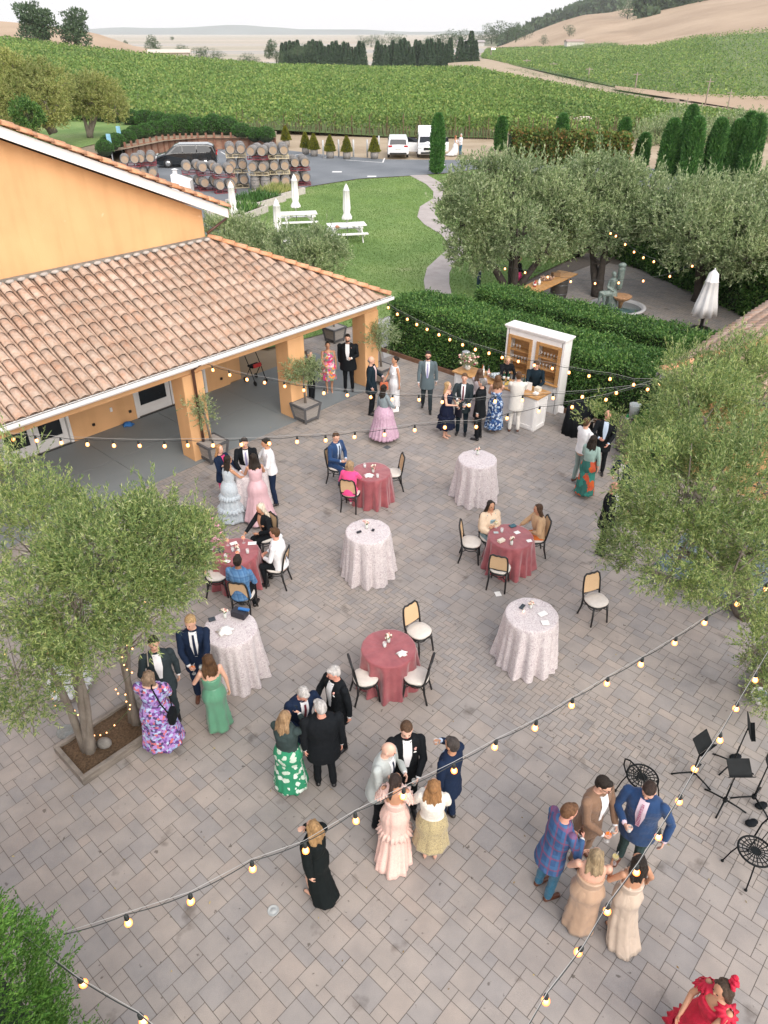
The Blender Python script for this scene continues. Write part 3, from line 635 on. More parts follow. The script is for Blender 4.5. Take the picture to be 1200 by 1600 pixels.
def box_leaves(boxes, dens, L, Wd, rng, tilt=.9, rough=.06):
    # leaves over the outside of axis-aligned boxes (x0,y0,z0,x1,y1,z1), skipping what lies inside another box
    out = []
    for i, (x0,y0,z0,x1,y1,z1) in enumerate(boxes):
        dx, dy, dz = x1-x0, y1-y0, z1-z0
        for ax, sg, ar in ((0,-1,dy*dz),(0,1,dy*dz),(1,-1,dx*dz),(1,1,dx*dz),(2,1,dx*dy)):
            n = int(ar*dens); q = np.stack([rng.uniform(x0,x1,n), rng.uniform(y0,y1,n), rng.uniform(z0,z1,n)], 1)
            q[:, ax] = (x1,y1,z1)[ax] if sg > 0 else (x0,y0,z0)[ax]; nm = np.zeros((n,3)); nm[:, ax] = sg
            bumpy = .05*np.sin(q[:,0]*3.1+q[:,1]*2.3)+.04*np.sin(q[:,1]*5.3+q[:,2]*4.1+q[:,0]*1.7); q += nm*(rng.normal(size=n)*rough-.03+bumpy)[:, None]
            k = np.ones(n, bool)
            for j, b in enumerate(boxes):
                if j != i: k &= ~((q[:,0]>b[0]+.03)&(q[:,0]<b[3]-.03)&(q[:,1]>b[1]+.03)&(q[:,1]<b[4]-.03)&(q[:,2]<b[5]-.03))
            out.append((q[k], nm[k]))
    q = np.concatenate([o[0] for o in out]); nm = np.concatenate([o[1] for o in out])
    d = nm*.7+rng.normal(size=q.shape)*tilt; d[:, 2] += .35
    return leaf_quads(q, d, L*rng.uniform(.6,1.4,len(q)), Wd, rng)
def hedge(label, s0, s1, t0, t1, boxes, dens=900, L=.075, Wd=.045, mat=M_hedge, seed=1, name='hedge', at=None):
    # boxes in local coordinates (x along s, y along -t), relative to W(s0,t0)
    t = thing(name, label, 'hedge', at[0] if at else W(s0, t0, 0), at[1] if at else AB); rng = np.random.default_rng(seed)
    link('foliage', np_mesh('foliage', box_leaves(boxes, dens, L, Wd, rng), mat), t)
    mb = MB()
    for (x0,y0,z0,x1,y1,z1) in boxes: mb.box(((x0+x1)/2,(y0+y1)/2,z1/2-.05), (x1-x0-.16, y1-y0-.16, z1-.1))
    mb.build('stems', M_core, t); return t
# front hedge: local x = s-6, y = -(t+1.6)
hedge('large clipped dark green hedge behind the drinks bar, wrapping round in a U', 6, 0, -1.6, 0,
      [(0,-10.9,0,1.95,0,1.75),(3.3,-10.9,0,4.6,-1.2,1.66),(.02,-10.9,0,4.58,-9.1,1.72)], 1400)
hedge('dark green creeper hedge along the far side of the side court', 0, 0, 0, 0, [(0,0,0,16,1.4,3.0)], 420, .13, .09, seed=3, at=((11.3,38.6,0), rad(-73)))
hedge('small dark green hedge under the outbuilding eave beside the barrel cooler', 3.9, 0, 8.55, 0, [(0,-1.0,0,1.3,0,1.3)], 1300, seed=4)
hedge('low teal green clipped hedge block beside the big closed umbrella', 9.3, 0, 9.2, 0, [(0,-.8,0,.8,0,1.0)], 900, .07, .045, leafmat('teal_leaf', [(.008,.045,.03),(.012,.07,.045)], .1), 5)
def ball_shrub(p, r, label, group, name='round_shrub', mat=M_box, n=2200, leaf=.12):
    t = thing(name, label, 'shrub', p, 0, group); rng = np.random.default_rng(3)
    u = unit(rng.normal(size=(n,3))); u[:, 2] = np.abs(u[:, 2])*1.0-.25*(rng.random(n) < .4); q = u*np.array([r,r,r*.86])*(1+rng.normal(size=n)*.03)[:, None]+np.array([0,0,r*.55])
    link('foliage', np_mesh('foliage', leaf_quads(q, u+rng.normal(size=q.shape)*.7, leaf, leaf*.7, rng), mat), t)
    mb = MB(); mb.ball((0,0,r*.5), (r*.93,r*.93,r*.8), 12, 8); mb.build('stems', M_core, t); return t
G1 = 'round clipped shrubs in rows above the car park fence'
first = None
SH = [(173,228,.8),(183,223,.8),(200,217,.8),(212,211,.8),(228,209,.85),(243,206,.9),(262,205,1.05),(287,204,1.15),(311,204,1.1),(335,203,1.1),(357,204,1.1),(378,208,.9),(398,212,.75),(416,213,.85),
      (165,235,.7),(103,180,.9),(115,181,.9),(129,182,.9),(145,183,.95),(162,184,.95),(180,186,1.05),(207,189,1.05),(228,192,1.05),(249,194,1.05),(267,198,.95)]
for i, (x, y, r) in enumerate(SH):
    p = P(x, y+6, 1.0); lab = ('%s clipped shrub from the left in the front row above the fence' % ORD[i] if i < 14 else 'round clipped shrub at the left foot of the front row' if i == 14 else '%s clipped shrub from the left in the back row, behind the garden lawn' % ORD[i-15])
    if first is None: first = ball_shrub(p, 1.0, lab, G1); first.scale = (r,r,r)
    else: dup(first, p, random.random()*6, lab, sc=(r,r,r*random.uniform(.9,1.1)))
# ------------------------------------------------ cypresses
def cypress_mesh(h, r, n, leaf, rng, top=.55):
    v = rng.random(n)**.85; z = h*v; a = rng.random(n)*2*PI; prof = np.minimum(1, v/.12+.55)*np.where(v > top, np.sqrt(np.maximum(0, 1-((v-top)/(1-top))**2.2)), 1)
    rr = r*prof*(1+.10*np.sin(a*5+z*1.3)+.06*np.sin(a*11)+rng.normal(size=n)*.05); q = np.stack([rr*np.cos(a), rr*np.sin(a), z+.05], 1)
    d = np.stack([np.cos(a)*.4, np.sin(a)*.4, np.ones(n)], 1)+rng.normal(size=(n,3))*.3
    return leaf_quads(q, d, leaf*rng.uniform(.6,1.5,n), leaf*.38, rng)
cy = thing('cypress', 'slim pointed cypress standing where the garden path meets the car park', 'tree', P(682,272))
rng = np.random.default_rng(5); link('crown', np_mesh('crown', cypress_mesh(4.9,.47,9000,.24,rng,.45), M_cyp), cy)
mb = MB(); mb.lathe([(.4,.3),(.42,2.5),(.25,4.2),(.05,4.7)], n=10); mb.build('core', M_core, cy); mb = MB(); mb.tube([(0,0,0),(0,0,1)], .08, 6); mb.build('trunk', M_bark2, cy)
CY = [(781,236,2.7,'slim cypress rising behind the crown of the leftmost court olive'),(872,252,3.4,'slim cypress in front of the clipped reddish hedge'),(968,255,3.2,'slim cypress at the right end of the reddish hedge'),(1000,262,2.4,'short cypress between the reddish hedge and the cypress row'),
      (1036,285,3.9,'leftmost of the tall cypresses in the row above the right olives'),(1062,275,4.5,'back cypress leaning out behind the row above the right olives'),(1071,290,4.1,'second tall cypress of the front row above the right olives'),(1106,288,4.0,'third tall cypress of the front row above the right olives'),(1134,287,3.9,'fourth tall cypress of the front row above the right olives'),(1150,280,4.2,'back cypress behind the right end of the row'),(1161,292,4.3,'rightmost tall cypress of the front row above the right olives')]
for x, y, h, lab in CY: 
    wide = 1.18 if y > 265 else 1.0
    dup(cy, P(x, y), random.random()*6, lab, (wide, wide, h/4.9*1.05), group=None)
cy.scale = (.95,.95,.84)
# the big near conifer at the lower left
nc = thing('conifer', 'huge bright green conifer close up in the lower left corner', 'tree', (-4.12, 1.8, 0)); rng = np.random.default_rng(8)
M_near = leafmat('near_conifer_leaf', [(.04,.12,.02),(.075,.19,.035),(.12,.26,.05),(.18,.33,.075)], .2, .6, 1.5)
def near_prof(z): return 1.78*np.clip(z/1.0+.5,0,1)*np.sqrt(np.clip(1-((np.maximum(z,2.2)-2.2)/4.3)**1.6,0,1))
n = 34000; z = 6.4*rng.random(n)**.9; a = rng.random(n)*2*PI; lob = 1+.07*np.sin(a*9+z*2.1)+.06*np.sin(a*17-z*5)+.05*np.sin(z*9+a*4)
rr = near_prof(z)*lob*(1-.10*rng.random(n)); q = np.stack([rr*np.cos(a), rr*np.sin(a), z], 1)
d = np.stack([np.cos(a), np.sin(a), np.full(n, .95)], 1)+rng.normal(size=(n,3))*.35
k = rng.choice(n, 60); 
link('crown', np_mesh('crown', np.concatenate([sprigs(q, d, 12, .15*rng.uniform(.6,1.3,n), .030, .011, .6, rng), sprigs(q[k], d[k], 40, .42, .07, .025, .5, rng)]), M_near), nc)
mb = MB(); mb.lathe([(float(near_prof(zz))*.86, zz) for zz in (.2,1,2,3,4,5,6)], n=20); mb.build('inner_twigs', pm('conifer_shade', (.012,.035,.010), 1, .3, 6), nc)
mb = MB(); mb.tube([(0,0,0),(0,0,1.2)], .15, 8); mb.build('trunk', M_bark2, nc)
# ------------------------------------------------ olive trees
def limbs(mb, base, targets, r0, rng, sides=9, wob=.12, seg=9):
    for T in targets:
        T = Vector(T); b0 = Vector(base)+Vector((rng.uniform(-.06,.06), rng.uniform(-.06,.06), 0)); mid = b0.lerp(T, .45)+Vector((rng.uniform(-wob,wob), rng.uniform(-wob,wob), .25*(T-b0).length*.5))
        pts = []; rs = []; ph = rng.uniform(0,6)
        for i in range(seg+1):
            u = i/seg; p = b0*(1-u)**2+mid*2*u*(1-u)+T*u*u; p += Vector((math.sin(u*9+ph), math.cos(u*7+ph), 0))*wob*.25*u; pts.append(p); rs.append(r0*(1-u*.82)*(1.35 if i == 0 else 1)*(1+.08*math.sin(u*23+ph)))
        mb.tube(pts, rs, sides)
        for k in range(5):
            u = rng.uniform(.45,.95); i = int(u*seg); p = pts[i]; e = p+Vector((rng.uniform(-1,1), rng.uniform(-1,1), rng.uniform(.1,.8))).normalized()*rng.uniform(.4,1.0)*(T-b0).length*.28
            m_ = p.lerp(e,.5)+Vector((rng.uniform(-.06,.06),rng.uniform(-.06,.06),.05)); mb.tube([p,m_,e], [rs[i]*.55, rs[i]*.35, rs[i]*.12], 5)
def tree(name, label, cat, base, blobs, stems, mat, nsp, nl, slen, L, Wd, seed, r0=.13, bark=None, up=.5, shell=.45, group=None, spread=.9):
    base = Vector(base); t = thing(name, label, cat, base, 0, group); rng = np.random.default_rng(seed); rg = random.Random(seed)
    Bl = [(b[0]-base.x, b[1]-base.y, b[2]-base.z, *b[3:]) for b in blobs]
    p, u = on_blobs(Bl, nsp, rng, shell); d = u*.8+np.array([0,0,up])+rng.normal(size=p.shape)*.3
    # leaf clumps: keep sprigs where a lumpy field is high, so gaps show
    f = np.sin(p[:,0]*2.9+seed)*np.sin(p[:,1]*3.3+seed*2)*np.sin(p[:,2]*3.7)+.6*np.sin(p[:,0]*7.1+p[:,2]*6)*np.sin(p[:,1]*6.7+seed); k = f > -.12+rng.normal(size=len(p))*.15
    p, d = p[k], d[k]
    kk = rng.choice(len(p), len(p)//16); ds = u[k][kk]*.6+np.array([0,0,1.3])+rng.normal(size=(len(kk),3))*.25; sl = slen*rng.uniform(1.4,2.8,len(kk))
    Q = [sprigs(p, d, nl, slen*rng.uniform(.6,1.4,len(p)), L, Wd, spread, rng)]+([sprigs(p[kk], ds, nl*2, sl, L, Wd, spread*.6, rng)] if up > .1 else [])
    link('crown', np_mesh('crown', np.concatenate(Q), mat), t)
    mb = MB(); limbs(mb, (0,0,0), [(Bl[i][0], Bl[i][1], Bl[i][2]) for i in stems], r0, rg); mb.build('trunk', bark or M_bark, t)
    # thin twigs inside the crown
    mb = MB(); q, w = on_blobs(Bl, 90, rng, .7)
    for a, b_ in zip(q, w): a = Vector(a); e = a-Vector(b_)*rg.uniform(.3,.7)-Vector((0,0,.25)); mb.tube([e, a.lerp(e,.5)+Vector((0,0,.05)), a], [r0*.14, r0*.1, r0*.05], 4, False)
    mb.build('twigs', bark or M_bark, t); return t
def blobsP(l): return [(*P(x, y, z), r, r, r*.8) for x, y, z, r in l]
def blobsY(l, Y): return [(*RY(x, y, Y+dy), r, r*1.1, r*.85) for x, y, dy, r in l]
LB = blobsP([(55,840,3.7,.74),(165,870,3.8,.74),(255,860,3.6,.58),(120,935,3.5,.72),(25,940,3.4,.74),(205,925,3.3,.55),(110,985,2.9,.45),(20,1040,2.8,.62),(270,905,3.2,.32),(72,775,4.2,.34),(245,805,4.0,.30),(5,790,3.8,.6),(160,820,4.1,.36),(50,1095,2.4,.34),(185,970,2.8,.3),(300,845,3.5,.34),(215,830,4.0,.4),(150,1010,2.8,.34),(225,975,2.9,.28),(80,1050,2.6,.34),(35,715,4.1,.3)])
t_ = tree('olive_tree', 'big near olive tree at the left, its leaning trunks wound with fairy lights', 'tree', P(140,1178), LB, [3,6,4,0], M_oli, 8600, 15, .25, .062, .0135, 21, .07)
t2_ = tree('olive_tree', 'second leaning olive of the left bed, with two upright grey trunks', 'tree', P(213,1132), LB[1:3]+LB[5:6]+LB[8:9]+LB[10:11]+LB[14:16], [0,2,5], M_oli, 3600, 15, .25, .062, .0135, 22, .06)
RBL = blobsP([(960,668,3.3,.18),(1042,705,3.9,.58),(1100,650,4.4,.85),(1185,610,4.6,.75),(1035,790,3.6,.55),(1085,770,4,1.0),(1180,740,4.2,.95),(985,850,3.0,.36),(1060,860,3.3,.72),(1155,865,3.6,.75),(1205,905,3,.4),(1100,912,2.9,.28),(1155,565,4.8,.42),(1065,625,4.3,.32),(1110,615,4.3,.6),(1075,585,4.5,.4),(925,655,3.4,.2),(955,868,2.7,.18)])
tree('olive_tree', 'big near olive tree filling the right edge above the gravel bed', 'tree', P(1165,960), RBL, [5,4,9,2,1,8], M_oli, 14500, 15, .25, .062, .0135, 23, .12)
tree('shrub', 'leafy shrub growing from the mulched corner bed at the right edge', 'shrub', P(1215,1075), blobsP([(1195,1045,.9,.32),(1185,1010,1.4,.3),(1215,1080,.8,.4),(1215,980,1.6,.4)]), [0], M_oli, 1500, 15, .2, .05, .016, 24, .03)
# olives of the side court
tree('court_olive', 'broad silvery olive with three trunks by the barrel table', 'tree', P(800,468), blobsY([(742,325,0,1.15),(800,300,1,1.2),(765,365,0,1.1),(722,345,0,.75),(738,392,-.5,.85),(808,358,-1,.95),(862,320,.5,1.15),(875,365,0,.9),(850,385,-1,.45),(770,392,-1,.45),(712,300,.5,.5),(735,275,1,.55),(780,272,1,.55),(830,275,1,.5),(700,330,0,.4),(760,262,1,.35),(850,285,1,.4)], 31), [3,5,7,1], M_oli2, 7600, 14, .42, .13, .04, 31, .2, M_bark2)
tree('court_olive', 'tall olive with a dark straight double trunk behind the bronze fountain', 'tree', P(934,462), blobsY([(915,305,1,1.15),(965,315,1,1.2),(905,350,0,.95),(950,362,-.3,.85),(1000,300,1,.9),(880,290,2,.8),(940,275,1.5,.7),(985,345,0,.6),(910,270,1,.4),(975,272,1,.4)], 31.5), [0,3,1], M_oli2, 6500, 14, .45, .13, .04, 32, .2, M_bark2)
tree('court_olive', 'wide silvery olive spreading over the creeper hedge at the right', 'tree', P(1090,470), blobsY([(1060,332,1,1.1),(1120,338,0,1.2),(1180,330,1,1.2),(1085,365,-1,1.1),(1150,372,-1,1.2),(1040,350,0,.8),(1195,365,-1,1.2),(1060,395,-1,.6),(1115,400,-1.5,.7),(1165,400,-2,.8),(1215,340,0,1.1),(1100,305,2,.5),(1025,330,1,.7),(1150,298,1,.45),(1195,296,1,.45),(1075,300,1,.35)], 30), [3,1,6], M_oli2, 11000, 14, .45, .13, .04, 33, .2, M_bark2)
tree('court_olive', 'olive behind the lawn edge between the two dark trunked court olives', 'tree', P(905,400), blobsY([(840,325,0,1.2),(880,345,0,1.2),(930,340,0,1.2),(990,345,0,1.1)], 38), [1], M_oli2, 3500, 14, .5, .15, .05, 34, .2, M_bark2)
# grey olives far right, beyond the cypress row
for i, (x, y, Y, n, lab) in enumerate(((1050,222,84,2,'grey green olive beyond the cypress row, left one of two'),(1150,218,88,3,'grey green olive beyond the cypress row at the right edge'))):
    tree('grey_olive', lab, 'tree', RY(x, 245, Y), blobsY([(x-30,y+5,0,2.6),(x+10,y-8,1,2.8),(x+45,y+4,0,2.6),(x,y+15,-2,2.4),(x+40,y+15,-2,2.4)], Y), [1,3], M_oli2, 4200, 12, .6, .22, .08, 40+i, .25, M_bark2)
# small olives peeping over the porch roof
tree('olive_tree', 'bushy olive showing over the porch roof beside the right picnic table', 'tree', P(480,455), blobsY([(455,395,0,.85),(495,392,0,.85),(520,405,0,.6),(480,410,-1,.8),(440,415,-1,.7)], 31), [0,1], M_oli2, 3600, 14, .35, .12, .035, 51, .1)
tree('olive_tree', 'bushy olive at the gable corner behind the porch roof', 'tree', P(370,420), blobsY([(345,365,0,.7),(380,372,0,.85),(415,385,0,.6),(360,395,-1,.8),(400,400,-1,.8)], 33), [0,1], M_oli2, 3600, 14, .35, .12, .035, 52, .1)
M_wil = leafmat('pepper_leaf', [(.19,.24,.07),(.27,.32,.10),(.35,.37,.13),(.44,.43,.20)], .3, .6, .3)
tree('pepper_tree', 'yellowish pepper tree with one straight trunk on the garden lawn', 'tree', RY(141,214,78), blobsY([(120,150,0,1.4),(145,142,0,1.5),(168,150,0,1.3),(178,168,-1,1.0),(108,158,0,.9),(140,158,-1,1.1)], 78), [1,0,2], M_wil, 4200, 12, .6, .2, .07, 61, .22, M_bark, 0)
tree('pepper_tree', 'large soft green pepper tree at the left edge above the gable', 'tree', RY(82,205,72), blobsY([(10,128,0,2.3),(45,140,0,2.0),(20,165,-2,2.3),(70,158,-1,1.6),(60,118,1,1.2),(88,130,1,1.2),(82,172,-1,1.1),(0,105,0,1.4)], 72), [3,1,2], M_wil, 8500, 12, .6, .2, .07, 62, .3, M_bark, 0)
tree('flowering_shrub', 'dark flowering shrub at the foot of the large pepper tree', 'shrub', RY(45,190,66), blobsY([(40,176,0,1.0),(52,182,0,.8)], 66), [0], M_hedge, 900, 12, .3, .15, .1, 63, .05, M_bark2)
# reddish clipped hedge beyond the cypresses
t = thing('reddish_hedge', 'long clipped green hedge tinged red beyond the slim cypresses', 'hedge', P(800,262)); a_, c_ = P(795,252)-P(800,262), P(975,262)-P(800,262); rng = np.random.default_rng(6)
n = 16000; u = rng.random(n); vv = rng.random(n); top = rng.random(n) < .45; q = np.outer(1-u, a_)+np.outer(u, c_); q[:, 1] += np.where(top, rng.uniform(-1,1,n), -1.0)+rng.normal(size=n)*.1; q[:, 2] = np.where(top, 2.3, vv*2.3)+.12*np.sin(u*60)+rng.normal(size=n)*.07
d = rng.normal(size=(n,3)); d[:, 2] += .5; link('foliage', np_mesh('foliage', leaf_quads(q, d, .28, .2, rng), leafmat('red_hedge_leaf', [(.06,.13,.03),(.10,.17,.04),(.14,.18,.045),(.24,.13,.045),(.12,.20,.04)], .2, .6, .15)), t)
mb = MB(); mb.bar(a_+Vector((0,0,1.1)), c_+Vector((0,0,1.1)), 1.8, 2.1); mb.build('stems', M_core, t)
# ------------------------------------------------ far trees
M_far = leafmat('far_leaf', [(.045,.08,.045),(.07,.115,.06),(.10,.15,.08)], .1, .7, .05); M_con = leafmat('far_conifer_leaf', [(.03,.065,.04),(.05,.095,.055),(.075,.125,.065)], .05, .7, .05)
def far_round(label, cat, p, h, w, seed, name='distant_tree', mat=None, wispy=False, group=None, n=1500):
    t = thing(name, label, cat, p, 0, group); rng = np.random.default_rng(seed); rg = random.Random(seed); bl = []
    for i in range(7): a = rg.uniform(0,6.28); r = rg.uniform(.1,.55)*w/2; bl.append((r*math.cos(a)*1.3, r*math.sin(a), h*(.22+.6*(i/6)*rg.uniform(.8,1.1)), w*rg.uniform(.26,.38), w*.34, h*rg.uniform(.16,.24)))
    if wispy: bl += [(w*.1, 0, h*.92, w*.16, w*.1, h*.06), (w*.35, 0, h*.75, w*.12, w*.1, h*.06), (-w*.25, 0, h*.88, w*.15, w*.1, h*.05)]
    n = int(n*1.6); q, u = on_blobs(bl, n, rng, .6); s = h*.06; link('crown', np_mesh('crown', leaf_quads(q, u+rng.normal(size=q.shape)*.8, s*rng.uniform(.6,1.5,len(q)), s*.7, rng), mat or M_far), t)
    mb = MB(); mb.tube([(0,0,0),(0,0,h*.4),(w*.05,0,h*.7)], [h*.03,h*.02,h*.01], 5); mb.tube([(0,0,h*.3),(w*.2,0,h*.65)], [h*.015,h*.008], 5); mb.build('trunk', M_bark2, t); return t
def px_h(y0, y1, Y): return RY(600, y1, Y).z-RY(600, y0, Y).z
far_round('left of two eucalyptus trees on the golden hill, with a feathery leaning top', 'tree', RY(58,70,270), px_h(72,3,270), 13, 71, 'eucalyptus', M_far, True, n=3200)
far_round('right of two eucalyptus trees on the golden hill, bare topped', 'tree', RY(120,74,275), px_h(76,16,275), 9.5, 72, 'eucalyptus', M_far, True, n=2400)
MID = [(240,82,56,8,'dark pointed tree beside the pale roof on the plain'),(287,91,70,9,'bright green round tree behind the pale roof'),(315,93,72,8,'round tree right of the pale roof'),(335,97,78,11,'low dark clump of trees right of the pale roof'),(385,104,84,11,'round clump where the vines end before the conifers'),(400,104,92,9,'small tree beside the round clump before the conifers'),
       (197,70,63,2.5,'tiny tree low on the golden slope'),(215,88,80,3,'small bush on the shoulder of the golden slope'),(421,92,62,6,'tall thin tree left of the conifer row'),(432,100,76,7,'shaggy tree at the left end of the conifer row'),(465,88,70,14,'broad pale tree behind the conifer row'),(483,74,67,3,'tiny pair of trees out on the plain'),(501,75,63,4,'small round tree out on the plain'),(537,73,64,4,'lone small tree out on the plain near the eucalyptus belt'),(270,63,57,3,'faint far tree out on the plain at the left')]
for i, (x, yb, yt, w, lab) in enumerate(MID):
    Y = 420 if yb > 78 else 620; far_round(lab, 'tree', RY(x, yb, Y), px_h(yb, yt, Y)*1.05, w, 80+i, n=900, group=None)
# conifer belt
cn = thing('conifer', 'dark conifer at the left end of the belt across the vineyard', 'tree', RY(443,108.5,500), 0, 'conifers in the belt beyond the vineyard'); rng = np.random.default_rng(9); n = 1300
v = rng.random(n)**1.3; a = rng.random(n)*6.28; rr = (1-v)**.75*2.2*(1+.2*rng.normal(size=n)); q = np.stack([rr*np.cos(a), rr*np.sin(a), v*12.5+.6], 1); d = np.stack([np.cos(a), np.sin(a), np.full(n,-.1)],1)+rng.normal(size=(n,3))*.3
link('crown', np_mesh('crown', leaf_quads(q, d, .9, .7, rng), M_con), cn); mb = MB(); mb.lathe([(.25,0),(1.7,1.0),(1.5,3),(.05,12)], n=7); mb.build('trunk', M_con, cn)
k = 0
CX = [443+5.95*i for i in range(1,22)]+[590+5.9*i for i in range(20)]+[718,726,734,741]
for i, x in enumerate(CX):
    grp = i < 21; two = 21 <= i < 41
    lab = '%s conifer from the left in the left stretch of the belt' % ORD[i+1] if grp else '%s conifer from the left in the right stretch of the belt' % ORD[i-21] if two else '%s conifer from the left in the tight clump by the highway bend' % ORD[i-41]
    g = 'conifers in the left stretch of the belt' if grp else 'conifers in the right stretch of the belt' if two else 'conifers in the tight clump'
    y0 = 108.5 if x < 700 else 107.5; s = random.uniform(.88,1.15)*(1.2 if x > 710 else 1)
    dup(cn, RY(x, y0, 500+random.uniform(-4,4)), random.random()*6, lab, (s,s,s*random.uniform(.92,1.06)), group=g)
cn['group'] = 'conifers in the left stretch of the belt'; cn['label'] = 'first conifer from the left in the left stretch of the belt'
eu = [(568,75,15),(580,74,16),(597,75,17),(612,75,20),(628,75,17),(664,75,14),(676,75,16),(690,75,20),(705,74,22),(718,75,24),(738,71,13),(752,70,18),(768,69,24),(776,68,27),(792,68,26),(806,66,24),(820,62,20)]
for i, (x, yb, hp) in enumerate(eu):
    Y = 900; t = far_round('%s hazy eucalyptus from the left in the far windbreak' % ORD[i], 'tree', RY(x, yb, Y), px_h(yb, yb-hp*1.3, Y), 12+hp*.3, 120+i, 'distant_eucalyptus', group='eucalyptus windbreak on the plain', n=500)
# oak scrub on the hillside and ridge: far woods that read as one mass
def wood(label, pts, n, size, seed, name='oak_wood'):
    rng = np.random.default_rng(seed); rg = random.Random(seed); bl = []
    for (x, y, Y, r) in pts: c = RY(x, y, Y); bl.append((c.x, c.y, c.z, r, r, r*.75))
    q, u = on_blobs(bl, n, rng, .4); o = link(name, np_mesh(name, leaf_quads(q, u+rng.normal(size=q.shape)*.8, size, size*.8, rng), M_far)); tag(o, label, 'wood', kind='stuff')
rg = random.Random(12)
HW = [(rg.uniform(1000,1110), rg.uniform(-15,24), 940, 8) for _ in range(46)]+[(rg.uniform(1008,1022), rg.uniform(20,36), 900, 6) for _ in range(6)]+[(rg.uniform(1110,1210), rg.uniform(-25,-6), 960, 9) for _ in range(14)]
wood('dark oak wood in a fold of the golden hillside', [p for p in HW], 9000, 5, 5)
wood('dark scrub along the top of the ridge behind the golden hill', [(790+i*4.2+rg.uniform(-3,3), 64-i*1.62+rg.uniform(-3,4), 1480, 14) for i in range(42)], 6000, 8, 6, 'ridge_scrub')
for i, (x, y, w, lab) in enumerate(((889,57,9,'lone dark oak on the golden hillside, upper one'),(849,70,7,'lone dark oak low on the golden hillside'),(980,30,16,'large dark oak on the golden hillside'),(903,77,5,'small oak by the white farmhouse'))):
    far_round(lab, 'tree', RY(x, y, 800), w*1.1, w*1.2, 150+i, n=500)
# ================================================================ FURNITURE
M_cane = pm('woven_cane', (.62,.43,.25), .7, .08, 90, .3, 200); M_seat = pm('cream_seat', (.62,.58,.53), .8, .06, 12); M_fr = pm('black_bentwood', (.012,.013,.014), .35, .3, 8)
def make_chair(label, loc, rz):
    t = thing('dining_chair', label, 'chair', loc, rz)      # faces local -y
    mb = MB(); mb.lathe([(.19,.445),(.212,.452),(.216,.468),(.205,.482),(.1,.492),(.02,.493)], n=24, fn=lambda a,r,z: r*(1+.07*abs(math.sin(2*a))), sy=.98); mb.build('seat', M_seat, t)
    mb = MB(); mb.lathe([(.19,.405),(.218,.41),(.218,.444),(.19,.446)], n=24, fn=lambda a,r,z: r*(1+.07*abs(math.sin(2*a))), sy=.98); mb.build('seat_frame', M_fr, t)
    mb = MB(); pr = [(-.185,.17,.47),(-.19,.195,.60),(-.185,.225,.78),(-.165,.25,.895),(-.12,.262,.935),(-.05,.262,.915),(0,.262,.93),(.05,.262,.915),(.12,.262,.935),(.165,.25,.895),(.185,.225,.78),(.19,.195,.60),(.185,.17,.47)]
    mb.tube(pr, .0185, 8); mb.tube([(-.186,.185,.54),(0,.205,.535),(.186,.185,.54)], .014, 6); mb.build('back_frame', M_fr, t)
    mb = MB(); n = 7; vs = []
    for j, (y, z, w) in enumerate(((.187,.545,.18),(.205,.66,.182),(.222,.77,.178),(.245,.87,.163),(.256,.905,.13))):
        for i in range(n): x = -w+2*w*i/(n-1); vs.append((x, y+.006, z-(.012 if j == 4 and i in (2,4) else 0)))
    vs += [(x, y-.008, z) for x, y, z in vs]; m_ = 5*n
    fs = [(j*n+i, j*n+i+1, (j+1)*n+i+1, (j+1)*n+i) for j in range(4) for i in range(n-1)]; fs += [tuple(m_+q for q in reversed(f)) for f in fs]
    rim = [i for i in range(n)]+[j*n+n-1 for j in range(1,5)]+[4*n+i for i in range(n-2,-1,-1)]+[j*n for j in range(3,0,-1)]; fs += [(rim[i], rim[(i+1) % len(rim)], m_+rim[(i+1) % len(rim)], m_+rim[i]) for i in range(len(rim))]
    mb.add(vs, fs); mb.build('backrest', M_cane, t)
    for sx in (-1,1):
        mb = MB(); mb.tube([(.15*sx,-.15,.41),(.165*sx,-.175,.22),(.185*sx,-.20,.0)], [.021,.019,.016], 8); mb.build('leg', M_fr, t)
        mb = MB(); mb.tube([(.18*sx,.165,.47),(.175*sx,.175,.25),(.19*sx,.235,.0)], [.021,.020,.017], 8); mb.build('leg', M_fr, t)
    mb = MB(); mb.tube([(.135*math.cos(2*PI*i/16), .135*math.sin(2*PI*i/16), .30) for i in range(16)], .009, 6, closed=True); mb.tube([(-.17,-.17,.29),(-.1,-.1,.30)], .009, 5); mb.tube([(.17,-.17,.29),(.1,-.1,.30)], .009, 5); mb.tube([(-.17,.175,.29),(-.1,.1,.30)], .009, 5); mb.tube([(.17,.175,.29),(.1,.1,.30)], .009, 5); mb.build('stretcher', M_fr, t)
    return t
GC = 'black bentwood dining chairs with cane backs'
CH = [((932,937),22,'empty cane backed chair standing alone right of the front printed highboy'),((655,985),42,'empty cane backed chair behind the front burgundy table'),((571,1057),105,'empty cane backed chair at the left front of the pink topped burgundy table'),((651,1055),-105,'empty cane backed chair at the right front of the pink topped burgundy table'),
      ((736,846),80,'empty cane backed chair left of the two women at the burgundy table'),((781,886),160,'empty cane backed chair with its back to the camera above a fallen white card'),((836,838),-85,'cane backed chair with the long haired woman in tan sitting on it'),((527,728),65,'cane backed chair with the man in the navy suit sitting on it'),((614,738),-80,'empty cane backed chair at the right side of the middle burgundy table'),
      ((548,768),165,'cane backed chair with the woman in pink sitting on it'),((432,884),-100,'cane backed chair with the man in braces sitting on it'),((414,838),-50,'cane backed chair with the platinum blonde woman sitting on it'),((380,927),170,'cane backed chair with the man in blue check sitting on it'),((338,897),95,'empty cane backed chair under the olive branches left of the left burgundy table'),((335,850),70,'cane backed chair with the woman in feathery pink half hidden by the olive')]
ch0 = None; CHP = []
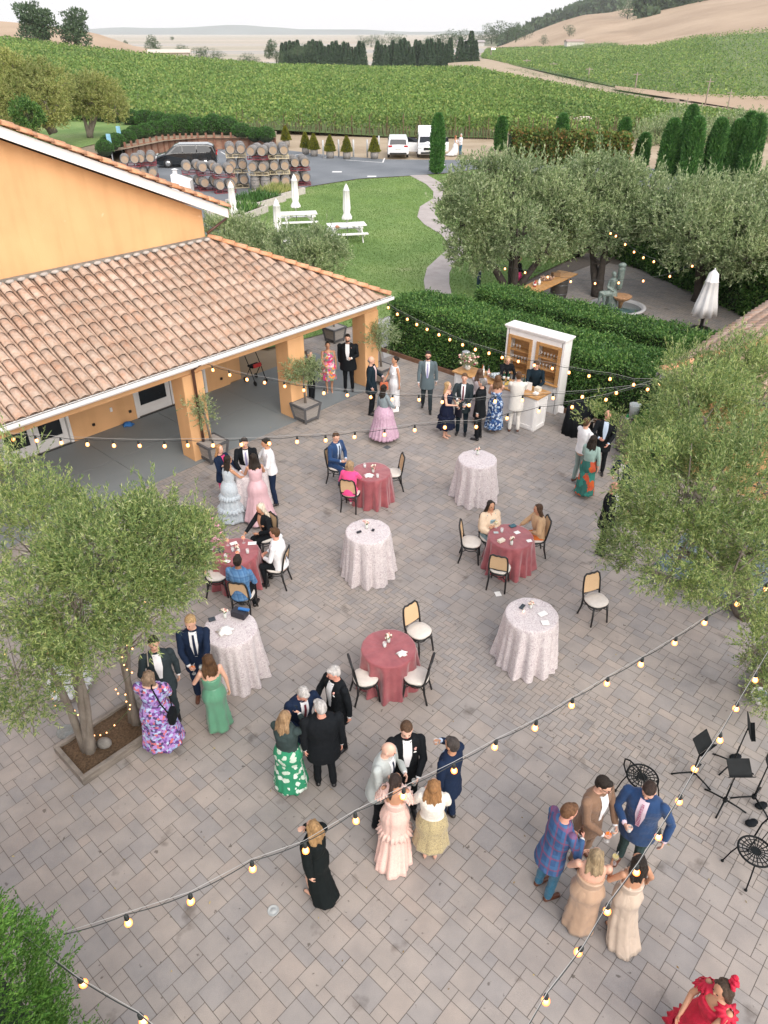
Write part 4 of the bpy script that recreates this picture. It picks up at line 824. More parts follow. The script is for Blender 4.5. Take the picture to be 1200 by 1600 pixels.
for (x, y), yaw, lab in CH:
    p = P(x, y, .47); p.z = 0; CHP.append((p, yaw))
    if ch0 is None: ch0 = make_chair(lab, p, rad(yaw)); ch0['group'] = GC
    else: dup(ch0, p, rad(yaw), lab, group=GC)
# draped tables
def toile(name, a, bcol, sc=14):
    m, nt, b = newmat(name); co = coord(nt); n = N(nt, 'TexNoise', i_Scale=float(sc), i_Detail=5.0, i_Distortion=2.5); nt.links.new(co, n.inputs['Vector'])
    r = ramp(nt, [(.44,a),(.5,bcol),(.53,a),(.62,a),(.66,bcol)]); nt.links.new(n.outputs[0], r.inputs[0]); nt.links.new(r.outputs[0], b.inputs['Base Color']); b.inputs['Roughness'].default_value = .8; b.inputs['Sheen Weight'].default_value = .2; return m
M_toile = toile('printed_linen', (.60,.555,.555), (.37,.30,.33), 9); M_velvet = pm('dusty_rose_velvet', (.22,.045,.058), .6, .2, 4, .15, 20, sheen=.45, col2=(.34,.085,.095))
TEXC = bpy.data.textures.new('creases', 'CLOUDS'); TEXC.noise_scale = .16; TEXC.noise_depth = 1
def cloth_table(name, label, cat, p, h, r, seed, m, drop=.19, group=None):
    rg = random.Random(seed); ph = [rg.uniform(0,6.28) for _ in range(5)]; kk = [rg.choice((9,10,11)), rg.choice((14,16)), 5, 23]
    t = thing(name, label, cat, p, rg.uniform(0,6), group)
    def fn(a, rr, z):
        if rr < r*1.005: return rr
        u = min(1, (h-z)/h); w = 1.35*(.5*math.sin(kk[0]*a+ph[0]+.5*u)+.32*math.sin(kk[1]*a+ph[1])+.25*math.sin(kk[2]*a+ph[2])+.18*math.sin(kk[3]*a+ph[3]))
        return rr*(1+(.02+.115*u**.9)*w)
    prof = [(.01,h+.004),(r*.5,h+.003),(r*.93,h+.002),(r*.985,h-.001),(r*1.002,h-.018)]
    for i in range(1, 15): u = i/14; prof.append((r*(1.012+drop*u+.06*u*u), (h-.02)*(1-u)+.008))
    mb = MB(); mb.lathe(prof, n=160, fn=fn, cap=False); mb.add([(.01*math.cos(2*PI*k/160), .01*math.sin(2*PI*k/160), h+.004) for k in range(160)], [tuple(range(160))]); c = mb.build('tablecloth', m, t)
    dd = c.modifiers.new('d', 'DISPLACE'); dd.texture = TEXC; dd.strength = .022; dd.mid_level = .5
    mb = MB(); mb.lathe([(.03,.0),(.03,h-.04)], n=10); mb.lathe([(r*.97,h-.04),(r*.97,h-.012)], n=40); mb.lathe([(.25,.0),(.25,.03),(.03,.05)], n=16); mb.build('table_frame', M_blk, t); return t, c
HB = [((575,830),'printed linen highboy table in the middle of the patio, posy and sunglasses on top'),((746,717),'tall highboy table in printed linen behind the two seated women'),((831,960),'tall highboy table in printed linen at the front right, papers and a phone on top'),((359,982),'tall highboy table in printed linen beside the left olive, laden with bags'),((388,733),'tall highboy table in printed linen with five guests gathered round it')]
TP = {}
for i, ((x, y), lab) in enumerate(HB): p = P(x, y, 1.07); p.z = 0; TP['h%d' % i] = p; cloth_table('highboy_table', lab, 'table', p, 1.07, .455 if i < 4 else .42, 30+i, M_toile, .13, 'tall highboy tables in printed linen')
LB_ = [((607,1012),'low round table in burgundy velvet at the front with three empty chairs'),((798,838),'low round table in burgundy velvet where two women sit on the right'),((580,737),'low round table in burgundy velvet beside the navy suit man and the woman in pink'),((368,861),'low round table in burgundy velvet with orange drinks by the left olive')]
for i, ((x, y), lab) in enumerate(LB_): p = P(x, y, .76); p.z = 0; TP['l%d' % i] = p; cloth_table('round_table', lab, 'table', p, .76, .47, 40+i, M_velvet, .07, 'low round burgundy velvet tables')
# small things on the tables
GL = glassmat('clear_glass', (.92,.95,.95), .30); M_or = pm('orange_spritz', (.85,.20,.02), .2); M_ros = pm('pink_petal', (.70,.38,.33), .8, .2, 30); M_cream = pm('cream_petal', (.75,.66,.55), .8, .15, 30); M_gr = pm('green_stem', (.06,.13,.04), .7); M_paper = pm('white_paper', (.78,.78,.76), .8, .03); M_ph = pm('phone_glass', (.02,.03,.04), .15); M_vase = pm('frosted_vase', (.60,.63,.60), .35)
def posy(p, label, s=1.0):
    t = thing('flower_vase', label, 'flowers', p, random.random()*6, 'posies on the guest tables', s); mb = MB(); mb.lathe([(.028,0),(.033,.03),(.03,.09),(.024,.10)], n=12); mb.build('vase', M_vase, t)
    mb = MB(); mb2 = MB(); mb3 = MB(); rg = random.Random(label)
    for i in range(11):
        a = rg.uniform(0,6.28); r = rg.uniform(.01,.065); q = Vector((r*math.cos(a), r*math.sin(a), rg.uniform(.12,.19))); (mb if i % 2 else mb2).ball(q, rg.uniform(.014,.024), 7, 5); mb3.tube([(0,0,.08), q], .003, 4); mb3.ball(q+Vector((rg.uniform(-.03,.03),rg.uniform(-.03,.03),-.02)), (.018,.012,.006), 6, 4)
    mb.build('pink_blooms', M_ros, t); mb2.build('cream_blooms', M_cream, t); mb3.build('foliage', M_gr, t); return t
def spritz(p, label, fill=None):
    t = thing('cocktail_glass', label, 'glass', p, 0, 'orange cocktails'); mb = MB(); mb.lathe([(.034,0),(.004,.006),(.004,.07),(.03,.085),(.043,.12),(.038,.165)], n=14, cap=False); mb.build('glass', GL, t); mb = MB(); mb.lathe([(.008,.086),(.028,.09),(.039,.12),(.038,.14)], n=14); mb.build('drink', fill or M_or, t)
    mb = MB(); mb.tube([(0,.0,.12),(.03,.02,.21)], .003, 5); mb.build('straw', M_paper, t); return t
def tumbler(p, label, fill=None, group='tumblers'):
    t = thing('tumbler', label, 'glass', p, 0, group); mb = MB(); mb.lathe([(.030,0),(.036,.09),(.034,.09),(.028,.006)], n=14, cap=False); mb.build('glass', GL, t); mb = MB(); mb.lathe([(.027,.006),(.031,.05)], n=12); mb.build('drink', fill or pm('clear_drink', (.55,.60,.58), .1), t); return t
def napkin(name, p, label, size=(.16,.12,.008), rz=.3, m=None, cat='napkin', crumple=0.0, group=None):
    mb = MB(); rg = random.Random(label)
    if crumple:
        mb.lathe([(.02,0),(size[0]*.55,.004),(size[0]*.45,.03),(size[0]*.25,crumple),(.01,crumple*1.1)], n=18, fn=lambda a,r,z: r*(1+.22*math.sin(5*a+z*40)+.12*math.sin(9*a+1)), sy=size[1]/size[0])
    else: mb.box((0,0,size[2]/2), size)
    o = mb.build(name, m or M_paper, None, bevel=0 if crumple else .003); o.location = p; o.rotation_euler = (0,0,rz); return tag(o, label, cat, group)
def on(x, y, z): return P(x, y, z+.006)
posy(on(607,1003,.77), 'white vase of coral flowers on the pink topped front burgundy table'); napkin('crumpled_napkin', on(628,1022,.765), 'crumpled white napkin on the front burgundy table', (.17,.13), .3, crumple=.05)
tumbler(on(601,1010,.765), 'small glass beside the vase on the front burgundy table')
posy(on(799,851,.765), 'vase of greenery and coral flowers on the two women table'); spritz(on(775,824,.765), 'white wine goblet on the two women table', pm('pale_wine', (.6,.5,.2), .1)); tumbler(on(784,831,.765), 'water tumbler on the two women table')
napkin('clutch_bag', on(783,846,.765), 'cream boxy clutch bag on the two women table', (.15,.09,.05), .6, pm('cream_leather', (.68,.63,.52), .6), 'bag'); napkin('card', on(827,845,.765), 'white card at the right rim of the two women table', (.11,.09,.004), .3, cat='card'); napkin('card', on(775,832,.765), 'pale blue card at the left rim of the two women table', (.10,.07,.004), .0, pm('blue_card', (.45,.52,.52), .7), cat='card'); napkin('card', on(808,832,.765), 'folded white card beside the greenery vase', (.12,.10,.004), .5, cat='card')
napkin('notebook', on(801,822,.765), 'dark teal phone case resting on a tan book between the women', (.14,.10,.02), .5, pm('teal_case', (.02,.10,.13), .4), 'book')
posy(on(583,738,.765), 'pink and cream posy on the middle burgundy table'); napkin('crumpled_napkin', on(576,744,.765), 'white crumpled napkin heap on the middle burgundy table', (.22,.15), .1, crumple=.06); tumbler(on(570,730,.765), 'tumbler by the posy on the middle burgundy table'); tumbler(on(590,746,.765), 'tumbler at the right of the napkin heap on the middle burgundy table')
posy(on(373,863,.765), 'cream posy in the middle of the cocktail table'); spritz(on(356,852,.765), 'orange cocktail at the back left of the cocktail table'); spritz(on(381,848,.765), 'orange cocktail at the back right of the cocktail table'); spritz(on(372,872,.765), 'orange cocktail at the front of the cocktail table')
tumbler(on(387,864,.765), 'full water tumbler at the right of the cocktail table'); tumbler(on(364,861,.765), 'small tumbler left of the cream posy'); tumbler(on(353,872,.765), 'tumbler on the left rim of the cocktail table')
napkin('napkin', on(365,849,.765), 'white napkin between the two rear orange cocktails', (.15,.10,.006), .5); napkin('napkin', on(394,849,.765), 'white napkin before the platinum blonde woman', (.17,.11,.006), .1); napkin('napkin', on(355,877,.765), 'white napkin at the front left of the cocktail table', (.12,.08,.006), -.3); napkin('handbag', on(343,861,.765), 'flat black handbag on the left of the cocktail table', (.18,.13,.04), .1, pm('grey_leather', (.06,.065,.07), .5), 'bag')
posy(on(573,825,1.08), 'posy on the middle printed highboy'); napkin('sunglasses', on(561,832,1.08), 'dark sunglasses case on the middle printed highboy', (.10,.045,.03), .6, pm('black_leather', (.012,.012,.02), .4), 'case'); napkin('sunglasses', on(583,829,1.08), 'folded dark sunglasses on the right of the middle printed highboy', (.06,.05,.03), 1.2, pm('black_leather', (.012,.012,.02), .4), 'sunglasses')
posy(on(746,710,1.08), 'posy alone on the rear printed highboy')
posy(on(829,950,1.08), 'small coral posy on the front right printed highboy', .8); napkin('phone', on(816,948,1.08), 'dark phone lying on the front right printed highboy', (.07,.14,.009), -.6, M_ph, 'phone'); napkin('card', on(848,959,1.08), 'white card nearer the posy on the front right highboy', (.16,.11,.004), .5, cat='card'); napkin('card', on(852,973,1.08), 'white card at the front rim of the front right highboy', (.13,.12,.004), .1, cat='card')
t = thing('candle', 'small lit tealight on the front right printed highboy', 'candle', on(818,957,1.08)); mb = MB(); mb.lathe([(.02,0),(.022,.03)], n=12); mb.build('cup', GL, t); mb = MB(); mb.ball((0,0,.03), (.008,.008,.014), 6, 5); mb.build('flame', emit('flame', (1,.5,.15), 6), t)
posy(on(352,965,1.08), 'pink and green posy on the bag covered highboy'); napkin('handbag', on(375,962,1.08), 'large black handbag with a blue flap on the left highboy', (.26,.16,.12), -.4, pm('black_leather', (.012,.012,.02)), 'bag'); napkin('bag_flap', on(381,953,1.2), 'bright blue pouch lying on the black handbag', (.20,.05,.03), -.25, pm('blue_pouch', (.03,.16,.45), .5), 'pouch'); napkin('napkin', on(352,987,1.08), 'crumpled white napkin bag on the left highboy', (.26,.20), .3, crumple=.09, cat='napkin'); napkin('tablet', on(331,968,1.08), 'small dark notebook on the left rim of the left highboy', (.12,.10,.012), .4, M_ph, 'book')
napkin('table_card', P(778,928,0), 'small white card fallen on the paving below the empty chair', (.12,.14,.006), .2, cat='card')
napkin('crumpled_napkin', P(283,951,.02), 'scrap of white tissue on the paving under the left olive', (.10,.06), .3, crumple=.03)
# drains and covers
def disc(name, x, y, r, m, label, sq=False):
    mb = MB()
    if sq: mb.box((0,0,.006), (r,r,.008), AB)
    else: mb.lathe([(r,.002),(r,.007),(r*.9,.009),(r*.86,.005),(r*.4,.005),(r*.37,.009),(r*.1,.009)], n=32)
    o = mb.build(name, m); o.location = P(x, y, .002); tag(o, label, 'drain cover')
disc('drain_cover', 427, 1423, .075, pm('pale_plastic', (.36,.38,.38), .5, .1, 30), 'round pale drain cover near the woman in the black dress'); disc('drain_cover', 103, 1143, .15, pm('grey_cover', (.22,.23,.22), .7, .2, 20), 'grey round access cover left of the mulched olive bed')
disc('drain_cover', 605, 699, .16, pm('dark_grate', (.10,.11,.12), .6, .3, 60), 'small dark square grate in the rear paving', True); disc('drain_cover', 1016, 908, .09, pm('dark_grate', (.10,.11,.12)), 'small dark round drain beside the blue gravel bed')
rg = random.Random(77); mb = MB(); n = 260; rr_ = np.random.default_rng(77); q = np.stack([rr_.uniform(-5.5,6.5,n), rr_.uniform(4,22,n), np.full(n,.008)],1); d = rr_.normal(size=(n,3)); d[:,2] *= .08
o = link('fallen_leaves', np_mesh('fallen_leaves', leaf_quads(q, d, rr_.uniform(.02,.055,n), .018, rr_), leafmat('fallen_leaf', [(.35,.22,.06),(.20,.13,.06),(.42,.34,.14),(.12,.09,.05)], 0))); tag(o, 'scattered dry yellow leaves and crumbs on the paving', 'leaves', kind='stuff')
# ================================================================ STRING LIGHTS
m, nt, b = newmat('bulb_glow'); lw = N(nt, 'LayerWeight', i_Blend=.45); r = ramp(nt, [(0,(1,.66,.36)),(.35,(1,.42,.12)),(.7,(1,.24,.03)),(1,(1,.15,.01))]); nt.links.new(lw.outputs['Facing'], r.inputs[0]); nt.links.new(r.outputs[0], b.inputs['Emission Color']); nt.links.new(r.outputs[0], b.inputs['Base Color']); b.inputs['Emission Strength'].default_value = 1.7; M_bulb = m
try: m.cycles.emission_sampling = 'NONE'
except Exception: pass
M_sock = pm('bulb_socket', (.015,.02,.02), .5); M_cab = pm('cable', (.03,.035,.035), .6); M_wire = pm('steel_wire', (.38,.38,.37), .5)
mb = MB(); mb.lathe([(.012,.0),(.018,-.01),(.022,-.035),(.024,-.065),(.020,-.075)], n=10); me_s = mb.mesh('socket', M_sock)
mb = MB(); mb.lathe([(.014,-.072),(.027,-.090),(.037,-.117),(.035,-.140),(.020,-.157),(.004,-.163)], n=12); me_b = mb.mesh('bulb', M_bulb)
def strand(label, pts, z0, z1, ends, wire=True, sag=.03, r=.006):
    t = thing('string_light', label, 'string lights', P(*pts[0], z0)); o0 = Vector(t.location); n = len(pts); Q = [P(x, y, z0+(z1-z0)*i/(n-1)-.0) for i, (x, y) in enumerate(pts)]; drop = Vector((0,0,.12))
    path = []; full = [P(*ends[0])] + [q+drop for q in Q] + [P(*ends[1])]
    for i in range(len(full)-1):
        a, c = full[i], full[i+1]
        for k in range(6): u = k/6; path.append(a.lerp(c, u)-Vector((0,0,4*sag*u*(1-u)*min(1,(c-a).length/.6)))-o0)
    path.append(full[-1]-o0); mb = MB(); mb.tube(path, r, 6); mb.build('cable', M_cab, t)
    if wire: mb = MB(); mb.tube([p-o0+Vector((0,0,.03)) for p in full], .003, 5); mb.build('support_wire', M_wire, t)
    for q in Q: s = link('socket', me_s, t); s.location = q+drop-o0; s.rotation_euler = (random.uniform(-.15,.15), random.uniform(-.15,.15), 0); link('bulb', me_b, s)
    return t
S1 = [(20,687),(57,689),(96,692),(137,694),(177,696),(217,697),(258,697),(293,696),(333,696),(376,695),(420,693),(465,690),(509,688),(555,683),(601,679),(648,672),(695,668),(744,667),(793,654),(843,643),(894,636),(948,625)]
strand('long string of warm bulbs across the whole patio in front of the porch columns', S1, 2.7, 2.75, ((-40,668,2.9),(1046,588,2.8)))
S2 = [(332,578),(358,586),(385,593),(414,598),(444,604),(475,610),(507,614),(542,618),(579,621),(614,624),(654,625),(691,628),(732,633),(774,627),(816,625),(863,622),(910,620),(962,614),(1013,609)]
strand('string of warm bulbs from the porch beam past the drinks bar', S2, 2.55, 2.6, ((300,558,2.75),(1046,588,2.8)))
S3 = [(606,481),(620,491),(636,499),(651,507),(668,515),(685,523),(703,531),(722,539),(743,546),(763,552),(785,559),(809,565),(834,571),(863,576),(889,582),(920,588),(953,592),(989,601),(1028,601)]
strand('string of warm bulbs running in front of the tall hedge from the porch corner', S3, 2.5, 2.6, ((599,462,2.85),(1046,588,2.8)))
S4 = [(200,1440),(300,1407),(395,1356),(477,1327),(555,1280),(631,1242),(708,1204),(775,1167),(837,1136),(893,1102),(948,1069),(1002,1038),(1054,1006),(1102,974),(1152,944),(1195,921)]
strand('nearest long string of warm bulbs crossing the lower half of the patio diagonally', S4, 2.6, 2.75, ((100,1460,2.9),(1290,860,3.0)), r=.005)
S5 = [(1177,1061),(1149,1108),(1122,1155),(1088,1203),(1060,1253),(1027,1306),(992,1362),(947,1423),(907,1491),(851,1564)]
strand('string of warm bulbs at the lower right passing over the couple group', S5, 2.75, 2.7, ((1240,950,2.95),(780,1680,2.8)), r=.005)
strand('short string of warm bulbs in front of the conifer at the lower left', [(128,1540),(221,1594)], 2.8, 2.8, ((20,1450,3.0),(330,1680,2.85)), r=.005)
strand('row of warm bulbs over the barrel table and the fountain', [(789,420),(820,426),(855,433),(891,440),(929,443),(966,442),(1005,439),(1047,432),(1082,416)], 2.3, 2.5, ((760,408,2.8),(1110,395,2.8)), False, .04)
strand('row of warm bulbs climbing the creeper hedge', [(954,365),(963,369),(977,382),(990,394),(1006,403),(1022,409)], 3.4, 2.9, ((948,352,3.6),(1040,415,3.0)), False, .04)
fl = [(245,401),(233,435),(248,463),(333,487),(348,506),(335,532),(357,552),(356,581),(347,607),(349,621),(421,598),(448,596),(476,585),(511,552),(517,392),(527,410),(560,415),(564,446),(581,462),(579,480),(545,248),(554,283),(567,304),(589,317),(591,210),(565,195),(22,235),(690,575),(648,0)]
t = thing('fairy_lights', 'tiny fairy lights wound round the leaning olive trunks of the left bed', 'fairy lights', P(140,1170)); o0 = Vector(t.location); mb = MB(); mb.ball((0,0,0), .013, 8, 6); me_f = mb.mesh('bulb', M_bulb); Q = []
for x, y in fl:
    X, Y = x/2.857, y/2.857+940; z = max(.2, min(2.4, (1150-Y)/70+.25)); q = P(X, Y, z); b_ = link('bulb', me_f, t); b_.location = q-o0; Q.append(q-o0)
mb = MB(); mb.tube(sorted(Q[:10], key=lambda q: -q.z), .003, 4); mb.tube(sorted(Q[10:26], key=lambda q: -q.z), .003, 4); mb.build('wire', M_gr, t)
# ================================================================ PEOPLE
TEXF = bpy.data.textures.new('folds', 'CLOUDS'); TEXF.noise_scale = .11; TEXF.noise_depth = 2
def capsule(mb, a, ra, b, rb, n=10, flat=1.0, up=None):
    a, b = Vector(a), Vector(b); d = (b-a); L = d.length
    if L < 1e-5: return mb.ball(a, ra)
    d.normalize(); pts = []; rs = []
    for q in (-.96,-.7,-.35): pts.append(a+d*ra*q); rs.append(ra*math.sqrt(1-q*q))
    pts += [a, b]; rs += [ra, rb]
    for q in (.35,.7,.96): pts.append(b+d*rb*q); rs.append(rb*math.sqrt(1-q*q))
    return mb.tube(pts, rs, n)
def ik(S, T, l1, l2, pole):
    d = T-S; L = d.length
    if L > (l1+l2)*.995: T = S+d*((l1+l2)*.995/L); d = T-S; L = d.length
    L = max(L, abs(l1-l2)+.02); u = d.normalized(); a = (l1*l1-l2*l2+L*L)/(2*L); h = math.sqrt(max(0, l1*l1-a*a)); w = pole-u*pole.dot(u); w.normalize(); return S+u*a+w*h, T
def loft(mb, rows, n=56, pleat=None, cap=True):
    # rows: (z, rx, ry, cx, cy); pleat(a, i, m) -> radial factor
    vs = []; m = len(rows)
    for i, (z, rx, ry, cx, cy) in enumerate(rows):
        for k in range(n):
            a = 2*PI*k/n; f = pleat(a, i/(m-1)) if pleat else 1.0; vs.append((cx+rx*f*math.cos(a), cy+ry*f*math.sin(a), z))
    mb.add(vs, [(i*n+(k+1) % n, i*n+k, (i+1)*n+k, (i+1)*n+(k+1) % n) for i in range(m-1) for k in range(n)], True)
    if cap: b = len(mb.v)-m*n; mb.f += [tuple(b+k for k in range(n)), tuple(b+(m-1)*n+k for k in range(n-1,-1,-1))]; mb.sm += [False]*2
def xf(mb, M, i0=0): mb.v[i0:] = [tuple(M @ Vector(v)) for v in mb.v[i0:]]
def soft(o, vox, disp=0.0, smooth=4):
    r = o.modifiers.new('r', 'REMESH'); r.mode = 'VOXEL'; r.voxel_size = vox; r.use_smooth_shade = True
    s = o.modifiers.new('s', 'SMOOTH'); s.factor = .5; s.iterations = smooth
    if disp: d = o.modifiers.new('d', 'DISPLACE'); d.texture = TEXF; d.strength = disp; d.mid_level = .5
SK = dict(fair=(.62,.36,.26), pale=(.68,.42,.32), tan=(.48,.25,.15), brown=(.26,.12,.07), dark=(.12,.055,.035), red=(.62,.30,.22))
def skinm(k): return pm('skin_'+k, SK[k], .5, .05, 12)
def hairm(c): return pm('hair_%02x%02x%02x' % tuple(int(q*255) for q in c), tuple(q*.55 for q in c), .5, .35, 7, .9, 22, sc=(5,5,.7), col2=tuple(min(1,q*1.25) for q in c), spec=.3)
def clothm(c, rough=.85, sheen=.15, name=None): d = max(c) < .1; return pm(name or 'cloth_%02x%02x%02x%d' % (*[int(q*255) for q in c], int(rough*10)), tuple(q*(.62 if d else 1) for q in c), rough, .10, 5, .12, 220, sheen=0 if d else sheen, spec=.18 if d else .35)
mb = MB(); mb.ball((0,0,0), (.0125,.006,.0065), 8, 6); me_eye = mb.mesh('eye', pm('eye_dark', (.03,.02,.015), .2)); mb = MB(); mb.ball((0,0,0), (.023,.008,.0075), 8, 6); me_mouth = mb.mesh('mouth', pm('lips', (.42,.12,.10), .5))
ARM = dict(down=(.27,.03,.80), hold=(.13,-.30,1.16), low=(.12,-.29,1.03), gest=(.30,-.36,1.24), pocket=(.21,-.06,.93), clasp=(.05,-.25,1.02), table=(.14,-.44,1.10), drink=(.10,-.26,1.44), back=(.24,.12,.83), phone=(.07,-.33,1.42), reach=(.16,-.50,1.05), side=(.34,-.10,.95), cross=(-.06,-.22,1.14), lap=(.10,-.30,1.10), chin=(.04,-.20,1.42), walk=(.25,-.18,.84), shawl=(-.02,-.22,1.24))
def person(label, pos, yaw, h=1.75, fem=False, skin='fair', hair=('short',(.05,.03,.02)), top=None, bottom=None, dress=None, arms=('down','down'), lean=0, sit=False, head=(0,0), near=False, shoes=None, held=(), extras=(), stride=0.0, bulk=1.0, turn=0, tie=None, shirt=None, bow=False, group=None, prec=None):
    s = h/1.78; t = thing('person', label, 'person', pos, rad(yaw), group); sm = skinm(skin); vox = prec or (.008 if near else .0125)
    zh = .93 if not sit else .54; dz = zh-.93; hipy = .0 if not sit else .10
    sw = (.165 if fem else .195)*bulk; hw = (.095 if fem else .09)
    Mu = Matrix.Translation((0,hipy*s,zh*s)) @ Matrix.Rotation(rad(turn), 4, 'Z') @ Matrix.Rotation(rad(lean), 4, 'X') @ Matrix.Translation((0,0,-.93*s))    # upper body, given for a standing figure
    U = lambda x, y, z: Mu @ Vector((x*s, y*s, z*s))
    Mh = Mu @ Matrix.Translation((0,.0*s,1.56*s)) @ Matrix.Rotation(rad(head[0]), 4, 'Z') @ Matrix.Rotation(rad(head[1]-lean*.6), 4, 'X') @ Matrix.Translation((0,0,-1.56*s))
    HD = lambda x, y, z: Mh @ Vector((x*s, y*s, (1.665+z)*s)); Rh = Mh.to_3x3()
    B = MB()
    # head, jaw, nose, ears, neck
    B.ball(HD(0,0,.01), (.076*s,.096*s,.105*s), 16, 12, Rh); B.ball(HD(0,-.030,-.058), (.057*s,.062*s,.058*s), 12, 8, Rh); B.ball(HD(0,-.100,-.012), (.013*s,.018*s,.024*s), 8, 6, Rh)
    for q in (-1,1): B.ball(HD(.078*q,.005,-.008), (.011*s,.020*s,.031*s), 8, 6, Rh)
    capsule(B, U(0,.015,1.47), .062*s, HD(0,.012,-.05), .052*s)
    # torso
    i0 = len(B.v); bw = bulk; loft(B, [(.80,.10*bw,.08,0,.01),(.86,.165*bw,.115,0,.01),(.96,.165*bw,.115,0,.01),(1.10,(.125 if fem else .150)*bw,.10*bw,0,0),(1.28,(.145 if fem else .175)*bw,.115*bw,0,-.005),(1.40,sw*.93,.105,0,0),(1.475,sw*.72,.075,0,.01),(1.51,.07,.06,0,.01)], 20); xf(B, Mu @ Matrix.Scale(s, 4), i0)
    if fem:
        for q in (-1,1): B.ball(U(.068*q,-.085,1.27), .062*s, 10, 8)
    # arms
    J = []
    for q, nm in ((1,arms[0]),(-1,arms[1])):
        a = ARM[nm] if isinstance(nm, str) else nm; Sh = U(sw*q,.0,1.435)
        if isinstance(nm, str): T = Vector((a[0]*q*s, (a[1]+hipy)*s, (a[2]+dz)*s)); T = Matrix.Rotation(rad(turn), 3, 'Z') @ T
        else: T = Vector((a[0]*s, a[1]*s, a[2]*s))
        if lean and nm in ('down','pocket'): T = U(a[0]*q, a[1]-.02, a[2]) if nm == 'down' else T
        pole = Vector((q*.9,.55,-.65)) if T.z < U(0,0,1.3).z else Vector((q*1.0,.2,-.9)); E, Wp = ik(Sh, T, .285*s, .25*s, pole); J.append((q, Sh, E, Wp, nm))
        capsule(B, Sh, .047*s*bw, E, .037*s); capsule(B, E, .037*s, Wp, .024*s)
        d = (Wp-E).normalized(); nrm = Vector((-q,0,.0)); nrm = (nrm-d*nrm.dot(d)); nrm = nrm.normalized() if nrm.length > .1 else Vector((0,0,1)); bx = d.cross(nrm).normalized()
        if bx.z < 0 and abs(d.z) < .7: bx = -bx
        gl = .98; c0 = Wp+d*.02*s; c1 = Wp+d*.085*s
        for w in (-.022,0,.022): capsule(B, c0+bx*w*.7*s, .015*s, c1+bx*w*s, .013*s, 7)
        for i, w in enumerate((.033,.012,-.010,-.031)):
            Lf = (.040,.045,.042,.033)[i]*s; curl = .95 if held and any(hh[0] == q for hh in held) else .45
            k0 = c1+bx*w*s; d1 = (d*math.cos(curl)+nrm*math.sin(curl)); d2 = (d*math.cos(curl*2.1)+nrm*math.sin(curl*2.1)); k1 = k0+d1*Lf; k2 = k1+d2*Lf*.85; capsule(B, k0, .0090*s, k1, .0083*s, 6); capsule(B, k1, .0083*s, k2, .0073*s, 6)
        tb = c0+bx*.018*s+d*.02*s; k1 = tb+(bx*.6+nrm*.6+d*.5).normalized()*.038*s; k2 = k1+(nrm*.7+d*.7).normalized()*.028*s; capsule(B, tb, .012*s, k1, .0105*s, 6); capsule(B, k1, .0105*s, k2, .009*s, 6)
        for hh in held:
            if hh[0] == q:
                gp = c1+nrm*.030*s; hold_item(hh[1], hh[2], t, gp, hh[3] if len(hh) > 3 else None)
    # legs
    Lg = []
    for q in (1,-1):
        Hp = Vector((hw*q*s,(hipy)*s,(zh-.02)*s))
        if sit: Kn = Vector((.11*q*s*(1 if not fem else .7),(-.36+hipy)*s*1.0,.50*s)); An = Vector((.10*q*s*(1.3 if not fem else .6),(-.30+hipy+(-.10*q if stride else 0))*s,.09*s))
        else: yk = stride*q; Kn = Vector((.10*q*s,(-.03-yk*.5-(.05 if q*stride < 0 else 0))*s,.50*s)); An = Vector(((.11 if not fem else .075)*q*s,(.02-yk)*s,(.085+(.05 if q*stride < 0 else 0))*s))
        Lg.append((q,Hp,Kn,An)); r_ = (.080 if not fem else .077)*min(bulk,1.15)
        capsule(B, Hp, r_*s, Kn, .052*s); capsule(B, Kn, .050*s, Kn.lerp(An,.35), .048*s); capsule(B, Kn.lerp(An,.35), .048*s, An, .034*s)
        capsule(B, An+Vector((0,.01*s,-.035*s)), .032*s, An+Vector((.01*q*s,-.13*s,-.055*s)), .024*s)
    o = B.build('body', sm, t); soft(o, vox)
    for q in (-1,1): e = link('eye', me_eye, t); e.matrix_local = Matrix.Translation(HD(.030*q,-.091,.008)) @ Rh.to_4x4() @ Matrix.Scale(s,4)
    e = link('mouth', me_mouth, t); e.matrix_local = Matrix.Translation(HD(0,-.090,-.062)) @ Rh.to_4x4() @ Matrix.Scale(s,4)
    # hair
    st, hc = hair; Hm = hairm(hc or (.1,.1,.1)); Hb = MB()
    if st != 'bald':
        Hb.ball(HD(0,.018,.030), (.083*s,.098*s,.098*s), 16, 12, Rh); Hb.ball(HD(0,.040,-.005), (.080*s,.070*s,.085*s), 14, 10, Rh)
        if st == 'short': Hb.ball(HD(.01,-.045,.088), (.055*s,.045*s,.026*s), 10, 8, Rh)
        if st in ('long','bob','wavy','pony'):
            for q in (-1,1): capsule(Hb, HD(.062*q,-.025,.05), .030*s, HD(.075*q,.01,-.06), .028*s)
        if st == 'bob':
            for x in (-.06,-.03,0,.03,.06): capsule(Hb, HD(x,.05,.0), .048*s, HD(x*1.25,.045+abs(x)*-.3,-.13), .036*s)
        if st in ('long','wavy'):
            rg = random.Random(label); ln = .34 if st == 'long' else .26
            for i in range(9 if st == 'long' else 11):
                x = -.085+.17*i/(8 if st == 'long' else 10); y = .075-abs(x)*.55; a = HD(x*.8,y*.7,.0); m_ = HD(x*1.15+rg.uniform(-.012,.012),y+.015,-.15); e = U(x*1.25+rg.uniform(-.02,.02), y+.055+rg.uniform(-.01,.015), 1.665-ln+rg.uniform(-.05,.03))
                pts = [a, m_, m_.lerp(e,.5)+Vector((rg.uniform(-.012,.012),rg.uniform(-.008,.012),0)), e]; Hb.tube(pts, [.034*s,.034*s,.028*s,.010*s], 8)
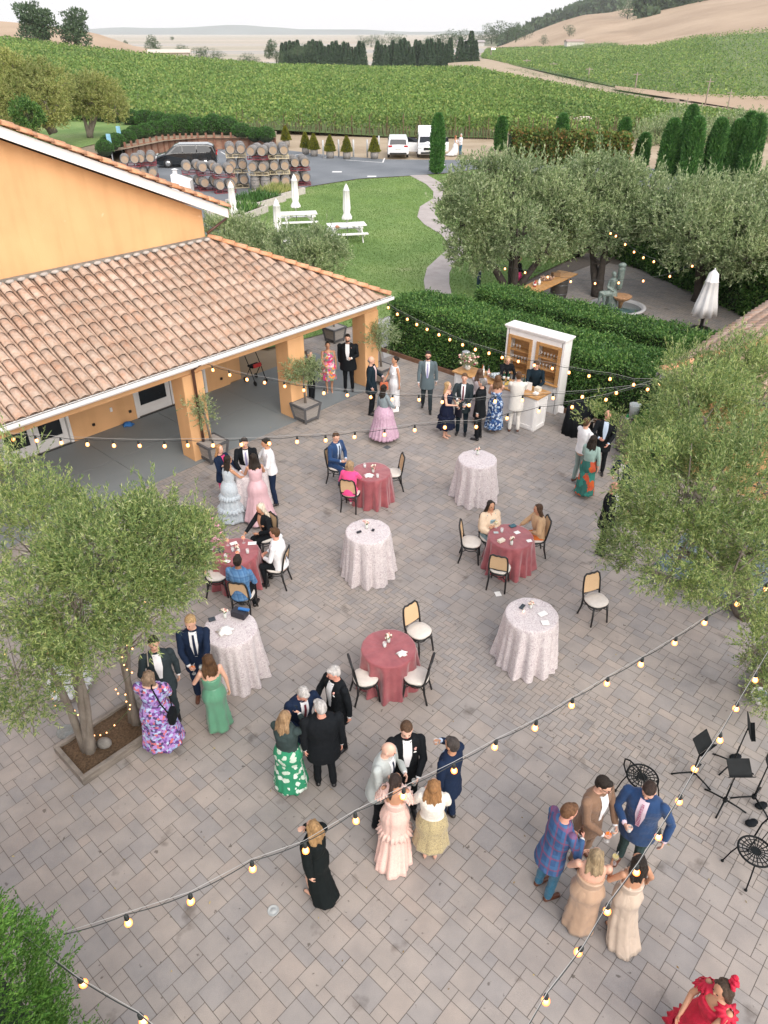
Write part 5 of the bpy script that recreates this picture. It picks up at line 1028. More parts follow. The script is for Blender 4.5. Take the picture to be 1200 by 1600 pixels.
        if st == 'pony': capsule(Hb, HD(0,.10,.03), .036*s, HD(0,.13,-.03), .034*s); Hb.tube([HD(0,.13,.0), HD(0,.15,-.1), HD(.01,.14,-.2), HD(.015,.13,-.30)], [.03*s,.036*s,.03*s,.012*s], 9)
        if st == 'bun': Hb.ball(HD(0,.115,.02), .045*s, 10, 8, Rh)
        o = Hb.build('hair', Hm, t); soft(o, vox if near else .011, .022 if st in ('wavy','long','bob') else .008, 2)
    else:
        if hc: Hb.ball(HD(0,.030,-.012), (.082*s,.080*s,.050*s), 14, 8, Rh); o = Hb.build('hair', Hm, t); soft(o, .010, 0, 2)
    if 'beard' in extras: Hb = MB(); Hb.ball(HD(0,-.036,-.070), (.060*s,.062*s,.050*s), 12, 8, Rh); Hb.build('beard', Hm, t)
    if 'glasses' in extras:
        mb = MB()
        for q in (-1,1): mb.tube([HD(.032*q+.022*math.cos(a_), -.103, .006+.018*math.sin(a_)) for a_ in [2*PI*i/10 for i in range(10)]], .003*s, 4, closed=True); mb.tube([HD(.055*q,-.1,.01), HD(.08*q,-.0,.005)], .0025*s, 4)
        mb.tube([HD(-.012,-.105,.008), HD(.012,-.105,.008)], .0025*s, 4); mb.build('spectacles', M_blk, t)
    # trousers and shoes
    if bottom and bottom[0] == 'trousers':
        T_ = MB()
        for q,Hp,Kn,An in Lg:
            capsule(T_, Hp, .094*s*min(bulk,1.12), Kn, .068*s); capsule(T_, Kn, .066*s, An+Vector((0,0,.02*s)), .056*s)
        i0 = len(T_.v); T_.ball(Vector((0,(hipy+.012)*s,(zh+.01)*s)), (.172*s*bulk,.125*s,.13*s), 14, 10); capsule(T_, Vector((0,hipy*s,(zh+.02)*s)), .12*s, U(0,0,1.04), .125*s)
        o = T_.build('trousers', bottom[1], t); soft(o, vox*1.15, .022 if near else .014)
    if shoes is None: shoes = pm('black_shoe', (.012,.011,.012), .3, .1, 5)
    for q,Hp,Kn,An in Lg:
        Z = MB(); f = 1 if not fem else .82
        if not fem or shoes.name.startswith('trainer'):
            capsule(Z, An+Vector((0,.025*s,-.042*s)), .040*s, An+Vector((.012*q*s,-.15*s,-.052*s)), .036*s, 10); capsule(Z, An+Vector((0,0,-.02*s)), .038*s, An+Vector((0,-.05*s,-.04*s)), .038*s, 10); Z.v = [(a,b_,max(c, .004+An.z-.085*s)) for a,b_,c in Z.v]
        else:
            capsule(Z, An+Vector((0,-.02*s,-.060*s)), .022*s, An+Vector((.008*q*s,-.135*s,-.066*s)), .028*s, 8); Z.v = [(a,b_,max(c, .004+An.z-.085*s)) for a,b_,c in Z.v]; Z.tube([An+Vector((0,.03*s,-.02*s)), An+Vector((0,.032*s,-.08*s))], [.02*s,.008*s], 6)
        Z.build('shoe', shoes, t)
    # upper clothing
    J_ = {q: (Sh,E,Wp) for q,Sh,E,Wp,_ in J}
    def torso_rows(g, z0, z1, flare=0.0):
        base = [(.70,.185,.145),(.80,.185,.14),(.88,.182,.135),(.98,.170,.125),(1.10,(.140 if fem else .163),.115),(1.22,(.150 if fem else .175),.125 if not fem else .135),(1.32,(.160 if fem else .19),.128 if not fem else .142),(1.40,sw/bulk*.98,.118),(1.455,sw/bulk*.86,.095),(1.495,.105,.078),(1.515,.078,.068)]
        return [(z,(rx+g)*bulk+max(0,(1.1-z))*flare,(ry+g)*bulk+max(0,(1.1-z))*flare,0,.0) for z,rx,ry in base if z0-1e-6 <= z <= z1+1e-6]
    def front_patch(name, m, zt, zb, wt, wb, g, wm=None, n=9, y_add=0.0):
        rows = torso_rows(g, .6, 1.6); mbp = MB(); vs = []
        for i in range(n):
            u = i/(n-1); z = zt+(zb-zt)*u; w = wt+(wb-wt)*u if wm is None else (wt+(wm-wt)*u*2 if u < .5 else wm+(wb-wm)*(u*2-1))
            for r0, r1 in zip(rows, rows[1:]):
                if r0[0] <= z <= r1[0]: f = (z-r0[0])/(r1[0]-r0[0]); rx, ry = r0[1]+(r1[1]-r0[1])*f, r0[2]+(r1[2]-r0[2])*f; break
            for j in range(5):
                x = w*(j/4*2-1); y = -ry*math.sqrt(max(.05, 1-(x/rx)**2))-y_add; vs.append((x,y,z))
        k = len(vs); vs += [(x,y+.012,z) for x,y,z in vs]
        fs = [(i*5+j+1,i*5+j,(i+1)*5+j,(i+1)*5+j+1) for i in range(n-1) for j in range(4)]; fs += [tuple(k+q for q in reversed(f)) for f in fs]
        mbp.add(vs, fs, True); xf(mbp, Mu @ Matrix.Scale(s, 4)); mbp.build(name, m, t)
    def sleeves(mbx, r0, r1, frac=1.0, r2=None):
        for q in (1,-1):
            Sh,E,Wp = J_[q]; capsule(mbx, Sh, r0*s, Sh.lerp(E, min(1,frac*2)), r1*s)
            if frac > .5: capsule(mbx, E, r1*s, E.lerp(Wp, (frac-.5)*2*.93), (r2 or r1*.85)*s)
    if top:
        kind, tm = top[0], top[1]; X = MB()
        if kind == 'jacket':
            loft(X, torso_rows(.014, .70 if not fem else .74, 1.52, .04 if not sit else .0), 28); 
            if sit: X.v = [(a, b_*(1.12 if c < .95 else 1), max(c,.86)) for a,b_,c in X.v]
            xf(X, Mu @ Matrix.Scale(s, 4)); 
            for q in (1,-1): X.ball(J_[q][0]+Vector((0,0,-.005)), (.068*s*bulk,.066*s,.060*s), 10, 8)
            sleeves(X, .064*bulk**.5, .054, .97, .044); o = X.build('jacket', tm, t); soft(o, vox*1.1, .022 if near else .012, 3)
            front_patch('shirt', shirt or M_paper, 1.512, 1.05, .058, .022, .021, .060)
            if tie is not None: front_patch('tie', tie, 1.475, 1.06, .016, .026, .027)
            if bow:
                mb = MB()
                for q in (-1,1): mb.hexa([U(0,-.098,1.465), U(.0,-.085,1.465), U(.0,-.085,1.48), U(0,-.098,1.48)], [U(.042*q,-.10,1.452), U(.042*q,-.085,1.452), U(.042*q,-.085,1.492), U(.042*q,-.10,1.492)])
                mb.build('bow_tie', M_blk, t)
            if 'square' in extras: mb = MB(); mb.ball(U(.095,-.128,1.33), (.028*s,.008*s,.012*s), 8, 6); mb.build('pocket_square', M_paper, t)
            if 'flower' in extras: mb = MB(); mb.ball(U(.10,-.13,1.39), .018*s, 8, 6); mb.ball(U(.11,-.128,1.41), .012*s, 6, 5); mb.build('boutonniere', M_ros, t)
            for q in (1,-1): mb = MB(); Sh,E,Wp = J_[q]; capsule(mb, E.lerp(Wp,.93), .036*s, E.lerp(Wp,1.0), .034*s, 8); mb.build('shirt_cuff', shirt or M_paper, t)
        elif kind in ('shirt','blouse','sweater'):
            g = .010 if kind != 'sweater' else .022; z0 = .88 if kind != 'sweater' else .84
            loft(X, torso_rows(g, z0, 1.52), 28); 
            if sit: X.v = [(a,b_,max(c,.88)) for a,b_,c in X.v]
            xf(X, Mu @ Matrix.Scale(s, 4))
            for q in (1,-1): X.ball(J_[q][0], (.060*s*bulk,.062*s,.056*s), 10, 8)
            sleeves(X, .058 if kind != 'sweater' else .068, .050 if kind != 'sweater' else .062, top[2] if len(top) > 2 else .97, .042 if kind != 'sweater' else .052); o = X.build(kind, tm, t); soft(o, vox*1.1, .022 if near else .014, 3)
            if tie is not None: front_patch('tie', tie, 1.475, 1.06, .016, .026, .018)
            if 'braces' in extras:
                mb = MB()
                for q in (-1,1): mb.tube([U(.07*q,-.14,1.0), U(.075*q,-.15,1.3), U(.085*q,-.09,1.47), U(.08*q,.05,1.49), U(.06*q,.125,1.35), U(.02*q,.14,1.15), U(.06*q,.135,1.0)], .011*s, 6)
                mb.build('braces', pm('navy_strap', (.02,.03,.10), .6), t)
        elif kind == 'shawl':
            loft(X, [(1.02,.235,.20,0,.0),(1.15,.255,.20,0,.0),(1.28,.25,.18,0,.01),(1.38,.225,.15,0,.015),(1.45,.17,.115,0,.02),(1.50,.09,.08,0,.025)], 48, lambda a,u: 1+.05*math.sin(13*a+u*2)+(-.10 if math.cos(a+PI/2) > .93 else 0)); xf(X, Mu @ Matrix.Scale(s,4))
            sleeves(X, .085, .085, .8, .08); o = X.build('shawl', tm, t); soft(o, vox*1.2, .03, 2)
    if dress:
        m_ = dress['m']; hem = dress.get('hem', .12); fl = dress.get('flare', .30); top_z = dress.get('top', 1.34); k1, k2 = dress.get('k', (9,17)); am = dress.get('amp', .10); waist = dress.get('waist', 1.08)
        rg = random.Random(label); p1, p2, p3 = rg.uniform(0,6), rg.uniform(0,6), rg.uniform(0,6); X = MB(); G = MB()
        tr = dress.get('train', 0)
        if top_z > 1.12:
            rows = [(1.03,.150*bulk,.122*bulk,0,0)]+[r for r in torso_rows(.010, 1.10, min(top_z, 1.52))]; 
            if rows[-1][0] < top_z: z_, rx, ry, cx, cy = rows[-1]; rows.append((top_z, rx*.99, ry*.97, cx, cy))
            loft(X, rows, 40); xf(X, Mu @ Matrix.Scale(s,4))
            if fem:
                for q in (-1,1): X.ball(U(.070*q,-.090,1.265), .068*s, 12, 8)
            if dress.get('straps', True) and top_z < 1.45:
                for q in (-1,1): X.tube([U(.085*q,-.115,top_z-.04), U(.10*q,-.06,1.47), U(.095*q,.03,1.475), U(.07*q,.10,top_z-.05)], .014*s, 6)
            if dress.get('sleeve'): 
                for q in (1,-1): X.ball(J_[q][0], (.066*s,.066*s,.060*s), 10, 8)
                sleeves(X, .068*dress.get('puff',1), .058*dress.get('puff',1), dress['sleeve'])
            o = X.build('bodice', m_, t); soft(o, vox*1.1, .016, 3)
        if not sit:
            N_ = 22; rows = []
            for i in range(N_):
                u = i/(N_-1); z = 1.12*(1-u)+hem*u; e = u**dress.get('pw', 1.1); hip = math.exp(-((z-.90)/.14)**2)*.045
                rx = (.138+.012*min(1,u*8))*bulk+hip+(fl-.14)*e; ry = (.112+.012*min(1,u*8))*bulk+hip*.9+(fl-.13)*e; rows.append((z, rx, ry, 0, .0+tr*u**3*.6))
            f = lambda a,u: 1+am*(u**.9)*(.55*math.sin(k1*a+p1+u)+.3*math.sin(k2*a+p2)+.22*math.sin(5*a+p3-u*1.5))+(tr*.55*u**4*max(0,math.sin(a)) if tr else 0)
            loft(G, rows, 120, f, cap=False); G.v = [(x*s, y*s, z*s) for x,y,z in G.v]
            M2 = Mu.copy(); 
            vv = []
            for (x,y,z) in G.v:
                w = max(0, min(1, (z/s-.85)/.2)); a = Vector((x,y,z)); b_ = Mu @ a; vv.append(tuple(a.lerp(b_, w)))
            G.v = vv; o = G.build('skirt', dress.get('m2', m_), t)
            sd_ = o.modifiers.new('t', 'SOLIDIFY'); sd_.thickness = .006; dd = o.modifiers.new('d', 'DISPLACE'); dd.texture = TEXF; dd.strength = .03; dd.mid_level = .5
            if dress.get('tiers'):
                for zt in dress['tiers']:
                    u = (1.10-zt)/(1.10-hem); rx = .15+(fl-.14)*u**1.1+.025; Rf = MB(); loft(Rf, [(zt+.03,rx-.03,rx-.045,0,0),(zt-.02,rx+.012,rx-.005,0,0),(zt-.09,rx+.045,rx+.03,0,0)], 140, lambda a,w: 1+.07*w*math.sin(23*a+zt*50)+.04*w*math.sin(9*a), False); Rf.v = [(x*s,y*s,z*s) for x,y,z in Rf.v]; o = Rf.build('ruffle', m_, t); q_ = o.modifiers.new('t','SOLIDIFY'); q_.thickness = .008
        else:
            for q,Hp,Kn,An in Lg:
                capsule(G, Hp, .108*s, Kn, .095*s, 14); capsule(G, Kn, .092*s, Kn.lerp(An, dress.get('sitlen', .75)), .115*s, 14)
            G.ball(Vector((0,(hipy+.01)*s,(zh+.01)*s)), (.185*s,.15*s,.13*s), 14, 10); capsule(G, Lg[0][2]+Vector((0,0,-.05)), .09*s, Lg[1][2]+Vector((0,0,-.05)), .09*s); o = G.build('skirt', dress.get('m2', m_), t); soft(o, vox*1.2, .03, 3)
        if dress.get('ruffles'):
            for q in (1,-1):
                Rf = MB(); Sh = J_[q][0]
                for k in range(3):
                    i0 = len(Rf.v); loft(Rf, [(0,.045,.045,0,0),(-.03,.075,.075,0,0),(-.055,.115-.01*k,.115-.01*k,0,0)], 60, lambda a,w: 1+.16*w*math.sin(11*a+k)+.08*w*math.sin(5*a), False); xf(Rf, Matrix.Translation(Sh+Vector((.03*q*k,0,.045-.06*k))) @ Matrix.Rotation(.5*q,4,'Y'), i0)
                o = Rf.build('ruffle', m_, t); q_ = o.modifiers.new('t','SOLIDIFY'); q_.thickness = .006
    return t
def hold_item(kind, label, t, gp, m=None):
    M = Matrix.Translation(t.location) @ Matrix.Rotation(t.rotation_euler.z, 4, 'Z'); p = M @ gp
    if kind == 'spritz': o = spritz(p-Vector((0,0,.10)), label)
    elif kind == 'wine': o = spritz(p-Vector((0,0,.07)), label, m or pm('dark_wine', (.05,.01,.02), .1)); o['group'] = 'wine glasses in hand'
    elif kind == 'tumbler': o = tumbler(p-Vector((0,0,.045)), label, m, 'tumblers in hand')
    elif kind == 'bottle': o = thing('beer_bottle', label, 'bottle', p-Vector((0,0,.09))); mb = MB(); mb.lathe([(.028,0),(.03,.02),(.03,.12),(.012,.17),(.013,.225)], n=12); mb.build('bottle', pm('brown_glass', (.06,.02,.008), .1), o); mb = MB(); mb.lathe([(.0305,.04),(.0305,.09)], n=12); mb.build('paper_label', M_paper, o)
    elif kind == 'phone': mb = MB(); mb.box((0,0,0), (.075,.012,.15)); o = mb.build('phone', M_ph, None, bevel=.003); o.location = p+Vector((0,0,.03)); o.rotation_euler = (0,0,t.rotation_euler.z); tag(o, label, 'phone')
    elif kind in ('clutch','bag'):
        o = thing('handbag', label, 'bag', p, t.rotation_euler.z+1.2); w, h_ = (.24,.13) if kind == 'clutch' else (.26,.24); mb = MB(); mb.box((0,0,-h_/2), (w,.05,h_), taper=.92); mb.build('bag_body', m or M_paper, o, bevel=.015)
        if kind == 'bag': mb = MB(); mb.tube([(-.08,0,0),(-.06,0,.09),(0,0,.12),(.06,0,.09),(.08,0,0)], .007, 6); mb.build('handle', m or M_paper, o)
        else: mb = MB(); mb.box((0,-.027,-.05), (w*.9,.008,.09)); mb.build('flap', m or M_paper, o, bevel=.003)
def HP(x, y, h): p = P(x, y, h-.115); p.z = 0; return p      # stands a figure of height h under a head seen at (x, y)
BLK = clothm((.010,.013,.017)); NVY = clothm((.014,.030,.075)); NVB = clothm((.012,.045,.13)); CHR = clothm((.045,.065,.075)); GRY = clothm((.09,.125,.14)); TEAL = clothm((.012,.028,.042))
WH = clothm((.72,.73,.75), .8, 0); LG = clothm((.42,.46,.45)); CRM = clothm((.60,.58,.54)); BRN = clothm((.20,.12,.075)); SAGE = clothm((.22,.30,.28)); BLUT = clothm((.025,.12,.20))
def satin(name, c): 
    m = pm(name, c, .22, .06, 4, .12, 9, sheen=.1); return m
tr = lambda m: ('trousers', m)
DK = (.02,.014,.01); BR = (.09,.045,.02); BL = (.50,.33,.16); WHT = (.50,.48,.46); GYH = (.22,.21,.20); SAND = (.34,.22,.12)
brown_shoe = pm('brown_shoe', (.10,.035,.018), .3, .2, 8); nude = pm('nude_shoe', (.55,.33,.25), .4, .1, 8); trainer = pm('trainer_white', (.62,.58,.57), .7)
T_navy = clothm((.02,.035,.08), .6, 0); T_burg = clothm((.14,.02,.035), .6, 0); T_lav = clothm((.30,.30,.50), .6, 0); T_bk = BLK
# --- porch corner
bright = cellmat('bright_floral', [(.62,.05,.16),(.75,.28,.06),(.70,.62,.55),(.20,.28,.17),(.70,.30,.42),(.55,.05,.25),(.25,.22,.24)], 16)
person('woman in a bright floral knee length dress holding an orange drink by the porch', HP(512,540,1.64), 8, 1.64, True, 'tan', ('bun',DK), dress=dict(m=bright, hem=.50, flare=.24, top=1.44, amp=.06), arms=('down','low'), shoes=nude, held=((-1,'spritz','orange cocktail held by the woman in the bright floral dress'),), bulk=1.12)
person('broad man in a black tuxedo with bow tie standing under the porch edge', HP(543,528,1.84), -2, 1.84, False, 'fair', ('short',DK), top=('jacket',BLK), bottom=tr(BLK), arms=('hold','down'), bulk=1.22, bow=True, shirt=WH, extras=('beard','square','flower'), held=((1,'tumbler','small green glass in the hand of the tuxedoed man by the porch', M_gr),))
person('grey haired person in black half hidden behind the porch pillar olive', HP(483,553,1.72), 70, 1.72, False, 'fair', ('short',GYH), top=('shirt',BLK), bottom=tr(BLK), arms=('low','down'))
person('balding man in a dark suit facing right beside the porch end pillar', HP(580,563,1.80), 75, 1.80, False, 'fair', ('bald',GYH), top=('jacket',TEAL), bottom=tr(BLK), arms=('hold','pocket'), shirt=pm('pink_shirt', (.66,.50,.50), .8), head=(8,0))
person('woman in a sleeveless white top and long white skirt with an orange bag', HP(617,563,1.68), -62, 1.68, True, 'tan', ('bun',DK), dress=dict(m=WH, hem=.12, flare=.17, top=1.48, amp=.05, straps=False), arms=('down','low'), shoes=nude, held=((-1,'bag','terracotta orange leather bag held by the woman in white', pm('orange_leather', (.50,.13,.06), .5)),))
tulle = pm('pink_tulle', (.44,.27,.37), .9, .12, 18, .3, 60, col2=(.56,.40,.49))
person('woman in a full pink tulle skirt with long dark hair, seen from behind', HP(600,607,1.66), 125, 1.66, True, 'brown', ('long',DK), top=('blouse',clothm((.22,.27,.29)),.97), dress=dict(m=tulle, hem=.16, flare=.44, top=1.1, amp=.09, k=(21,34), pw=.75), arms=('down','low'), shoes=nude, held=((-1,'clutch','white clutch bag held by the woman in the tulle skirt'),))
person('man in a grey suit and lavender tie walking across the rear patio', HP(669,555,1.85), -4, 1.85, False, 'fair', ('short',DK), top=('jacket',GRY), bottom=tr(CHR), arms=('down','walk'), tie=T_lav, shirt=WH, extras=('glasses','beard'), stride=.16)
# --- bar group
person('blonde woman in a ruffled navy dress with a small black handbag', HP(700,603,1.66), 62, 1.66, True, 'fair', ('wavy',BL), dress=dict(m=clothm((.012,.018,.05)), hem=.34, flare=.27, top=1.42, amp=.12, tiers=(.75,)), arms=('low','hold'), shoes=nude, held=((-1,'wine','white wine glass held by the blonde in navy', pm('pale_wine', (.6,.5,.2))),(1,'bag','small black and white handbag of the blonde in navy',pm('black_leather', (.012,.012,.02)))))
person('man in a dark suit with a burgundy tie facing the camera at the bar', HP(726,590,1.82), -12, 1.82, False, 'fair', ('short',(.13,.07,.035)), top=('jacket',CHR), bottom=tr(TEAL), arms=('low','hold'), tie=T_burg, shirt=WH, held=((1,'wine','red wine glass held by the man with the burgundy tie'),))
person('grey haired man in a black tuxedo seen from his left back near the bar', HP(753,598,1.80), -118, 1.80, False, 'fair', ('short',GYH), top=('jacket',BLK), bottom=tr(BLK), arms=('down','hold'), shirt=WH, bow=True)
person('woman with long curly brown hair in pale lace standing at the bar', HP(750,582,1.66), 165, 1.66, True, 'tan', ('wavy',(.10,.06,.04)), dress=dict(m=pm('pale_lace', (.42,.38,.40), .8, .2, 40), hem=.2, flare=.2, top=1.46, sleeve=.9), arms=('table','table'))
bluef = cellmat('blue_floral', [(.015,.05,.16),(.02,.07,.22),(.30,.42,.60),(.01,.03,.10),(.50,.58,.68),(.04,.12,.30)], 22)
person('woman in a long blue floral halter dress at the bar, white clutch in hand', HP(778,592,1.70), 172, 1.70, True, 'fair', ('wavy',(.15,.08,.04)), dress=dict(m=bluef, hem=.14, flare=.27, top=1.26, amp=.1), arms=('low','table'), shoes=nude, held=((1,'clutch','white clutch held by the woman in the blue floral dress'),))
person('man in a cream suit leaning on the drinks bar with his back turned', HP(811,588,1.80), 174, 1.80, False, 'fair', ('short',BR), top=('jacket',CRM), bottom=tr(CRM), arms=('table','table'), shirt=WH, shoes=brown_shoe, stride=.05, lean=4)
person('blonde bartender in black bending over the bar', HP(792,558,1.70), 5, 1.70, True, 'fair', ('bob',BL), top=('shirt',BLK,.97), bottom=tr(BLK), arms=('table','reach'), lean=12, head=(0,15))
person('dark haired bartender in a black shirt mixing drinks', HP(839,566,1.80), -14, 1.80, False, 'fair', ('short',BR), top=('shirt',TEAL,.97), bottom=tr(BLK), arms=('table','reach'), lean=10, head=(-8,18))
# --- group at the rear left highboy
person('strawberry blonde woman in a navy blazer at the left rear highboy', HP(343,702,1.66), 58, 1.66, True, 'fair', ('wavy',(.40,.22,.10)), top=('jacket',NVY), bottom=tr(clothm((.55,.04,.16))), arms=('table','low'), shirt=clothm((.55,.04,.16)))
person('dark haired man in a black suit leaning on the far side of the highboy', HP(382,687,1.78), 8, 1.78, False, 'fair', ('short',DK), top=('jacket',BLK), bottom=tr(BLK), arms=('table','table'), tie=T_lav, shirt=WH, lean=10)
bwdress = toile('blue_white_print', (.47,.52,.55), (.27,.35,.42), 18)
person('woman in a tiered blue and white print gown leaning on the highboy', HP(352,720,1.64), 128, 1.64, True, 'tan', ('long',DK), dress=dict(m=bwdress, hem=.03, flare=.37, top=1.42, amp=.09, tiers=(.72,.38)), arms=('low','table'), lean=6)
person('woman in a pale pink long dress with dark curls leaning on the highboy', HP(397,719,1.66), -162, 1.66, True, 'tan', ('wavy',DK), dress=dict(m=pm('pale_pink_silk', (.55,.36,.39), .5, .06, 4), hem=.10, flare=.37, top=1.40, amp=.10, k=(7,13), train=.25), arms=('table','table'), shoes=nude, lean=10)
person('man in a white shirt and navy trousers at the right of the highboy', HP(420,691,1.78), -72, 1.78, False, 'tan', ('short',DK), top=('shirt',WH,.97), bottom=tr(NVY), arms=('low','table'), lean=6)
# --- seated at the middle burgundy table
def seatp(i, dy=0): p, yaw = CHP[i]; return Vector(p), yaw
p, yw = seatp(7); person('man in a navy suit seated at the middle burgundy table', p, yw-15, 1.80, False, 'fair', ('short',BR), top=('jacket',NVB), bottom=tr(NVB), sit=True, arms=('lap','lap'), tie=T_navy, shirt=pm('blue_shirt', (.45,.55,.68), .8), lean=8, head=(-20,5))
p, yw = seatp(9); HOT = clothm((.80,.07,.24)); person('woman in a hot pink suit seated with her back to the camera', p, yw, 1.68, True, 'fair', ('bob',(.38,.26,.15)), top=('sweater',HOT,.97), bottom=tr(HOT), sit=True, arms=('lap','reach'), shoes=trainer, lean=8)
# --- two women at the right burgundy table
wp = P(766,838,.47); wp.z = 0; c_ = dup(ch0, wp, rad(15), 'cane backed chair hidden under the woman in the cream shawl', group=GC)
shim = pm('blue_sequins', (.10,.20,.25), .35, .35, 60, col2=(.30,.42,.45))
person('dark haired woman wrapped in a cream shawl over a silver blue dress, seated', wp, 22, 1.68, True, 'tan', ('wavy',DK), top=('shawl',pm('cream_shawl', (.66,.52,.38), .9, .08, 9, .4, 60)), dress=dict(m=shim, top=1.36, sitlen=.35), sit=True, arms=('shawl','lap'), shoes=pm('silver_shoe', (.45,.45,.45), .3))
p, yw = seatp(6); person('long haired woman in a tan knit top and orange skirt, seated in profile', p, yw, 1.66, True, 'tan', ('long',(.075,.04,.022)), top=('sweater',clothm((.46,.30,.17)),.75), dress=dict(m=clothm((.55,.14,.03)), top=1.0, sitlen=.5), sit=True, arms=('lap','reach'), lean=10)
# --- cocktail table at the left
p, yw = seatp(11); person('platinum blonde woman in a black suit seated at the cocktail table', p, yw, 1.70, True, 'tan', ('wavy',(.68,.60,.48)), top=('jacket',BLK), bottom=tr(BLK), sit=True, arms=('lap','reach'), shirt=skinm('tan'), lean=10, head=(0,8))
p, yw = seatp(10); person('man in a white shirt and navy braces seated with one leg under the table', p, yw, 1.80, False, 'red', ('short',BR), top=('shirt',WH,.97), bottom=tr(BLK), sit=True, arms=('lap','lap'), extras=('braces',), lean=6, near=False, bulk=1.1)
p, yw = seatp(12); plaid1 = None
def plaid(name, base, line, line2, sc=22.0):
    m, nt, b = newmat(name); co = coord(nt, 'Object'); sx = N(nt, 'SeparateXYZ'); nt.links.new(co, sx.inputs[0]); ad = N(nt, 'Math', operation='ADD'); nt.links.new(sx.outputs[0], ad.inputs[0]); nt.links.new(sx.outputs[1], ad.inputs[1]); cur = None
    cl = N(nt, 'RGB'); cl.outputs[0].default_value = (*base,1); src = cl.outputs[0]
    for ax, c, w, ph in ((ad.outputs[0],line,.55,0),(sx.outputs[2],line,.55,0),(ad.outputs[0],line2,.86,1.5),(sx.outputs[2],line2,.86,1.5)):
        mu = N(nt, 'Math', operation='MULTIPLY_ADD'); mu.inputs[1].default_value = sc*PI; mu.inputs[2].default_value = ph; nt.links.new(ax, mu.inputs[0]); sn = N(nt, 'Math', operation='SINE'); nt.links.new(mu.outputs[0], sn.inputs[0]); gt = N(nt, 'Math', operation='GREATER_THAN'); gt.inputs[1].default_value = w; nt.links.new(sn.outputs[0], gt.inputs[0]); hf = N(nt, 'Math', operation='MULTIPLY'); hf.inputs[1].default_value = .5; nt.links.new(gt.outputs[0], hf.inputs[0])
        x = N(nt, 'Mix', data_type='RGBA'); nt.links.new(hf.outputs[0], x.inputs[0]); nt.links.new(src, x.inputs[6]); x.inputs[7].default_value = (*c,1); src = x.outputs[2]
    nt.links.new(src, b.inputs['Base Color']); b.inputs['Roughness'].default_value = .85; return m
person('man in a light blue checked blazer seated with his back to the camera', p, yw, 1.80, False, 'brown', ('short',DK), top=('jacket',plaid('blue_check', (.06,.16,.32), (.12,.24,.42), (.03,.09,.20), 16)), bottom=tr(BLK), sit=True, arms=('lap','lap'), lean=5)
p, yw = seatp(14); person('person in feathery pink seated behind the olive branches', p, yw, 1.66, True, 'tan', ('long',BR), top=('sweater',pm('pink_feather', (.72,.36,.46), 1, .2, 30, 1.0, 50),.8), dress=dict(m=clothm((.62,.32,.42)), top=1.0), sit=True, arms=('lap','reach'))
# --- left highboy and olive
person('blond man in a navy suit holding an orange drink beside the left highboy', HP(298,970,1.84), 12, 1.84, False, 'fair', ('short',BL), top=('jacket',NVY), bottom=tr(NVY), arms=('table','low'), tie=T_navy, shirt=WH, near=True, shoes=brown_shoe, head=(-25,12), held=((-1,'spritz','orange cocktail with a straw held by the blond man in navy'),))
person('woman in a sage green satin gown with brown hair raising a glass', HP(325,1032,1.66), -150, 1.66, True, 'fair', ('wavy',BR), dress=dict(m=satin('green_satin', (.10,.27,.17)), hem=.12, flare=.21, top=1.30, amp=.14, k=(5,9)), arms=('hold','down'), near=True, shoes=nude, held=((1,'wine','wine glass raised by the woman in sage green satin', pm('clear_drink', (.55,.60,.58))),))
person('man in a dark green grey suit half hidden by the left olive branches', HP(240,1005,1.80), 20, 1.80, False, 'fair', ('short',DK), top=('jacket',CHR), bottom=tr(CHR), arms=('down','hold'), shirt=WH, bow=True, near=True)
purp = cellmat('purple_floral', [(.22,.09,.34),(.30,.40,.62),(.12,.05,.22),(.38,.20,.48),(.42,.52,.70),(.55,.14,.16),(.06,.04,.12),(.34,.24,.55)], 26)
tb = person('woman in a long purple and blue floral dress with a black crossbody bag', HP(232,1058,1.68), 178, 1.68, True, 'pale', ('bob',(.27,.19,.13)), dress=dict(m=purp, hem=.22, flare=.30, top=1.48, sleeve=.32, puff=1.35, amp=.07, pw=.8), arms=('low','low'), near=True, bulk=1.22, shoes=trainer)
bl_ = Vector(tb.location); mb = MB(); R_ = Matrix.Rotation(rad(178), 3, 'Z')
t = thing('crossbody_bag', 'black crossbody bag hanging at the hip of the woman in purple floral', 'bag', bl_, rad(178)); mb.box((-.27,.10,.86), (.10,.20,.24)); mb.build('bag_body', BLK, t, bevel=.03); mb = MB(); mb.tube([(-.25,.16,.96),(-.17,.185,1.2),(-.06,.12,1.47),(-.05,-.05,1.5),(-.16,-.19,1.2),(-.26,.03,.97)], .011, 6); mb.build('strap', BLK, t)
person('woman in a white ruffled gown almost hidden by the left olive crown', P(112,1078), 40, 1.66, True, 'tan', ('long',(.16,.05,.02)), dress=dict(m=pm('white_lace', (.68,.70,.72), .9, .08, 40, .6, 60), hem=.12, flare=.34, top=1.40, amp=.12, tiers=(.85,.62,.40,.24)), arms=('low','low'))
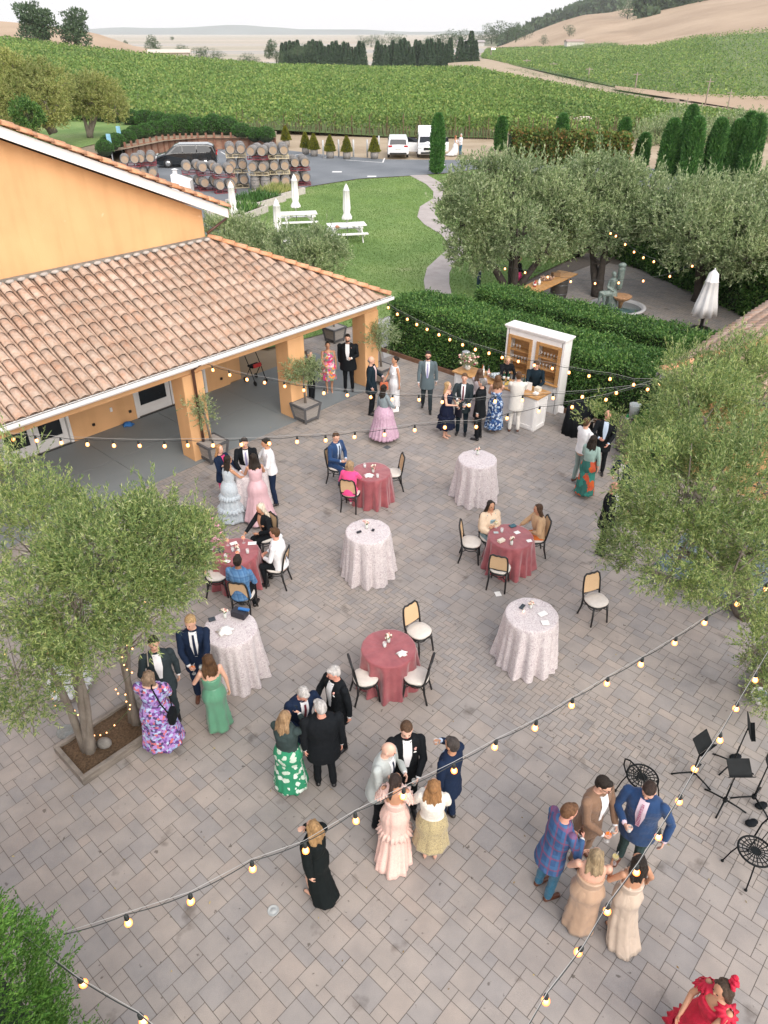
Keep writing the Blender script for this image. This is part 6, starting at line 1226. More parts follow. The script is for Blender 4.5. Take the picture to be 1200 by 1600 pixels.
# --- foreground group of four
person('white haired man in a navy suit bowing his head over a dark drink', HP(463,1066,1.80), 32, 1.80, False, 'red', ('short',WHT), top=('jacket',NVY), bottom=tr(NVY), arms=('hold','low'), tie=T_burg, shirt=WH, lean=14, head=(0,30), near=True, held=((1,'tumbler','dark drink in the hand of the man bowing his head', pm('dark_wine', (.05,.01,.02))),))
person('white haired man in a tuxedo with a boutonniere holding a clear drink', HP(524,1050,1.78), -48, 1.78, False, 'red', ('short',WHT), top=('jacket',BLK), bottom=tr(BLK), arms=('down','hold'), bow=True, shirt=WH, extras=('flower','square'), near=True, held=((-1,'tumbler','clear tumbler held by the white haired tuxedoed man'),), head=(-20,15))
leaf_p = cellmat('green_leaf_print', [(.62,.72,.66),(.50,.62,.52)], 9, base=(.02,.24,.12), thr=.42)
person('woman in a grey green blazer over a green leaf print skirt taking a photo', HP(444,1122,1.66), 158, 1.66, True, 'fair', ('wavy',SAND), top=('jacket',clothm((.055,.085,.085))), dress=dict(m=leaf_p, hem=.16, flare=.26, top=1.0, amp=.06), arms=('low','phone'), near=True, head=(-15,10), bulk=1.08, held=((-1,'phone','black phone held up by the woman in the grey green blazer'),))
person('grey haired man in a black suit standing with his back to the camera', HP(501,1106,1.80), -168, 1.80, False, 'red', ('short',WHT), top=('jacket',BLK), bottom=tr(BLK), arms=('down','down'), shirt=WH, near=True, bulk=1.2, head=(25,10), stride=.05)
# --- foreground group of five
person('bald man in a light grey blazer holding an amber drink', HP(594,1165,1.80), 62, 1.80, False, 'pale', ('bald',None), top=('jacket',LG), bottom=tr(BLK), arms=('hold','low'), tie=T_navy, shirt=WH, near=True, lean=8, head=(15,15), held=((-1,'tumbler','amber drink in the hand of the bald man in grey', pm('amber_drink', (.35,.12,.02), .1)),))
person('laughing man in a tuxedo with bow tie facing the camera', HP(635,1137,1.83), 8, 1.83, False, 'pale', ('short',(.10,.055,.03)), top=('jacket',BLK), bottom=tr(BLK), arms=('low','gest'), bow=True, shirt=WH, extras=('flower','square'), near=True, stride=.10, head=(-5,14), held=((1,'tumbler','clear drink held low by the laughing tuxedoed man'),))
person('man in a dark blue suit raising a glass beside his face', HP(706,1163,1.78), -132, 1.78, False, 'tan', ('short',(.06,.05,.045)), top=('jacket',NVY), bottom=tr(NVY), arms=('down','drink'), shirt=pm('blue_shirt', (.45,.55,.68)), near=True, held=((-1,'tumbler','clear glass raised by the man in the dark blue suit'),))
pinkr = toile('pink_ruffle_print', (.72,.50,.43), (.62,.38,.35), 20)
person('woman in a long peach pink ruffled gown with a low dark ponytail', HP(618,1220,1.62), 172, 1.62, True, 'tan', ('pony',(.035,.022,.018)), dress=dict(m=pinkr, hem=.015, flare=.25, top=1.24, amp=.16, ruffles=True, k=(8,15), tiers=(.60,), train=.32), arms=('hold','low'), near=True, head=(-20,0))
gold = toile('gold_brocade', (.44,.36,.19), (.15,.13,.08), 22)
person('woman in a white cardigan and a gold brocade skirt seen from behind', HP(678,1229,1.64), 176, 1.64, True, 'fair', ('wavy',(.33,.17,.07)), top=('sweater',pm('white_knit', (.74,.70,.63), .95, .06, 30, .5, 80),.97), dress=dict(m=gold, hem=.42, flare=.26, top=1.0, amp=.05), arms=('hold','low'), near=True, shoes=nude, held=((1,'tumbler','clear tumbler held by the woman in the white cardigan'),))
person('blonde woman in a long black coat dress walking alone', HP(489,1293,1.60), -128, 1.60, True, 'fair', ('wavy',(.36,.22,.10)), dress=dict(m=clothm((.008,.013,.014)), hem=.10, flare=.19, top=1.50, sleeve=.97, puff=1.2, amp=.07, k=(5,9), train=.2), arms=('back','chin'), near=True, stride=.08)
# --- right foreground group
person('man in a blue and burgundy checked blazer holding a brown bottle', HP(876,1272,1.80), 112, 1.80, False, 'red', ('short',(.16,.08,.04)), top=('jacket',plaid('navy_check', (.03,.08,.20), (.05,.14,.30), (.24,.05,.10), 12)), bottom=tr(BLUT), arms=('low','hold'), near=True, shoes=brown_shoe, lean=8, head=(-10,15), held=((-1,'bottle','brown beer bottle held by the man in the checked blazer'),))
person('bespectacled man in a brown suit holding an orange cocktail', HP(936,1219,1.82), 34, 1.82, False, 'fair', ('short',DK), top=('jacket',BRN), bottom=tr(BRN), arms=('low','low'), shirt=WH, near=True, shoes=brown_shoe, extras=('glasses',), lean=4, head=(10,14), held=((-1,'spritz','orange cocktail held by the man in the brown suit'),(1,'tumbler','clear tumbler held by the man in the brown suit')))
person('man in a navy blazer with a striped tie holding a glass to his chest', HP(1018,1226,1.83), -36, 1.83, False, 'fair', ('short',(.035,.02,.015)), top=('jacket',NVB), bottom=tr(clothm((.05,.09,.09))), arms=('side','hold'), shirt=pm('lilac_shirt', (.62,.50,.58), .8), tie=plaid('stripe_tie', (.35,.12,.20), (.6,.5,.55), (.3,.1,.2), 50), near=True, shoes=brown_shoe, extras=('square',), head=(0,22), bulk=1.12, lean=4, held=((-1,'tumbler','clear tumbler at the chest of the man in the navy blazer'),))
person('woman in a strapless rose gold satin gown with wavy ash blonde hair', HP(932,1338,1.60), 168, 1.60, True, 'fair', ('wavy',(.36,.27,.16)), dress=dict(m=satin('rose_gold_satin', (.44,.30,.205)), hem=.03, flare=.195, top=1.24, amp=.13, k=(5,9), straps=False, pw=.9), arms=('hold','low'), near=True, bulk=1.16)
person('dark haired woman in a pale champagne satin gown with a flared train', HP(998,1347,1.62), -168, 1.62, True, 'tan', ('wavy',DK), dress=dict(m=satin('champagne_satin', (.54,.44,.35)), hem=.02, flare=.20, top=1.22, amp=.15, k=(5,11), train=.30), arms=('hold','side'), near=True, held=((1,'wine','champagne glass held by the woman in the champagne gown', pm('pale_wine', (.6,.5,.2))),))
t = person('woman in a ruffled crimson dress with a red hair flower walking in at the corner', HP(1131,1545,1.66), -72, 1.66, True, 'tan', ('bob',(.07,.045,.03)), dress=dict(m=pm('crimson', (.52,.008,.04), .7, .15, 12, .4, 30), hem=.3, flare=.33, top=1.36, amp=.13, ruffles=True, tiers=(.75,.45)), arms=('reach','low'), near=True, stride=.12, head=(0,10))
mb = MB(); rg = random.Random(1)
for i in range(14): mb.ball((rg.uniform(-.01,.07),rg.uniform(.02,.09),1.66+rg.uniform(.0,.075)), (.03,.022,.02), 8, 6)
o = mb.build('hair_flower', pm('crimson', (.52,.008,.04)), t)
# --- right edge under the olive
person('man in a white shirt and sage trousers at the edge of the right olive', HP(917,660,1.80), 118, 1.80, False, 'fair', ('short',BR), top=('shirt',WH,.97), bottom=tr(SAGE), arms=('low','down'), shoes=brown_shoe)
orf = cellmat('orange_teal_floral', [(.02,.16,.13),(.60,.11,.02),(.03,.22,.18),(.50,.08,.03),(.02,.12,.10)], 8)
person('woman in a mint top and a long teal and orange floral skirt', HP(927,687,1.66), 148, 1.66, True, 'fair', ('wavy',DK), top=('blouse',clothm((.30,.44,.40)),.8), dress=dict(m=orf, hem=.12, flare=.25, top=1.0, amp=.05), arms=('low','down'), shoes=nude)
person('bald man in a pale blue shirt facing the camera behind olive leaves', HP(950,648,1.78), -15, 1.78, False, 'red', ('bald',GYH), top=('jacket',BLK), bottom=tr(BLK), arms=('low','hold'), shirt=pm('blue_shirt', (.45,.55,.68)))
person('bald man in a black suit beside the drooping branch of the right olive', HP(959,760,1.80), 52, 1.80, False, 'red', ('bald',GYH), top=('jacket',BLK), bottom=tr(BLK), arms=('hold','hold'), shirt=WH, head=(0,12))
person('man in navy behind the leaves of the right olive', HP(985,712,1.76), -60, 1.76, False, 'fair', ('short',BR), top=('jacket',NVY), bottom=tr(NVY), arms=('low','hold'), lean=10)
# --- far pair by the white cars, person behind the court olive
person('woman in a white gown with red hair beside the open white car', P(711,243), 60, 1.66, True, 'tan', ('long',(.35,.12,.04)), dress=dict(m=WH, hem=.02, flare=.5, top=1.38, train=.6), arms=('low','low'), prec=.03)
person('white haired man in a white shirt and jeans beside the open white car', P(719,243), -60, 1.80, False, 'red', ('short',WHT), top=('shirt',WH,.97), bottom=tr(BLUT), arms=('hold','low'), prec=.03)
person('person in black and a pink skirt behind the court olive trunks', P(806,462), 90, 1.68, True, 'tan', ('long',DK), top=('blouse',BLK,.97), dress=dict(m=HOT, hem=.5, flare=.22, top=1.0), arms=('down','low'), prec=.02)
# ================================================================ DRINKS BAR
bar = thing('drinks_bar', 'white panelled drinks bar with a warm wooden counter top in front of the hedge', 'bar', W(4.0,5.72,0), AB)   # x: away from the guests, y: along the bar
LBar = 2.95; mb = MB(); mb.box((.30,LBar/2,.50), (.56,LBar-.06,1.0)); mb.build('counter_body', white, bar, bevel=.006)
mb = MB(); mb.box((.30,LBar/2,1.025), (.68,LBar+.06,.045)); mb.build('counter_top', wood_w, bar, bevel=.006)
for i in range(4):
    mb = MB(); y0 = .06+i*.715; 
    for (yy, zz, dy, dz) in ((y0+.34,.93,.64,.07),(y0+.34,.09,.64,.10),(y0+.035,.51,.07,.77),(y0+.645,.51,.07,.77)): mb.box((.012,yy,zz), (.022,dy,dz))
    mb.build('panel_frame', white, bar)
mb = MB()
for (xx, zz, dx, dz) in ((.30,.93,.5,.07),(.30,.09,.5,.10),(.065,.51,.06,.77),(.535,.51,.06,.77)): mb.box((xx,.022,zz), (dx,.022,dz))
mb.build('panel_frame', white, bar)
cab = thing('back_bar_cabinet', 'tall white back bar cabinet with two open wooden shelf bays of glassware', 'cabinet', W(5.42,5.55,0), AB); cw, chh, cdp = 1.95, 2.25, .42
mb = MB(); mb.box((cdp-.02,cw/2,chh/2), (.04,cw,chh)); mb.box((cdp/2-.01,.03,chh/2), (cdp-.03,.06,chh)); mb.box((cdp/2-.01,cw-.03,chh/2), (cdp-.03,.06,chh)); mb.box((cdp/2-.01,cw/2,chh/2), (cdp-.03,.13,chh)); mb.box((cdp/2-.01,cw/4+.015,.44), (cdp-.03,cw/2-.16,.88)); mb.box((cdp/2-.01,cw*3/4-.015,.44), (cdp-.03,cw/2-.16,.88)); mb.box((cdp/2-.01,cw/4+.015,2.13), (cdp-.03,cw/2-.16,.22)); mb.box((cdp/2-.01,cw*3/4-.015,2.13), (cdp-.03,cw/2-.16,.22)); mb.build('cabinet_body', white, cab)
mb = MB(); mb.box((cdp/2-.01,cw/2,chh+.03), (cdp+.10,cw+.12,.05)); mb.box((cdp/2-.01,cw/2,chh-.02), (cdp+.05,cw+.06,.05)); mb.build('cornice', white, cab, bevel=.008)
for k in range(2):
    y0 = .075+k*(cw/2-.01)+(-.0 if k == 0 else 0); y1 = y0+cw/2-.155; mb = MB(); ym = (y0+y1)/2; w = y1-y0
    mb.box((-.012,y0+.045,1.45), (.035,.09,1.18)); mb.box((-.012,y1-.045,1.45), (.035,.09,1.18)); mb.box((-.012,ym,1.995), (.035,w-.182,.09)); mb.box((-.03,ym,.88), (.11,w+.06,.04)); fr = mb.build('bay_frame', wood_w, cab, bevel=.004)
    mb = MB(); mb.box((cdp-.055,ym,1.46), (.02,w,1.14)); mb.build('back_panel', wood_w, fr)
    for z in (1.22,1.56,.915): mb = MB(); mb.box((cdp/2+.01,ym,z), (cdp-.11,w-.01,.022)); mb.build('shelf', wood_w, fr)
    rg = random.Random(k)
    for z in (1.232,1.572):
        for j in range(7):
            if z > 1.5 and k == 1 and j < 4: continue
            t = thing('wine_glass', '%s stemmed glass on the %s shelf of the %s bay of the back bar' % (ORD[j], 'upper' if z > 1.5 else 'lower', ('right','left')[k]), 'glass', W(5.42,5.55,0)+Matrix.Rotation(AB,3,'Z') @ Vector((.17,y0+.09+j*(w-.18)/6,z)), 0, 'glasses on the back bar shelves'); mb = MB(); mb.lathe([(.03,0),(.004,.006),(.004,.06),(.032,.09),(.03,.14)], n=9, cap=False); mb.build('bowl', GL, t)
posy(W(5.42,5.55,0)+Matrix.Rotation(AB,3,'Z') @ Vector((.17,1.50-.35,1.572)), 'white flower sprig on the top right shelf of the back bar')
def onbar(y, x=.3): v = Matrix.Rotation(AB,3,'Z') @ Vector((x,y,1.05)); return W(4.0,5.72,0)+v
GLc = pm('green_bottle', (.012,.06,.03), .1); SLV = pm('steel_bowl', (.45,.46,.46), .25, .1, 5, metal=.8)
def bottle(p, label, m, h=.30, r=.036, group='bottles on the drinks bar'):
    t = thing('bottle', label, 'bottle', p, 0, group); mb = MB(); mb.lathe([(r,0),(r*1.02,.02),(r,h*.58),(r*.35,h*.74),(r*.36,h)], n=12); mb.build('glass', m, t); mb = MB(); mb.lathe([(r*1.04,h*.18),(r*1.04,h*.45)], n=12); mb.build('paper_label', M_paper, t); mb = MB(); mb.lathe([(r*.42,h*.93),(r*.42,h*1.02)], n=8); mb.build('cap', M_blk, t); return t
rg = random.Random(6)
for i, (y, x, m, h) in enumerate(((.75,.42,GLc,.30),(.88,.30,M_blk,.30),(.66,.30,GLc,.26),(1.30,.44,GLc,.31),(1.42,.40,GLc,.31),(2.08,.30,M_vase,.32),(2.0,.42,GLc,.30),(1.92,.34,M_ros,.26),(2.18,.40,pm('amber_drink',(.35,.12,.02)),.3),(1.50,.30,M_blk,.28),(.95,.42,GLc,.30))):
    bottle(onbar(y,x), '%s bottle counted from the cream suit man end of the drinks bar' % ORD[i], m, h)
t = thing('ice_bowl', 'wide steel bowl of ice and dark bottles in the middle of the bar', 'bowl', onbar(1.62,.30)); mb = MB(); mb.lathe([(.12,0),(.20,.10),(.215,.13),(.20,.125),(.10,.02)], n=24); mb.build('bowl', SLV, t); mb = MB(); rg = random.Random(3)
for i in range(30): mb.box((rg.uniform(-.12,.12),rg.uniform(-.12,.12),.10+rg.uniform(0,.05)), (.04,.04,.04), rg.uniform(0,3))
mb.build('ice', pm('ice', (.55,.62,.64), .1), t)
t = thing('fruit_tray', 'tray of pale cut fruit beside the man in the cream suit', 'tray', onbar(1.18,.22)); mb = MB(); mb.box((0,0,.012), (.24,.34,.024)); mb.build('tray', SLV, t, bevel=.006); mb = MB()
for i in range(26): mb.ball((rg.uniform(-.09,.09),rg.uniform(-.14,.14),.035), (.022,.018,.014), 7, 5)
mb.build('fruit', pm('citrus', (.55,.38,.08), .5, .2, 20), t)
napkin('menu_card', onbar(.50,.30), 'white standing bar menu card beside the bottles', (.02,.16,.24), AB+.2, cat='menu'); napkin('cake_box', onbar(.28,.42), 'small cream box with a knob at the end of the bar', (.16,.15,.12), AB, pm('cream_leather', (.68,.63,.52)), 'box'); bottle(onbar(.62,.18), 'squat pink carafe at the end of the bar', M_ros, .17, .06, None)
napkin('cup_stack', onbar(.20,.2), 'pile of white cocktail napkins at the bar end', (.13,.13,.05), AB, cat='napkins')
t = thing('flower_arrangement', 'big loose arrangement of blush, cream and burgundy flowers at the far end of the bar', 'flowers', onbar(2.68,.34)); mb = MB(); mb.lathe([(.07,0),(.10,.08),(.08,.16)], n=14); mb.build('vase', M_vase, t)
for nm, m, k in (('blush_blooms', M_ros, 26),('cream_blooms', M_cream, 26),('burgundy_blooms', pm('burgundy_petal', (.18,.02,.05), .8), 10)):
    mb = MB()
    for i in range(k): a = rg.uniform(0,6.28); r = rg.uniform(.04,.30); z = .20+rg.uniform(0,.34)*(1-r*1.2); mb.ball((r*math.cos(a),r*math.sin(a),z), (rg.uniform(.025,.045),)*2+(.025,), 8, 5)
    mb.build(nm, m, t)
u_ = unit(rng.normal(size=(700,3))); u_[:,2] = np.abs(u_[:,2]); link('foliage', np_mesh('foliage', leaf_quads(u_*np.array([.26,.26,.34])*rng.uniform(.4,1,(700,1))+np.array([0,0,.16]), u_+.3, .07, .03, rng), M_oli2), t)
t = thing('drink_dispenser', 'large round glass drinks dispenser at the far end of the bar', 'dispenser', onbar(2.86,.46)); mb = MB(); mb.lathe([(.09,0),(.09,.06),(.05,.1),(.15,.22),(.16,.38),(.12,.46)], n=20, cap=False); mb.build('jar', GL, t); mb = MB(); mb.lathe([(.13,.46),(.12,.49),(.02,.52)], n=20); mb.build('lid', SLV, t)
t = thing('draped_table', 'black cloth draped service table at the right end of the bar', 'table', W(4.95,6.55,0), AB); mb = MB(); loft(mb, [(.0,.50,.34,0,0),(.4,.47,.31,0,0),(.74,.45,.29,0,0),(.76,.43,.27,0,0)], 64, lambda a,u: 1+.05*(1-u)*math.sin(13*a)+.12*abs(math.sin(2*a))); mb.build('tablecloth', BLK, t)
napkin('notice_card', W(4.45,6.22,.62), 'white notice card hanging on the black draped table', (.015,.16,.20), AB+.2, cat='sign')
t = thing('oak_barrel', 'upright old oak barrel used as a cooler stand near the right hedge', 'barrel', Vector((P(989,655,.9).x, P(989,655,.9).y, 0))); BPos = Vector(t.location)
def barrel_mesh(mb, r=.30, R=.36, h=.92): mb.lathe([(r-.03,.03),(r,.03),(r,0),(r+.012,.0)]+[(r+(R-r)*(1-((i/8)*2-1)**2)**.8+.0, h*i/8) for i in range(0,9)]+[(r,h),(r-.03,h),(r-.03,h-.03)], n=28)
M_oak = pm('aged_oak', (.20,.165,.135), .85, .2, 3, .4, 30, sc=(3,3,.5)); M_oakhead = pm('barrel_head', (.42,.29,.19), .85, .0, 3, .3, 20, col2=(.30,.25,.20), sc=(1,4,1)); M_hoop = pm('steel_hoop', (.13,.14,.15), .45, .2, 5, metal=.5)
mb = MB(); barrel_mesh(mb); mb.build('staves', M_oak, t)
def hoops(mb, r=.30, R=.36, h=.92):
    for u in (.04,.13,.30,.70,.87,.96): q = r+(R-r)*(1-(u*2-1)**2)**.8; q2 = r+(R-r)*(1-((u+.04)*2-1)**2)**.8 if u+.04 < 1 else r; mb.lathe([(q+.002,h*u-.018),(q+.007,h*u-.018),(q+.007,h*u+.018),(q+.002,h*u+.018)], n=28, cap=False)
mb = MB(); hoops(mb); hp = mb.mesh('hoops', M_hoop); link('hoops', hp, t)
t = thing('water_dispenser', 'frosted glass water jar standing on the upright barrel', 'dispenser', BPos+Vector((0,.03,.92))); mb = MB(); mb.lathe([(.10,0),(.15,.38),(.155,.40),(.13,.40),(.09,.03)], n=20); mb.build('jar', glassmat('frosted', (.6,.66,.66), .75), t)
for dx in (-.2,.2): bottle(BPos+Vector((dx,-.12,.92)), 'green water bottle on the upright barrel, %s of the jar' % ('left' if dx < 0 else 'right'), pm('bright_green_glass', (.02,.25,.08), .1), .22, .045, None)
# ================================================================ COURTYARD POTS
M_box_dk = pm('dark_box_frame', (.085,.085,.09), .8, .2, 5, .3, 30); M_box_lt = pm('pale_box_board', (.30,.28,.26), .85, .2, 4, .3, 30, sc=(1,1,5))
def planter_tree(label, p, h, cr, seed, dense=2600, rz=AB, lean=0.0):
    t = thing('potted_olive', label, 'potted tree', p, rz); mb = MB(); a, b_ = .225, .305
    q0 = [(-a,-a,.04),(a,-a,.04),(a,a,.04),(-a,a,.04)]; q1 = [(-b_,-b_,.52),(b_,-b_,.52),(b_,b_,.52),(-b_,b_,.52)]; mb.hexa(q0, q1); pt = mb.build('planter_box', M_box_lt, t)
    mb = MB()
    for i in range(4):
        mb.bar(Vector(q0[i])*1.02-Vector((0,0,.04)), Vector(q1[i])*1.02, .06); j = (i+1) % 4; mb.bar(Vector(q1[i])*1.03+Vector((0,0,-.03)), Vector(q1[j])*1.03+Vector((0,0,-.03)), .05, .055); mb.bar(Vector(q0[i])*1.03+Vector((0,0,.04)), Vector(q0[j])*1.03+Vector((0,0,.04)), .05, .06)
    mb.build('planter_frame', M_box_dk, t)
    mb = MB(); mb.add([(x*.93,y*.93,.50) for x,y,_ in q1], [(0,1,2,3)]); mb.build('soil', M_mulch, t)
    rng = np.random.default_rng(seed); tp = Vector((lean,0,h-cr*.8)); mb = MB(); mb.tube([(0,0,.45),(lean*.4,.02,(h-cr)*.6+.2),tp], [.035,.03,.018], 7)
    bl = [(lean+rng.uniform(-.6,.6)*cr, rng.uniform(-.6,.6)*cr, h-cr+rng.uniform(-.5,.6)*cr, cr*.5, cr*.5, cr*.5) for _ in range(6)]
    for b2 in bl: mb.tube([tp-Vector((0,0,cr*.5)), Vector(b2[:3])], [.014,.005], 5)
    mb.build('trunk', M_bark, t); pp, uu = on_blobs(bl, dense//5, rng, .8); link('crown', np_mesh('crown', sprigs(pp, uu+np.array([0,0,.5])+rng.normal(size=pp.shape)*.4, 12, .20, .06, .016, .8, rng), M_oli2), t); return t
planter_tree('potted olive in a slatted wooden box before the second porch pillar', P(479,655), 2.0, .5, 1)
planter_tree('sparse potted olive in a wooden box beside the front porch pillar', P(334,716), 1.95, .48, 2, 1000, lean=-.1)
planter_tree('feathery potted olive beside the end porch pillar', P(596,596), 2.15, .62, 3, 2300, lean=-.15)
planter_tree('empty looking wooden planter box in the paved court behind the porch', P(523,532), .9, .12, 4, 60)
t = thing('pot', 'white and dark striped bowl pot with pale succulents at the right edge', 'pot', P(1186,1098)); mb = MB(); mb.lathe([(.08,.0),(.16,.10),(.18,.20),(.165,.20),(.14,.14)], n=20); mb.build('bowl', pm('striped_pot', (.5,.5,.48), .6, .5, 12), t); mb = MB()
for i in range(14): mb.ball((.1*math.cos(i*2.4)*(i/14), .1*math.sin(i*2.4)*(i/14), .20), (.035,.035,.03), 6, 5)
mb.build('succulents', pm('succulent', (.16,.24,.22), .8, .3, 20), t)
mb = MB(); mb.ball((0,0,.06), (.12,.09,.10), 10, 8); o = mb.build('stone', pm('grey_stone', (.20,.19,.175), .95, .3, 8, .8, 12)); o.location = P(164,1165,.1); tag(o, 'rounded grey stone lying in the mulch between the olive trunks', 'stone')
t = thing('walker', 'black and red rolling walker parked by the porch wall', 'walker', W(.95,-2.9,0), AB); mb = MB()
for x in (-.22,.22):
    for y in (-.25,.25): mb.lathe([(.07,-.015),(.085,-.01),(.085,.01),(.07,.015)], (x,y,.085), 14, M=Matrix.Rotation(PI/2,3,'Y'))
mb.build('wheels', M_blk, t); mb = MB()
for x in (-.22,.22): mb.tube([(x,-.25,.1),(x,-.05,.55),(x,.15,.92)], .014, 6); mb.tube([(x,.25,.1),(x,-.05,.55)], .014, 6)
mb.tube([(-.22,-.05,.55),(.22,-.05,.55)], .014, 6); mb.build('frame', black_metal, t); mb = MB(); mb.box((0,-.02,.58), (.40,.26,.06)); mb.build('seat', BLK, t, bevel=.02); mb = MB(); mb.box((0,-.16,.62), (.3,.06,.12)); mb.build('bag', pm('red_bag', (.45,.03,.03), .6), t, bevel=.01)
napkin('blue_bag', W(-3.55,-3.15,.02), 'small blue cloth bag on the porch floor by the wall', (.30,.22), .2, pm('blue_pouch', (.03,.16,.45)), 'bag', crumple=.10)
# ================================================================ MUSIC STANDS, METAL CHAIRS
def stand(label, hub, desk_px, zt, desk=True, angs=(0,2.09,4.19), tilt=.5, rz=0):
    p = P(*hub); t = thing('music_stand', label, 'music stand', p, 0, None); top = P(*desk_px, zt)-p; mb = MB(); mb.tube([(0,0,.12), (top.x*.05,top.y*.05,.5)], .013, 8); mb.tube([(top.x*.05,top.y*.05,.5), (top.x*.5,top.y*.5,zt-.05)], .009, 8); mb.lathe([(.03,.08),(.035,.11),(.03,.15)], n=10); mb.build('pole', black_metal, t)
    for a in angs: mb = MB(); mb.tube([(0,0,.12),(.2*math.cos(a),.2*math.sin(a),.06),(.31*math.cos(a),.31*math.sin(a),.015)], [.014,.012,.013], 7); mb.build('leg', black_metal, t)
    if desk:
        M = Matrix.Rotation(rz,4,'Z') @ Matrix.Rotation(tilt,4,'X'); mb = MB(); c = Vector((top.x*.5,top.y*.5,zt)); mb.box(c, (.32,.014,.24), M=M.to_3x3()); mb.box(c+M.to_3x3() @ Vector((0,-.03,-.13)), (.36,.06,.012), M=M.to_3x3()); mb.build('desk', black_metal, t, bevel=.003)
    return t
stand('music stand nearest the navy blazer man, its black desk turned edgeways', (1081,1214), (1090,1172), 1.0, angs=(3.0,-.9,.8), rz=.6, tilt=-.7)
stand('music stand below the corner bed with its desk seen almost edge on', (1143,1198), (1166,1148), 1.15, angs=(2.3,3.7,-.5), rz=1.2, tilt=-.4)
stand('music stand with a square black desk, central one of the cluster', (1130,1257), (1152,1210), 1.0, angs=(2.2,4.0,-.5), rz=0, tilt=-1.0)
stand('music stand at the right frame edge, desk cut off by the picture', (1175,1252), (1199,1200), 1.15, angs=(3.0,.8,-1.2), rz=.9, tilt=-.5)
def metal_chair(label, loc, rz):
    t = thing('metal_chair', label, 'chair', loc, rz, None); mb = MB(); mb.tube([(.22*math.cos(a),.22*math.sin(a),.45) for a in [2*PI*i/28 for i in range(28)]], .014, 8, closed=True)
    for k in range(20): a = 2*PI*k/20; mb.bar((.05*math.cos(a),.05*math.sin(a),.455),(.215*math.cos(a),.215*math.sin(a),.452), .014, .006)
    for rr in (.06,.11,.165): mb.tube([(rr*math.cos(a),rr*math.sin(a),.455) for a in [2*PI*i/24 for i in range(24)]], .006, 5, closed=True)
    mb.lathe([(.05,.45),(.05,.458)], n=14); mb.build('seat', black_metal, t)
    for i in range(4): a = PI/4+i*PI/2; mb = MB(); mb.tube([(.2*math.cos(a),.2*math.sin(a),.44),(.26*math.cos(a),.26*math.sin(a),.25),(.31*math.cos(a),.31*math.sin(a),.02)], .010, 6); mb.ball((.31*math.cos(a),.31*math.sin(a),.018), .022, 8, 6); mb.build('leg', black_metal, t)
    mb = MB(); pr = [(-.18,.15,.45),(-.20,.22,.65),(-.17,.27,.84),(-.08,.29,.92),(.08,.29,.92),(.17,.27,.84),(.20,.22,.65),(.18,.15,.45)]; mb.tube(pr, .011, 7)
    for x in (-.09,0,.09): mb.tube([(x,.17,.46),(x,.25,.70),(x*.7,.285,.90)], .006, 5)
    mb.build('backrest', black_metal, t); return t
p = P(1181,1330,.45); p.z = 0; mc = metal_chair('round seated black metal chair alone at the right edge', p, rad(-70)); p = P(1004,1214,.45); p.z = 0; dup(mc, p, rad(120), 'black metal chair behind the man in the navy blazer')
for x, y, lab in ((1187,1262,'small black pouch by the feet of the right edge music stand'),(1172,1289,'small black pouch on the paving above the metal chair'),(1147,1186,'black folded pouch hooked on the upper music stand')):
    mb = MB(); mb.ball((0,0,.04), (.085,.06,.04), 10, 7); mb.ball((.06,.03,.035), (.06,.05,.035), 10, 7); o = mb.build('black_pouch', BLK); o.location = P(x, y); tag(o, lab, 'pouch')
# ================================================================ LAWN: PICNIC TABLES, UMBRELLAS
def picnic(label, p, rz, sc=1.0):
    t = thing('picnic_table', label, 'picnic table', p, rz, None, sc); 
    mb = MB(); [mb.box((0,-.32+.16*i,.75), (1.85,.145,.04)) for i in range(5)]; mb.build('table_top', white, t)
    for sy in (-1,1): mb = MB(); [mb.box((0,sy*(.68+.075*k),.44), (1.85,.14,.04)) for k in (-1,1)]; mb.build('bench', white, t)
    for sx in (-.68,.68):
        for sy in (-1,1): mb = MB(); mb.bar((sx,sy*.25,.73),(sx,sy*.68,.0), .04, .12); mb.build('leg', white, t)
        mb = MB(); mb.bar((sx+.045,-.8,.395),(sx+.045,.8,.395), .035, .10); mb.bar((sx+.045,-.36,.70),(sx+.045,.36,.70), .035, .08); mb.bar((sx,0,.40),(sx*.3,0,.72), .04, .07); mb.build('brace', white, t)
    return t
pc = picnic('white picnic table on the lawn, nearest to the garden path', P(542,376), rad(12), 1.12)
dup(pc, P(468,357), rad(10), 'white picnic table on the lawn, middle one of three', 1.12); dup(pc, P(437,402), rad(14), 'white picnic table mostly hidden by the olive over the porch roof', 1.12)
M_canvas = pm('white_canvas', (.74,.74,.73), .9, .05, 3, .2, 30)
